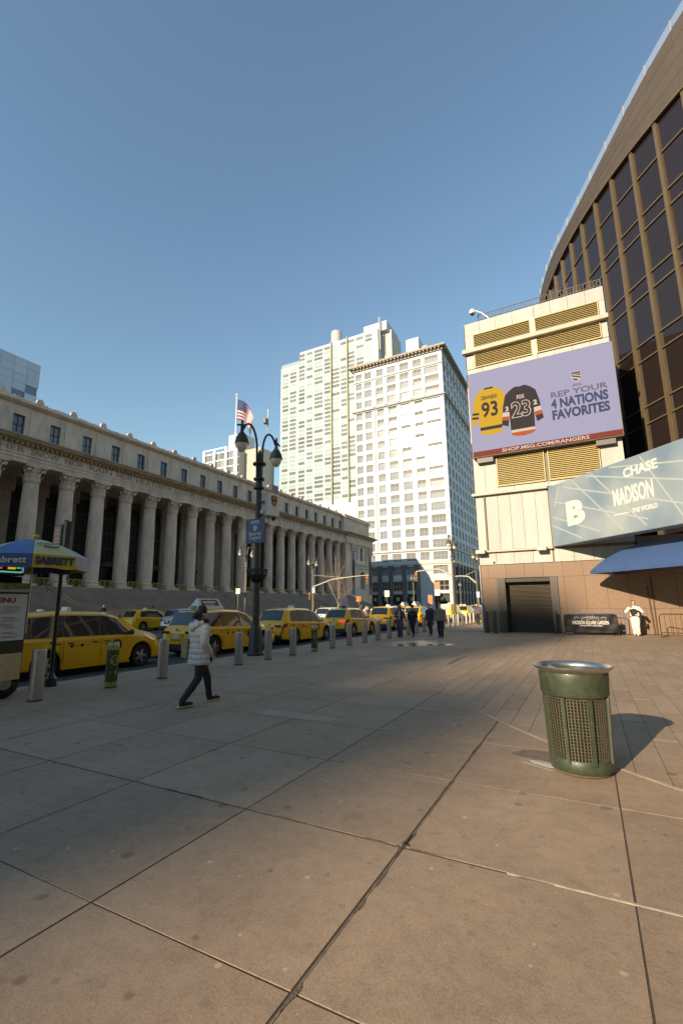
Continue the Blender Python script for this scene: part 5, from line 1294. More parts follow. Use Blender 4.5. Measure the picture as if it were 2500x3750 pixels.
part('arena_emblem', fan, BLT, an_)
part('corner_tie', MB().cyl((-1.25,-0.03,0.2), (-1.25,0.05,0.24), 0.012, None, 5), BLT, an_)

# yellow timber barricades between the columns, and things before the steps
BYL = M('barricade_yellow', (0.33,0.20,0.035), 0.7, var=0.2, vs=4)
def barricade_mesh():
    out = []
    a = MB()
    for y in (-1.05, -0.36, 0.34, 1.03): a.box(-0.05, 0.05, y-0.05, y+0.05, 0, 1.05)
    a.box(-0.06, 0.06, -1.1, 1.1, 0.93, 1.06); a.box(-0.06, 0.06, -1.1, 1.1, 0.06, 0.16)
    for y in (-1.05, -0.36, 0.34):
        a.tube([(0, y, 0.16), (0, y+0.69, 0.93)], 0.035, 4); a.tube([(0.01, y+0.69, 0.16), (0.01, y, 0.93)], 0.035, 4)
    return a.mesh('frame', BYL)
bm_ = barricade_mesh(); bfeet = MB(); bfeet.box(-0.3, 0.3, -1.06, -0.96, 0, 0.06); bfeet.box(-0.3, 0.3, 0.96, 1.06, 0, 0.06); bf_ = bfeet.mesh('feet', BYL)
for i, y in enumerate(CY[:-1]):
    o = thing('barricade', 'yellow timber barricade in the colonnade, %s bay counting from the far end' % ORD[len(CY)-2-i], 'barricade', (-57.0, y+2.165-0.35, 4.25), group='barricades between the columns')
    O('frame', bm_, o); O('feet', bf_, o)

# ================================================================== TREE, SIGNALS, SIGNS
tr = thing('bare_tree', 'bare winter street tree before the far end of the colonnade', 'tree', (-36.0, 67.4, 0))
BARK = M('pale_bark', (0.26,0.195,0.14), 0.85, var=0.25, vs=6)
rt_ = random.Random(9); tm, tw = MB(), MB()
tm.tube([(0,0,0),(0.03,0,1.2),(0,0.05,2.2)], [0.17,0.13,0.11], 8)
def branch(p, d, l, r, dep):
    pts = [Vector(p)]; dd = Vector(d).normalized()
    for k in range(4):
        dd = (dd + Vector((rt_.uniform(-.13,.13), rt_.uniform(-.13,.13), rt_.uniform(-.02,.14)))).normalized(); pts.append(pts[-1] + dd*l/4)
    (tm if dep < 1 else tw).tube(pts, [r*(1-0.16*k) for k in range(5)], 5)
    if dep < 4:
        for k in range(3 if dep < 2 else 2):
            q = pts[rt_.randint(2, 4)]; a = rt_.uniform(0, 6.28); t = rt_.uniform(0.35, 0.75)
            side = dd.orthogonal().normalized(); side.rotate(Matrix.Rotation(a, 3, dd))
            branch(q, dd + side*t + Vector((0,0,0.15)), l*rt_.uniform(0.5, 0.75), r*0.52, dep+1)
for k in range(9):
    a = 2*math.pi*k/9 + rt_.uniform(-.3, .3); up_ = rt_.uniform(0.5, 1.7)
    branch((0, 0.03, 1.5+0.11*k), (math.cos(a), math.sin(a), up_), rt_.uniform(2.6, 3.6), 0.055, 0)
branch((0,0.05,2.1), (0.05,0,1), 4.2, 0.09, 0); branch((0,0.05,2.1), (-0.1,0.15,1), 3.8, 0.08, 0)
part('trunk', tm, BARK, tr, smooth=60); part('twigs', tw, BARK, tr)
SIGR = M('signal_red', (0.10,0.01,0.01), 0.4, emit=(0.9,0.05,0.02), es=0.8); SIGD = M('signal_housing', (0.22,0.13,0.02), 0.6)
def signal(x, y, z, label, s_=1.0):
    o = thing('traffic_signal', label, 'traffic signal', (x, y, z), group='traffic signals'); o.scale = (s_, s_, s_)
    part('housing', MB().box(-0.16, 0.16, -0.02, 0.2, -1.15, 0.0), SIGD, o, bevel=0.02)
    for k in range(3):
        zc = -0.2 - 0.37*k
        part('lens', MB().lathe([(0.02,0.0),(0.12,-0.01),(0.125,0.03)], 14).xf(Matrix.Translation((0,-0.03,zc)) @ Matrix.Rotation(rad(90), 4, 'X')), SIGR if k == 0 else BLACK, o)
        part('visor', MB().prism([(0.15*math.cos(rad(t)), zc+0.15*math.sin(rad(t))) for t in range(0, 181, 20)] + [(0.12*math.cos(rad(t)), zc+0.12*math.sin(rad(t))) for t in range(180, -1, -20)], -0.24, -0.02, 'xz'), SIGD, o)
    return o
def mast_arm(name, label, p0, p1, extra, mat):
    o = thing(name, label, 'mast arm', p0); v = Vector(p1) - Vector(p0)
    part('arm', MB().tube([(0,0,0), tuple(v*0.35 + Vector((0,0,0.45))), tuple(v*0.7 + Vector((0,0,0.25))), tuple(v)], [0.10,0.085,0.07,0.055], 8), mat, o, smooth=50)
    part('tie_rod', MB().cyl((0,0,extra), tuple(v*0.55 + Vector((0,0,0.4))), 0.025, None, 5), mat, o); return o
GALV = M('galvanised_pale', (0.42,0.37,0.29), 0.5, var=0.1)
mast_arm('mast_arm', 'long pale signal mast arm reaching over avenue before the tree', (-33.5, 55.5, 4.3), (-25.0, 55.5, 5.6), 1.6, GALV)
signal(-25.25, 55.45, 5.55, 'red traffic signal at the end of long mast arm')
signal(-34.0, 55.3, 3.55, 'red traffic signal on the far lamp post below mast arm', 0.9)
mast_arm('mast_arm', 'shorter signal mast arm on the near lamp before white loft building', (-10.5, 41.6, 4.25), (-13.9, 41.6, 4.75), 0.9, GALV)
signal(-13.9, 41.55, 4.72, 'traffic signal hanging before white loft building entrance', 0.75)
mast_arm('mast_arm', 'pale mast arm from the post half hidden at granite corner', (-10.45, 51.4, 3.95), (-12.7, 51.4, 4.75), 1.3, GALV)
def post_sign(label, x, y, h, w, sh, mat, pm=GALV, two=None, cat='sign', face=0.0):
    o = thing('street_sign', label, cat, (x, y, 0), face)
    part('post', MB().cyl((0,0,0), (0,0,h), 0.035, None, 8), pm, o)
    part('plate', MB().box(-w/2, w/2, -0.05, -0.037, h-sh, h), mat, o, bevel=0.004)
    if two: part('plate', MB().box(-w/2, w/2, -0.05, -0.037, h-2*sh-0.03, h-sh-0.03), two, o)
    return o
SORG = M('sign_orange', (0.62,0.16,0.05), 0.5); SPALE = M('sign_pale', (0.62,0.60,0.54), 0.5, var=0.1, vs=8)
post_sign('pale parking sign on thin post before the steps left of lamp', -33.7, 39.9, 3.65, 0.6, 0.6, SPALE)
post_sign('white square sign on a post before the loft building base', -33.4, 82.3, 4.4, 1.0, 1.2, SPALE)
post_sign('orange road works sign beside the bare tree', -34.2, 71.5, 3.2, 0.9, 0.9, SORG)
post_sign('black post with orange and pale bus sign on the near kerb', -10.3, 35.8, 3.45, 0.42, 0.52, SORG, BLACK, SPALE)
post_sign('white sign on the post next to the granite corner', -10.25, 51.0, 3.0, 0.32, 0.6, SPALE)
post_sign('small blue and white bus sign on the far signal lamp', -33.3, 55.2, 4.2, 0.5, 0.8, M('sign_blue_pale', (0.30,0.38,0.55), 0.5, var=0.4, vs=6), LP2)
post_sign('orange sign among the traffic below loft building', -28.0, 92.0, 3.6, 0.9, 0.9, SORG, GALV, SORG)

# ================================================================== VEHICLES
def interp(pts, x):
    if x <= pts[0][0]: return pts[0][1]
    for (a, b), (c, d) in zip(pts[:-1], pts[1:]):
        if x <= c:
            t = (x-a)/(c-a); t = t*t*(3-2*t)*0.5 + t*0.5
            return b + (d-b)*t
    return pts[-1][1]
SPEC = {
 'van_old': dict(L=5.05, W=1.97, zt=[(0,0.62),(0.05,0.98),(0.12,1.10),(0.38,1.60),(0.55,1.69),(1.5,1.74),(2.7,1.71),(3.2,1.60),(4.10,1.12),(4.45,1.04),(4.80,0.90),(4.98,0.72),(5.05,0.52)],
                 zb=[(0,0.60),(0.1,0.98),(0.3,1.02),(3.6,0.99),(4.1,0.97),(5.05,0.5)], rw=1.02, fw=4.00, R=0.335, rear=(0.14,0.36), wind=(3.22,4.06), wins=[(0.42,1.42),(1.50,2.52),(2.60,3.75)], gh=0.70),
 'van_new': dict(L=5.15, W=1.99, zt=[(0,0.60),(0.06,0.95),(0.16,1.12),(0.52,1.62),(0.72,1.68),(1.6,1.72),(2.6,1.69),(3.15,1.58),(4.10,1.10),(4.5,1.02),(4.9,0.86),(5.08,0.68),(5.15,0.50)],
                 zb=[(0,0.58),(0.12,0.99),(0.35,1.06),(3.5,0.98),(4.1,0.95),(5.15,0.48)], rw=1.00, fw=4.05, R=0.345, rear=(0.18,0.50), wind=(3.2,4.06), wins=[(0.66,1.45),(1.52,2.50),(2.58,3.70)], gh=0.68),
 'suv': dict(L=4.60, W=1.88, zt=[(0,0.60),(0.05,0.95),(0.14,1.08),(0.50,1.56),(0.72,1.63),(1.5,1.67),(2.3,1.64),(2.75,1.54),(3.45,1.12),(3.8,1.06),(4.35,0.93),(4.54,0.74),(4.60,0.54)],
                 zb=[(0,0.58),(0.12,0.98),(0.35,1.07),(2.9,1.0),(3.45,1.0),(4.6,0.52)], rw=0.92, fw=3.62, R=0.35, rear=(0.16,0.48), wind=(2.8,3.42), wins=[(0.66,1.18),(1.24,2.06),(2.14,3.10)], gh=0.70),
 'box_van': dict(L=4.70, W=1.80, zt=[(0,0.60),(0.03,1.0),(0.06,1.2),(0.14,1.78),(0.3,1.86),(1.5,1.88),(2.8,1.84),(3.2,1.70),(3.85,1.16),(4.2,1.06),(4.5,0.92),(4.66,0.74),(4.70,0.52)],
                 zb=[(0,0.58),(0.08,1.0),(0.3,1.05),(3.3,1.0),(3.9,0.98),(4.7,0.5)], rw=0.80, fw=3.80, R=0.31, rear=(0.05,0.135), wind=(3.22,3.82), wins=[(1.55,2.35),(2.45,3.45)], gh=0.82),
}
TYRE = M('tyre_rubber', (0.012,0.012,0.012), 0.8); RIM = M('alloy_rim', (0.40,0.39,0.38), 0.35, metal=0.8); RIMD = M('rim_dark', (0.03,0.03,0.03), 0.6)
CGL = M('car_glass', (0.016,0.018,0.020), 0.04, spec=0.7, coat=0.3); UNDER = M('car_underside', (0.012,0.012,0.012), 0.7); PLAST = M('car_black_plastic', (0.025,0.025,0.026), 0.5)
TAIL = M('tail_lamp', (0.24,0.015,0.012), 0.2, spec=0.7); TAILW = M('tail_lamp_clear', (0.5,0.48,0.46), 0.15); HEADL = M('head_lamp', (0.5,0.5,0.48), 0.08, spec=0.8)
PLATE = M('number_plate', (0.55,0.56,0.55), 0.5, var=0.2, vs=30); YEL = M('taxi_yellow', (0.86,0.41,0.005), 0.30, coat=0.5, var=0.06, vs=1.5, spec=0.4)
DECAL = M('taxi_decal_black', (0.02,0.018,0.01), 0.6)
_wheel = {}
def wheel_mesh(R):
    if R in _wheel: return _wheel[R]
    t = MB().lathe([(R*0.62,-0.10),(R*0.93,-0.11),(R,-0.075),(R,0.075),(R*0.93,0.11),(R*0.62,0.10)], 28, cap=False).mesh('wheel', TYRE, 40)
    r = MB(); r.lathe([(R*0.64,0.045),(R*0.69,0.085),(R*0.64,0.10),(R*0.60,0.06)], 28, cap=False)
    for k in range(5):
        a = 2*math.pi*k/5
        v = []
        for rr, w, z in ((R*0.10,0.050,0.085),(R*0.64,0.034,0.075)):
            for s_ in (-1, 1):
                v.append((rr*math.cos(a)-s_*w*math.sin(a), rr*math.sin(a)+s_*w*math.cos(a), z))
        v += [(x, y, z-0.03) for x, y, z in v]
        r.add(v, [(0,1,3,2),(4,6,7,5),(0,4,5,1),(1,5,7,3),(3,7,6,2),(2,6,4,0)])
    r.lathe([(R*0.2,0.07),(R*0.18,0.095),(0.01,0.10)], 12)
    rim = r.mesh('rim', RIM, 40); disc = MB().lathe([(R*0.66,0.03),(0.01,0.035)], 20).mesh('brake_disc', RIMD)
    _wheel[R] = (t, rim, disc); return _wheel[R]
def make_car(kind, label, cat, x, y, paint=YEL, rz=0.0, taxi=True, group=None, roof=None, name='taxi', z=-0.13, minor=False, tailon=False):
    """x, y: right rear corner on the road; nose towards +Y"""
    sp = SPEC[kind]; L, W = sp['L'], sp['W']; hw = W/2; R = sp['R']; RA = R + 0.07
    o = thing(name, label, cat, (x - hw, y, z), rz, group)
    zt = lambda q: interp(sp['zt'], q); zbf = lambda q: interp(sp['zb'], q)
    def plan(q):
        e = 1.0
        for d in (q, L-q):
            if d < 0.55: e *= 1 - 0.22*(1-d/0.55)**2.6
        return hw*e*(1 - 0.03*((q-L/2)/(L/2))**2)
    def sec(q):
        T = zt(q); B = min(zbf(q), T-0.035); w = plan(q); g = max(0.0, min(1.0, (T-B)/0.55))
        zr = 0.21 + 0.07*(abs(q-L/2)/(L/2))**6
        for wy in (sp['rw'], sp['fw']):
            d = q-wy
            if abs(d) < RA: zr = max(zr, R + math.sqrt(RA*RA-d*d))
        zr = min(zr, B-0.09)
        wt = w*(0.80*(1-g) + sp['gh']*g)
        zm = max(zr+0.05, min(B-0.08, 0.58))
        return [(w-0.07, zr), (w-0.012, zr+0.035), (w, zm), (w-0.018, B-0.045), (w-0.055, B), (w-0.055 + (wt+0.03-(w-0.055))*0.5, B+(T-0.085-B)*0.52 if g > 0.05 else B+(T-B)*0.3),
                (wt+0.03, T-0.075*max(g,0.3)), (wt-0.07, T-0.012), (wt*0.5, T+0.008), (0, T+0.014)]
    qs = [0, 0.012, 0.03, 0.06, 0.1, 0.15, 0.2, 0.27, 0.36, 0.45, 0.55]
    q = 0.65
    while q < L-0.5: qs.append(q); q += 0.11
    for wy in (sp['rw'], sp['fw']):
        for t in (-1.0, -0.985, -0.94, -0.85, -0.7, -0.5, -0.25, 0, 0.25, 0.5, 0.7, 0.85, 0.94, 0.985, 1.0): qs.append(wy + t*RA)
    qs += [L-0.4, L-0.3, L-0.2, L-0.13, L-0.08, L-0.04, L-0.015, L]
    qs = sorted(set(round(v, 4) for v in qs)); qs = [v for i, v in enumerate(qs) if i == 0 or v - qs[i-1] > 0.004]
    rings = []
    for q in qs:
        s_ = sec(q); rings.append([(a, q, b) for a, b in s_] + [(-a, q, b) for a, b in reversed(s_[:-1])])
    mb = MB(); n = len(rings[0]); 
    for r in rings: mb.v += r
    for i in range(len(rings)-1):
        for j in range(n-1): mb.f.append((i*n+j, i*n+j+1, (i+1)*n+j+1, (i+1)*n+j))
    mb.f.append(tuple(range(n))); mb.f.append(tuple((len(rings)-1)*n+j for j in reversed(range(n))))
    body = part('body', mb, paint, o, smooth=32)
    part('underbody', MB().box(-hw+0.24, hw-0.24, 0.18, L-0.18, 0.16, 0.82), UNDER, o)
    def side(q, f, s_, off=0.006):
        P = sec(q); p4, p5, p6 = P[4], P[5], P[6]
        a, b = (p4, p5) if f < 0.52 else (p5, p6); t = f/0.52 if f < 0.52 else (f-0.52)/0.48
        return Vector((s_*(a[0]+(b[0]-a[0])*t+off), q, a[1]+(b[1]-a[1])*t))
    def top(q, u, off=0.007, k=0.93):
        P = sec(q); w = (P[7][0])*k
        return Vector((w*u, q, P[9][1] + (P[7][1]-P[9][1])*abs(u)**2.2 + off))
    def patch(nm, fn, mat, parent, nu=10, nv=5): return part(nm, MB().grid(fn, nu, nv), mat, parent, smooth=50)
    for s_ in (-1, 1):
        if kind != 'box_van':
            def bf(u, v):
                q0 = sp['wins'][0][0] + 0.03 + 0.15*v*v; q1 = sp['wins'][-1][1] - 0.02 - 0.64*v
                return side(q0 + (q1-q0)*u, 0.06 + 0.885*v, s_, 0.003)
            patch('window_surround', bf, PLAST, o, 26, 5)
        for i, (a, b) in enumerate(sp['wins']):
            last = i == len(sp['wins'])-1; first = i == 0
            def fn(u, v, a=a, b=b, last=last, first=first):
                f = 0.07 + 0.86*v
                q0 = a + (0.16*v*v if first and kind != 'box_van' else 0); q1 = b - (0.0 if not last else 0.0)
                q = q0 + (q1-q0)*u
                if last:
                    lim = b - 0.62*v; q = q0 + (lim-q0)*u
                return side(q, f, s_)
            patch('side_window', fn, CGL, o)
    ra, rb = sp['rear']
    if kind == 'box_van': patch('rear_window', lambda u, v: Vector((top(0.10,(2*u-1)*0.95).x, 0.03+0.075*v-0.012, 1.14+0.52*v)), M('van_rear_glass', (0.20,0.21,0.20), 0.1), o)
    else: patch('rear_window', lambda u, v: top(ra+(rb-ra)*v, (2*u-1)*(1.0), 0.008, 1.02) + Vector((0,-0.006,0)), CGL, o, 12, 6)
    wa, wb_ = sp['wind']; patch('windscreen', lambda u, v: top(wa+(wb_-wa)*v, 2*u-1, 0.007, 1.0), CGL, o, 12, 6)
    t, rim, dsc = wheel_mesh(R)
    for s_ in (-1, 1):
        for wy in (sp['rw'], sp['fw']):
            w = O('wheel', t, o, (s_*(hw-0.125), wy, R), (rad(90), 0, rad(90) if s_ > 0 else rad(-90)))
            O('rim', rim, w); O('brake_disc', dsc, w)
    # rear details
    bz = 0.24
    part('rear_bumper', MB().box(-hw*0.80, hw*0.80, -0.035, 0.10, bz, 0.47), PLAST, o, bevel=0.03)
    if not minor:
        for s_ in (-1, 1):
            def tl(u, v): 
                q = 0.004 + 0.30*u; P = sec(q); z_ = P[4][1] - 0.20 + 0.17*v + 0.02*u
                k = (z_-P[2][1])/max(0.01, P[4][1]-P[2][1]); k = max(0, min(1, k))
                xx = P[2][0] + (P[3][0]-P[2][0])*k
                return Vector((s_*(xx+0.008), q, z_))
            tl_ = patch('tail_lamp', tl, TAIL, o, 6, 3)
            part('tail_lamp_inner', MB().box(min(s_*hw*0.42, s_*hw*0.78), max(s_*hw*0.42, s_*hw*0.78), -0.012, 0.004, 0.84, 0.94), M('tail_lamp_lit', (0.3,0.02,0.02), 0.2, emit=(0.9,0.06,0.03), es=0.7) if tailon else (TAIL if kind != 'suv' else TAILW), o, bevel=0.006)
            def hl(u, v):
                q = L-0.42+0.36*u; P = sec(q); z_ = P[4][1]-0.16+0.13*v
                return Vector((s_*(P[3][0]+0.004), q, z_))
            patch('head_lamp', hl, HEADL, o, 6, 3)
        part('number_plate', MB().box(-0.16, 0.16, -0.045, -0.030, 0.66, 0.82), PLATE, o)
        part('plate_recess', MB().box(-0.30, 0.30, -0.028, 0.01, 0.60, 0.86), M('taxi_yellow', (0,0,0)) if taxi else PLAST, o, bevel=0.02)
        part('badge', MB().lathe([(0.02,0.0),(0.055,0.0),(0.055,0.012),(0.02,0.012)], 14).xf(Matrix.Translation((0,0.0,0.99)) @ Matrix.Rotation(rad(90), 4, 'X')), RIM, o)
        part('brake_light', MB().box(-0.13, 0.13, rb+0.01, rb+0.05, zt(rb)+0.012, zt(rb)+0.035), TAIL, o)
        for s_ in (-1, 1):
            mq = sp['wins'][-1][1] - 0.22
            p = side(mq, 0.06, s_)
            part('mirror', MB().ell((p.x + s_*0.11, p.y, p.z+0.07), 0.11, 0.06, 0.085, 10, 8), paint if kind != 'van_old' else PLAST, o, smooth=60)
            seams = [sp['wins'][0][1]+0.04, sp['wins'][1][1]+0.04] if len(sp['wins']) > 2 else [sp['wins'][0][1]+0.05]
            def surf(q, z_):
                P = sec(q)
                for a, b in zip(P[:4], P[1:5]):
                    if a[1] <= z_ <= b[1]: t_ = (z_-a[1])/(b[1]-a[1]+1e-6); return a[0]+(b[0]-a[0])*t_
                return P[2][0]
            for sq in seams:
                pts = []
                for k in range(8):
                    z_ = 0.30 + (sec(sq)[4][1]-0.32)*k/7; qq = sq + 0.02*math.sin(k)
                    pts.append((s_*(surf(sq, z_)+0.001), sq, z_))
                part('door_seam', MB().tube(pts, 0.007, 4), UNDER, o)
                hz_ = sec(sq)[4][1]-0.13
                for dq in (-0.28, 0.10):
                    xh = surf(sq+dq+0.09, hz_)
                    part('door_handle', MB().box(min(s_*(xh-0.005), s_*(xh+0.022)), max(s_*(xh-0.005), s_*(xh+0.022)), sq+dq, sq+dq+0.18, hz_-0.014, hz_+0.014), PLAST, o, bevel=0.006)
        rk = MB()
        part('sill_trim', MB().box(hw-0.10, hw-0.02, sp['rw']+RA+0.02, sp['fw']-RA-0.02, 0.19, 0.25), paint, o)
        part('sill_trim', MB().box(-hw+0.02, -hw+0.10, sp['rw']+RA+0.02, sp['fw']-RA-0.02, 0.19, 0.25), paint, o)
        if taxi:
            xs_ = hw + 0.004
            q0 = sp['wins'][-1][0] + 0.48
            dsk = part('taxi_disc', MB().lathe([(0.01,0.003),(0.175,0.003),(0.175,0.0)], 28).xf(Matrix.Translation((surf(q0,0.72)+0.006, q0, 0.72)) @ Matrix.Rotation(rad(90), 4, 'Y')), DECAL, o)
            O('lettering', text_mesh('T', 0.26, 0.001, 0.014, YEL, 0.15), dsk, (surf(q0,0.72)+0.0115, q0, 0.72), FACE_E)
            O('lettering', text_mesh('NYC', 0.09, 0.001, 0.004, DECAL, 0.14), o, (surf(q0-0.3,0.78)+0.006, q0-0.29, 0.775), FACE_E)
            q1 = sp['wins'][1][0]+0.18
            for dq in (0.0, 0.30):
                part('door_decal', MB().lathe([(0.01,0.003),(0.05,0.003),(0.05,0.0)], 14).xf(Matrix.Translation((surf(q1+dq,0.80)+0.005, q1+dq, 0.80)) @ Matrix.Rotation(rad(90), 4, 'Y')), DECAL, o)
                part('decal_line', MB().box(surf(q1+dq,0.8)+0.002, surf(q1+dq,0.8)+0.006, q1+dq+0.07, q1+dq+0.22, 0.795, 0.805), DECAL, o)
            O('lettering', text_mesh('4K49', 0.09, 0.001, 0.004, DECAL, 0.16), o, (surf(0.75,0.9)+0.008, 0.78 if kind != 'van_old' else 1.15, 0.915), FACE_E)
    rq = 2.0 if kind != 'suv' else 1.7
    if taxi and roof != 'ad':
        part('roof_light', MB().frustum(-0.17, 0.17, rq-0.06, rq+0.09, zt(rq)+0.016, zt(rq)+0.14, 0.03, 0.03), M('roof_light_white', (0.62,0.60,0.52), 0.4), o, bevel=0.012)
    if taxi: part('roof_beacon', MB().ell((0, 0.80, zt(0.8)+0.02), 0.05, 0.09, 0.05, 8, 6), paint, o, smooth=60)
    if roof == 'ad':
        z0 = zt(1.5)+0.02
        ad = part('roof_advert', MB().add([(-0.28,0.75,z0),(0.28,0.75,z0),(0.28,2.25,z0),(-0.28,2.25,z0),(-0.06,0.98,z0+0.42),(0.06,0.98,z0+0.42),(0.06,2.05,z0+0.42),(-0.06,2.05,z0+0.42)], [(0,3,2,1),(4,5,6,7),(0,1,5,4),(1,2,6,5),(2,3,7,6),(3,0,4,7)]), M('advert_case', (0.58,0.57,0.55), 0.4), o, bevel=0.012)
        sl = math.atan2(0.42, 0.22)
        def ap(y_, z_, off=0.006): 
            t = (z_-z0)/0.42; return (0.28-0.22*t+off, y_, z_)
        part('advert_print', MB().add([ap(1.0,z0+0.13),ap(2.02,z0+0.13),ap(1.95,z0+0.37),ap(1.06,z0+0.37)], [(0,1,2,3)]), M('advert_dark', (0.035,0.022,0.022), 0.4, var=0.3, vs=9), ad)
        part('advert_print', MB().add([ap(1.18,z0+0.14,0.009),ap(1.75,z0+0.14,0.009),ap(1.75,z0+0.19,0.009),ap(1.18,z0+0.19,0.009)], [(0,1,2,3)]), M('advert_yellow', (0.55,0.42,0.04), 0.5), ad)
        part('advert_print', MB().add([ap(1.12,z0+0.24,0.009),ap(1.85,z0+0.24,0.009),ap(1.82,z0+0.31,0.009),ap(1.14,z0+0.31,0.009)], [(0,1,2,3)]), M('advert_white', (0.60,0.58,0.55), 0.5), ad)
        part('advert_number', MB().add([(-0.16,0.745,z0+0.02),(0.16,0.745,z0+0.02),(0.14,0.79,z0+0.14),(-0.14,0.79,z0+0.14)], [(0,1,2,3)]), M('advert_dark', (0,0,0)), ad)
        O('lettering', text_mesh('4K49', 0.09, 0.001, 0.004, M('advert_yellow', (0,0,0)), 0.18), ad, (0, 0.755, z0+0.075), (rad(70),0,0))
    if roof == 'screen':
        z0 = zt(1.6)+0.02
        s2 = part('roof_screen', MB().box(-0.08, 0.08, 1.0, 1.75, z0+0.12, z0+0.62), M('advert_case', (0,0,0)), o, bevel=0.01)
        part('screen_print', MB().box(-0.06, 0.06, 0.985, 0.998, z0+0.15, z0+0.6), M('advert_lilac', (0.42,0.42,0.60), 0.5, var=0.5, vs=7), s2); part('screen_print', MB().box(0.082, 0.088, 1.03, 1.72, z0+0.15, z0+0.6), M('advert_lilac', (0,0,0)), s2)
        part('screen_stand', MB().box(-0.05, 0.05, 1.2, 1.5, z0-0.01, z0+0.12), PLAST, s2)
    if roof == 'rack':
        for s_ in (-1, 1): part('roof_rail', MB().tube([(s_*0.58, 0.7, zt(0.7)-0.01), (s_*0.58, 0.9, zt(0.9)+0.05), (s_*0.57, 2.5, zt(2.5)+0.05), (s_*0.56, 2.8, zt(2.8)-0.02)], 0.022, 6), PLAST, o)
        part('roof_sign', MB().box(-0.2, 0.2, 2.2, 2.4, zt(2.3)+0.02, zt(2.3)+0.2), PLAST, o, bevel=0.02)
    return o
TG = 'yellow taxis waiting along the kerb'
XR = -12.72
make_car('van_old', 'yellow taxi minivan seen side-on beside the food cart', 'taxi', XR+0.03, 6.46, group=TG)
make_car('van_new', 'yellow taxi minivan with white rooftop advert, behind the walker in white coat', 'taxi', XR, 12.82, group=TG, roof='ad')
make_car('van_new', 'yellow taxi minivan just right of the green lamp post base', 'taxi', XR, 18.45, group=TG)
make_car('suv', 'yellow taxi crossover with lit red tail lamp and lilac rooftop screen', 'taxi', XR, 25.0, group=TG, roof='screen', tailon=True)
make_car('van_new', 'yellow taxi behind the walker in the purple coat', 'taxi', XR, 31.9, group=TG)
make_car('suv', 'yellow taxi half hidden by the two dark jacketed walkers', 'taxi', XR, 39.0, group=TG, roof='ad')
make_car('box_van', 'boxy yellow taxi van seen through the far bollards', 'taxi', XR, 49.8, group=TG, minor=True)
make_car('suv', 'small far yellow taxi ahead of the boxy van', 'taxi', XR, 57.5, group=TG, minor=True)
make_car('van_new', 'farthest kerbside yellow taxi near the granite corner', 'taxi', XR, 65.0, group=TG, minor=True)
make_car('suv', 'yellow taxi with roof rack in the lane beyond the side-on minivan', 'taxi', -16.2, 8.0, group=TG, roof='rack')
SILV = M('silver_car_paint', (0.42,0.42,0.44), 0.3, coat=0.5, metal=0.4); WHC = M('white_car_paint', (0.66,0.65,0.62), 0.3, coat=0.5); BLU = M('blue_car_paint', (0.05,0.08,0.16), 0.3, coat=0.5)
make_car('van_new', 'silver sport utility car in the far lane above the second taxi', 'car', -26.6, 24.8, SILV, taxi=False, name='parked_car')
make_car('suv', 'yellow taxi peeking out left of the silver car', 'taxi', -30.6, 24.3, group=TG, minor=True)
make_car('suv', 'white sport utility car in the avenue beyond the crossover taxi', 'car', -19.6, 35.2, WHC, taxi=False, name='parked_car')
make_car('suv', 'dark blue car far up the avenue before the loft building', 'car', -24.0, 62.0, BLU, taxi=False, name='parked_car', minor=True)
make_car('suv', 'white car far up the avenue near the crossing', 'car', -20.0, 78.0, WHC, taxi=False, name='parked_car', minor=True)
make_car('van_new', 'yellow taxi far away in the middle lane of avenue', 'taxi', -16.6, 72.0, group=TG, minor=True)
make_car('suv', 'yellow taxi with advert in the second lane past the crossover', 'taxi', -16.4, 46.0, group=TG, minor=True, roof='ad')
make_car('box_van', 'white delivery van far up the avenue by the crossing', 'van', -14.5, 96.0, WHC, taxi=False, name='delivery_van', minor=True)

# ================================================================== PEOPLE
def _ev(ob):
    TMP.view_layers[0].update(); dg = TMP.view_layers[0].depsgraph; dg.update(); return ob.evaluated_get(dg)
def evald(mb, voxel, smooth_it=3, name='body'):
    """fuse overlapping shapes into one continuous skin"""
    me = mb.mesh(name); ob = bpy.data.objects.new(name, me); TMP.collection.objects.link(ob)
    md = ob.modifiers.new('r', 'REMESH'); md.mode = 'VOXEL'; md.voxel_size = voxel; md.use_smooth_shade = True
    if smooth_it: ms_ = ob.modifiers.new('s', 'SMOOTH'); ms_.factor = 0.5; ms_.iterations = smooth_it
    out = bpy.data.meshes.new_from_object(_ev(ob))
    bpy.data.objects.remove(ob); out.name = name
    if name in ('jacket', 'trousers'):             # folds and rumples
        amp = 0.010 if name == 'jacket' else 0.008
        from mathutils import noise
        ns_v = [v.normal.copy() for v in out.vertices]
        for v, nv in zip(out.vertices, ns_v):
            p = v.co; k = noise.noise(Vector((p.x*16, p.y*16, p.z*9 + 5*p.x))) + 0.6*noise.noise(Vector((p.x*34, p.y*34, p.z*26)))
            v.co = p + nv*k*amp
    return out
SKIN = M('skin', (0.50,0.30,0.21), 0.55, var=0.06, vs=20); HAIR = M('dark_hair', (0.012,0.010,0.009), 0.55)
def chain(mb, pts, rs, n=10, flat=1.0): 
    P, Rr = [], []
    for (a, b), (ra_, rb_) in zip(zip(pts[:-1], pts[1:]), zip(rs[:-1], rs[1:])):
        for k in range(4): t = k/4; P.append(Vector(a).lerp(Vector(b), t)); Rr.append(ra_+(rb_-ra_)*t)
    P.append(Vector(pts[-1])); Rr.append(rs[-1]); mb.tube(P, Rr, n, True, flat)
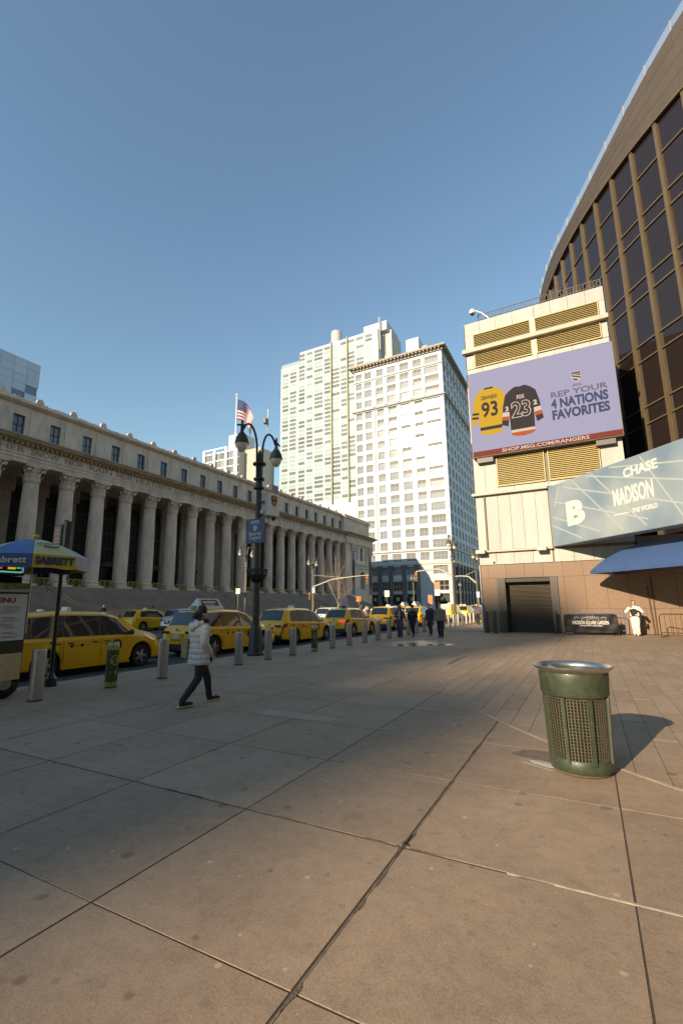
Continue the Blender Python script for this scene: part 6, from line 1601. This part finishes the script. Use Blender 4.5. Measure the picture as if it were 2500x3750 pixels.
def hand(mb, w, d, up, s_=1.0):
    """palm and five fingers from wrist w, pointing along d, thumb towards 'up'"""
    d = Vector(d).normalized(); up = Vector(up); up = (up - d*up.dot(d)).normalized(); sd = d.cross(up)
    w = Vector(w); mb.ell((0,0,0), 1, 1, 1, 8, 6); n0 = len(mb.v) - 8*7
    for i in range(n0, len(mb.v)):
        v = mb.v[i]; mb.v[i] = tuple(w + d*0.045*s_ + d*v[0]*0.055*s_ + up*v[1]*0.042*s_ + sd*v[2]*0.018*s_)
    for k, ln in enumerate((0.070, 0.080, 0.075, 0.058)):
        b = w + d*0.085*s_ + up*(0.030-0.020*k)*s_
        mb.tube([b, b + d*ln*0.5*s_ + sd*0.006*s_, b + d*ln*0.85*s_ + sd*0.028*s_], [0.0095*s_, 0.009*s_, 0.007*s_], 6)
    b = w + d*0.03*s_ + up*0.036*s_; mb.tube([b, b + d*0.03*s_ + up*0.028*s_, b + d*0.062*s_ + up*0.030*s_], [0.012*s_, 0.011*s_, 0.008*s_], 6)
def person(label, x, y, rz, H=1.70, stride=0.25, arm=((0.06,0.05),( -0.06,0.0)), top='jacket', tc=None, leg=None, shoe=None, hair='short', hat=None, puff=0.0, coat=0.78,
           turn=0.0, width=1.0, wide_leg=1.0, elbows=None, sole=None, hood=False, grp=None, z=0.0, vox=0.016, sit=False, skin=SKIN, lean=0.0):
    o = thing('person', label, 'person', (x, y, z), rz, grp); k = H/1.70
    hip = 0.90; sh = 1.40
    st = stride
    if sit:
        hip = 0.45; legs = [[(s_*0.09,0,hip), (s_*0.16,0.42,hip+0.02), (s_*0.14,0.50,0.06), (s_*0.15,0.66,0.03)] for s_ in (-1, 1)]; sh = 0.95
    else:
        legs = [[(-0.09,0,hip), (-0.095,0.06+st*0.55,0.49), (-0.09,st*0.95,0.085), (-0.095,st*0.95+0.17,0.035)],
                [(0.09,0,hip), (0.095,-st*0.28+0.03,0.47), (0.09,-st*0.95-0.05,0.115 if st > 0.05 else 0.085), (0.095,-st*0.95+0.10,0.03)]]
    ns = 0.0 + lean
    shoulders = [(-0.185*width, ns, sh), (0.185*width, ns, sh)]
    if elbows is None:
        arms = []
        for s_, (e, wv) in zip((-1, 1), arm): arms.append([shoulders[0 if s_ < 0 else 1], (s_*0.25*width, ns+e, sh-0.29), (s_*0.245*width, ns+wv+0.06, sh-0.54)])
    else: arms = [[shoulders[i], elbows[i][0], elbows[i][1]] for i in (0, 1)]
    hz = sh + 0.165
    b = MB()
    for l in legs: chain(b, l[:3], (0.085,0.060,0.042)); b.tube([l[2], (l[3][0], l[3][1], 0.04)], [0.04, 0.035], 8)
    rings = []
    for z_, rx, ry in ((hip-0.06,0.13,0.09),(hip+0.02,0.165,0.115),(hip+0.16,0.135,0.10),(hip+0.34,0.165,0.115),(sh-0.04,0.165,0.10),(sh+0.03,0.10,0.08),(sh+0.06,0.05,0.05)):
        t_ = (z_-hip)/(sh-hip); rings.append([(rx*math.cos(2*math.pi*j/16), ry*math.sin(2*math.pi*j/16)+lean*max(0, t_), z_) for j in range(16)])
    b.loft(rings); b.tube([(0, ns, sh), (0, ns+0.01, hz)], [0.056, 0.052], 10)
    for a in arms:
        chain(b, a, (0.052,0.040,0.028)); d = Vector(a[2])-Vector(a[1]); hand(b, a[2], d, (0,1,0.3))
    hc = (0, ns+0.03, hz+0.085)
    hd = MB(); hd.ell((0,0,0), 0.074, 0.094, 0.115, 14, 10); hd.ell((0,0.022,-0.065), 0.052, 0.062, 0.055, 10, 8); hd.ell((0,0.094,-0.012), 0.013, 0.020, 0.024, 8, 6)
    for s_ in (-1, 1): hd.ell((s_*0.076,-0.004,-0.004), 0.012, 0.022, 0.032, 8, 6)
    hd.ell((0,0.086,-0.062), 0.024, 0.010, 0.008, 8, 5)
    Rm = Matrix.Translation(hc) @ Matrix.Rotation(turn, 4, 'Z'); hd.xf(Rm); b.add(hd.v, hd.f)
    bme = evald(b, vox*0.62, 2); bme.materials.append(skin); body = O('body', bme, o)
    ey = MB()
    for s_ in (-1, 1): ey.ell((s_*0.030, 0.083, 0.012), 0.011, 0.008, 0.007, 8, 5)
    ey.xf(Rm); part('eyes', ey, HAIR, o)
    hr = MB()
    if hair in ('short', 'long', 'bun'):
        hr.ell((0,-0.018,0.022), 0.084, 0.098, 0.108, 14, 10)
        if hair == 'long':
            for s_ in (-1, 1): hr.tube([(s_*0.06,-0.02,0.05),(s_*0.088,0.0,-0.06),(s_*0.10,0.025,-0.20),(s_*0.095,0.04,-0.34)], [0.045,0.042,0.045,0.02], 8)
            hr.tube([(0,-0.07,0.05),(0,-0.10,-0.1),(0,-0.10,-0.32)], [0.07,0.085,0.05], 10)
        if hair == 'bun': hr.tube([(0.0,-0.08,-0.01),(0.0,-0.15,-0.05),(0.01,-0.17,-0.10)], [0.06,0.058,0.03], 10); hr.tube([(0,-0.05,-0.06),(0.0,-0.06,-0.13)], [0.07,0.05], 10)
        # cut the face free
        hr.v = [(x_, y_ if not (y_ > 0.045 and z_ < 0.062 and abs(x_) < 0.072) else 0.045, z_) for x_, y_, z_ in hr.v]
        hr.xf(Rm); hme = evald(hr, 0.010, 2, 'hair'); hme.materials.append(HAIR); O('hair', hme, o)
    if hat:
        ht = MB(); ht.lathe([(0.088,-0.01),(0.094,0.02),(0.094,0.06),(0.080,0.105),(0.050,0.130),(0.012,0.140)], 18, (0,-0.008,0.005)); ht.xf(Rm); part('hat', ht, hat, o, smooth=60)
    # clothes
    jk = MB(); zb = hip - 0.06 if not sit else hip-0.02
    zb = coat if not sit else hip - 0.03
    rings = []; nr = 60 if puff else 26
    for i in range(nr+1):
        t_ = i/nr; z_ = zb + (sh+0.065-zb)*t_
        rx = interp([(0,0.215),(0.25,0.205),(0.5,0.185),(0.75,0.215),(0.88,0.215),(0.95,0.15),(1.0,0.085)], t_)*width
        ry = interp([(0,0.165),(0.3,0.155),(0.55,0.145),(0.8,0.155),(0.9,0.13),(1.0,0.085)], t_)
        pf = 1 + puff*(abs(math.sin(z_*math.pi/0.10)))**0.5 - puff*0.5
        lt_ = max(0, (z_-hip)/(sh-hip))*lean
        rings.append([(rx*pf*math.cos(2*math.pi*j/20), ry*pf*math.sin(2*math.pi*j/20)+lt_, z_) for j in range(20)])
    jk.loft(rings)
    for a in arms:
        P, Rr = [], []
        for (p, q), (r0, r1) in zip(((a[0], a[1]), (a[1], a[2])), ((0.088,0.072),(0.072,0.056))):
            for i in range(10):
                t_ = i/10; P.append(Vector(p).lerp(Vector(q), t_)); Rr.append((r0+(r1-r0)*t_)*(1 + puff*1.3*abs(math.sin(i*math.pi/3.3))**0.6 - puff*0.5))
        P.append(Vector(a[2])); Rr.append(0.052); jk.tube(P, Rr, 12)
    if hood: jk.tube([(-0.12, ns-0.02, sh+0.05), (-0.08, ns-0.13, sh+0.03), (0, ns-0.165, sh-0.02), (0.08, ns-0.13, sh+0.03), (0.12, ns-0.02, sh+0.05)], [0.045,0.06,0.07,0.06,0.045], 10)
    if hood: jk.tube([(-0.08, ns+0.06, sh+0.07), (-0.11, ns-0.03, sh+0.085), (0, ns-0.10, sh+0.09), (0.11, ns-0.03, sh+0.085), (0.08, ns+0.06, sh+0.07)], 0.035, 8)
    else: jk.lathe([(0.085,sh+0.03),(0.082,sh+0.075),(0.066,sh+0.09)], 14, (0, ns, 0))
    jme = evald(jk, vox*0.7 if puff else vox, 1 if puff else 3, 'jacket'); jme.materials.append(tc); O('jacket', jme, o)
    tr_ = MB()
    for l in legs: chain(tr_, l[:3], (0.112*wide_leg,0.078*wide_leg,0.062*wide_leg*wide_leg), 12)
    rings = [[(rx*math.cos(2*math.pi*j/14), ry*math.sin(2*math.pi*j/14), z_) for j in range(14)] for z_, rx, ry in ((hip-0.10,0.15,0.11),(hip-0.02,0.185,0.125),(hip+0.12,0.16,0.115))]
    tr_.loft(rings); tme = evald(tr_, vox*0.8, 3, 'trousers'); tme.materials.append(leg); O('trousers', tme, o)
    for l in legs:
        a, t_ = Vector(l[2]), Vector(l[3]); s1 = MB()
        back = a + (a-t_).normalized()*0.05; zf = min(a.z, 0.10) - 0.085
        s1.tube([(back.x, back.y, zf+0.05), (a.x, a.y+0.02, zf+0.055), (t_.x, t_.y-0.03, zf+0.045), (t_.x, t_.y+0.07, zf+0.035)], [0.035,0.048,0.046,0.025], 10)
        s1.tube([(a.x, a.y, zf+0.05), (a.x, a.y, zf+0.12)], [0.048,0.046], 10)
        sme = evald(s1, 0.010, 2, 'shoe'); sme.materials.append(shoe or BLACK); so = O('shoe', sme, o)
        if sole:
            s2 = MB(); pts = []
            for u, w in ((-0.085,0.03),(-0.06,0.045),(0.05,0.046),(0.14,0.052),(0.21,0.042),(0.245,0.02)):
                pts.append((u, w))
            pl = [(a.x+w, a.y+u) for u, w in pts] + [(a.x-w, a.y+u) for u, w in reversed(pts)]
            s2.prism(pl, zf+0.002, zf+0.024, 'xy'); part('sole', s2, sole, so, bevel=0.006)
    o.scale = (k, k, k)
    return o
def cloth(n, c, r=0.75, v=0.15): return M(n, c, r, var=v, vs=6, bump=0.1, bs=25, coords='obj')
BLKC = cloth('black_cloth', (0.012,0.012,0.014)); NAVY = cloth('navy_jacket', (0.020,0.022,0.032)); JEAN = cloth('blue_jeans', (0.035,0.06,0.12)); TAUPE = cloth('taupe_jacket', (0.20,0.145,0.105)); PURP = cloth('purple_coat', (0.085,0.035,0.055))
GREYC = cloth('grey_jacket', (0.085,0.075,0.085)); WHC_ = cloth('white_coat_fabric', (0.50,0.47,0.45), 0.6, 0.08); WTR = cloth('white_trousers', (0.62,0.60,0.55)); WSH = cloth('white_shoe', (0.5,0.48,0.44))
# the woman crossing the plaza, walking away to the right, seen from behind-left
wo_ = person('person in white quilted coat and black leggings striding along the plaza', -6.28, 6.42, rad(-12), 1.64, stride=0.34, tc=WHC_, leg=BLKC, shoe=cloth('black_shoe', (0.014,0.013,0.013)), hair='bun', hat=cloth('black_knit_hat', (0.008,0.008,0.009)),
       puff=0.12, coat=0.71, hood=True, sole=M('pale_gum_sole', (0.62,0.46,0.18), 0.7), vox=0.012, turn=rad(-12), wide_leg=0.95, width=1.18,
       elbows=[((-0.26,0.02,1.13),(-0.21,0.23,1.05)), ((0.27,-0.09,1.12),(0.22,0.10,0.90))])
part('scarf', MB().tube([(0.10*math.cos(t*0.6), 0.03+0.10*math.sin(t*0.6), 1.50) for t in range(12)], 0.045, 8), cloth('black_scarf', (0.01,0.01,0.011)), wo_, smooth=60)
part('front_panel', MB().box(0.165, 0.215, 0.04, 0.145, 0.74, 1.22), BLKC, wo_, bevel=0.015)
bg_ = thing('paper_bag', 'small brown paper bag hanging beside the white coated walker', 'bag', (-6.60, 6.42, 0.78), rz=rad(-15))
part('bag', MB().frustum(-0.10, 0.10, -0.05, 0.05, 0.0, 0.34, -0.01, -0.005), M('kraft_paper', (0.33,0.22,0.11), 0.8, var=0.2, vs=8), bg_, bevel=0.006)
part('handle', MB().tube([(-0.05,0,0.34),(-0.04,0,0.42),(0.04,0,0.42),(0.05,0,0.34)], 0.006, 5), M('kraft_paper', (0,0,0)), bg_)
WG = 'people walking towards the camera'
p1 = person('person in purple coat, cream scarf, jeans and sunglasses', -8.95, 23.75, rad(175), 1.66, 0.06, tc=PURP, leg=JEAN, hair='long', coat=0.55, shoe=cloth('brown_shoe', (0.10,0.05,0.03)), wide_leg=1.15, grp=WG, elbows=[((-0.25,0.0,1.10),(-0.12,0.18,1.12)),((0.25,0.02,1.11),(0.10,0.20,1.15))])
part('scarf', MB().tube([(-0.05,0.13,1.42),(-0.04,0.165,1.2),(-0.05,0.165,0.98)], [0.05,0.055,0.05], 8, True, 0.5), cloth('cream_scarf', (0.45,0.38,0.32)), p1, smooth=60)
part('sunglasses', MB().box(-0.06, 0.06, 0.115, 0.13, 1.655, 1.685), BLACK, p1, bevel=0.004)
person('walker in black jacket and cap holding hands at chest', -8.45, 24.4, rad(172), 1.62, 0.16, tc=BLKC, leg=BLKC, hat=BLKC, shoe=cloth('grey_shoe', (0.2,0.18,0.17)), grp=WG, elbows=[((-0.27,0.0,1.12),(-0.08,0.20,1.22)),((0.27,0.0,1.12),(0.20,0.10,0.92))])
p3 = person('walker in navy jacket and black trousers carrying white bag', -7.85, 25.6, rad(168), 1.70, 0.20, tc=NAVY, leg=BLKC, grp=WG, shoe=cloth('white_black_shoe', (0.25,0.24,0.22)), hood=True, turn=rad(50))
sb_ = thing('shopping_bag', 'pale plastic shopping bag beside walker in navy jacket', 'bag', (-7.52, 25.45, 0.30), rz=0.4)
part('bag', MB().frustum(-0.09, 0.09, -0.04, 0.04, 0.0, 0.36, 0.012, 0.01), M('plastic_white', (0.6,0.57,0.56), 0.5, var=0.2, vs=10), sb_, bevel=0.01); part('handle', MB().tube([(-0.04,0,0.36),(0,0,0.5),(0.04,0,0.36)], 0.008, 5), M('plastic_white', (0,0,0)), sb_)
person('walker in taupe padded jacket and black trousers near the puddle', -6.85, 24.1, rad(178), 1.72, 0.05, tc=TAUPE, leg=BLKC, grp=WG, puff=0.05, turn=rad(35), coat=0.86, width=1.1)
person('walker in grey jacket going away near the granite corner', -8.2, 40.2, rad(-10), 1.75, 0.14, tc=GREYC, leg=BLKC, coat=0.88, hood=True, width=1.08)
man = person('person in white trousers and black vest standing by granite wall', 2.10, 28.75, rad(165), 1.74, 0.08, tc=cloth('white_sleeves', (0.78,0.76,0.72)), leg=WTR, shoe=WSH, hair='short', coat=0.98, wide_leg=1.25, turn=rad(20), elbows=[((-0.36,0.08,1.20),(-0.12,0.18,1.46)),((0.37,0.06,1.19),(0.12,0.20,1.40))])
vs_ = MB(); vs_.loft([[(rx*math.cos(2*math.pi*j/18), ry*math.sin(2*math.pi*j/18), z) for j in range(18)] for z, rx, ry in ((0.98,0.20,0.17),(1.1,0.19,0.17),(1.25,0.19,0.175),(1.34,0.165,0.165),(1.40,0.12,0.13))])
part('vest', vs_, BLKC, man, smooth=60)
part('shoulder_bag', MB().ell((-0.27,0.08,0.93), 0.07, 0.13, 0.15, 12, 8), BLKC, man, smooth=60)
# across the avenue
person('hooded figure in black coat standing on the far kerb', -31.6, 26.9, rad(150), 1.74, 0.08, tc=BLKC, leg=JEAN, hood=True, hat=BLKC, coat=0.72, vox=0.02)
person('person in black top sitting on the wide steps', -46.0, 32.6, rad(-95), 1.7, sit=True, tc=BLKC, leg=cloth('pale_jeans', (0.4,0.38,0.38)), z=0.72, vox=0.02)
cl4 = [('dark coated passer-by left of pair on far sidewalk', -35.4, 58.8, BLKC), ('dark coated passer-by right of pair on far sidewalk', -35.2, 60.6, BLKC), ('passer-by in tan coat by the barrels', -34.5, 73.0, TAUPE), ('passer-by in white coat among the barrels', -35.0, 76.5, WHC_)]
for l, x, y, c in cl4: person(l, x, y, rad(random.uniform(0, 360)), 1.72, 0.12, tc=c, leg=BLKC, vox=0.024)
# vendor stall, planters and barrels on the far side
vsll = thing('vendor_stall', 'low street vendor table crowded with goods on the far sidewalk', 'stall', (-34.4, 26.0, 0))
part('table', MB().box(-0.6, 0.6, -1.7, 1.7, 0.72, 0.78), cloth('stall_cloth', (0.14,0.07,0.05)), vsll)
for y in (-1.6, 1.6):
    for x in (-0.5, 0.5): part('leg', MB().box(x-0.03, x+0.03, y-0.03, y+0.03, 0, 0.72), BLACK, vsll)
rv = random.Random(2)
cols = [(0.5,0.42,0.3),(0.45,0.25,0.05),(0.5,0.48,0.46),(0.35,0.06,0.05),(0.08,0.16,0.06),(0.5,0.35,0.08),(0.1,0.08,0.07),(0.3,0.4,0.45)]
for i in range(14):
    w = rv.uniform(0.15, 0.3); h = rv.uniform(0.1, 0.35); y = -1.5 + i*0.22; x = rv.uniform(-0.3, 0.3); c = cols[i % 8]
    g_ = thing('goods_box', 'small %s box of goods on vendor table, %s along the table' % (('cream','orange','white','red','green','yellow','black','blue')[i % 8], ORD[i]), 'box', (-34.4+x, 26.0+y, 0.781), rz=rv.uniform(-.3,.3), group='goods on the vendor table')
    part('carton', MB().box(-w/2, w/2, -w/2, w/2, 0, h), M('goods_%d' % (i % 8), c, 0.7, var=0.2, vs=9), g_, bevel=0.01); part('flap', MB().box(-w/2, w/2, -w/2-0.02, -w/2+0.03, h+0.001, h+0.02), M('goods_%d' % (i % 8), c), g_)
for i, (y, h, l) in enumerate(((24.3, 1.35, 'tall stack of cream cartons at left end of vendor table'), (24.95, 1.2, 'stack of picture cartons beside the tall cream stack'))):
    g_ = thing('carton_stack', l, 'cartons', (-33.9, y, 0))
    for k in range(3): part('carton', MB().box(-0.28, 0.28, -0.28, 0.28, k*h/3+0.002, (k+1)*h/3-0.002), M('goods_%d' % (0 if k == 2 else (2 if k == 0 else 1)), (0.5,0.4,0.3)), g_, bevel=0.01)
BARR = M('concrete_barrier', (0.42,0.40,0.36), 0.85, var=0.15, vs=2)
for i, (x, y) in enumerate(((-33.4, 22.6), (-33.4, 27.4), (-33.4, 28.9))):
    b_ = thing('concrete_block', 'pale tapered concrete block on far kerb, %s one from the left' % ORD[i], 'block', (x, y, 0), group='concrete blocks on the far kerb')
    part('block', MB().frustum(-0.28, 0.28, -0.42, 0.42, 0.0, 0.95, 0.12, 0.12), BARR, b_, bevel=0.03); part('lifting_eye', MB().tube([(-0.06,0,0.94),(-0.05,0,1.0),(0.05,0,1.0),(0.06,0,0.94)], 0.012, 5), BLACK, b_)
ORB = M('barrel_orange', (0.66,0.22,0.03), 0.6); WHB = M('barrel_white', (0.66,0.63,0.56), 0.6)
for i in range(9):
    o = thing('traffic_barrel', 'orange and white traffic barrel near the tree, %s from the left' % ORD[i], 'barrel', (-33.3 + 0.5*(i % 2), 66.5 + i*1.45, 0.0 ), group='traffic barrels on the far kerb')
    for k in range(4): part('band', MB().lathe([(0.30-0.02*k, 0.05+0.26*k), (0.285-0.02*k, 0.30+0.26*k)], 14), ORB if k % 2 == 0 else WHB, o, smooth=40)
    part('foot', MB().lathe([(0.4,0.0),(0.38,0.05)], 14), BLACK, o)

bpy.data.scenes.remove(TMP)
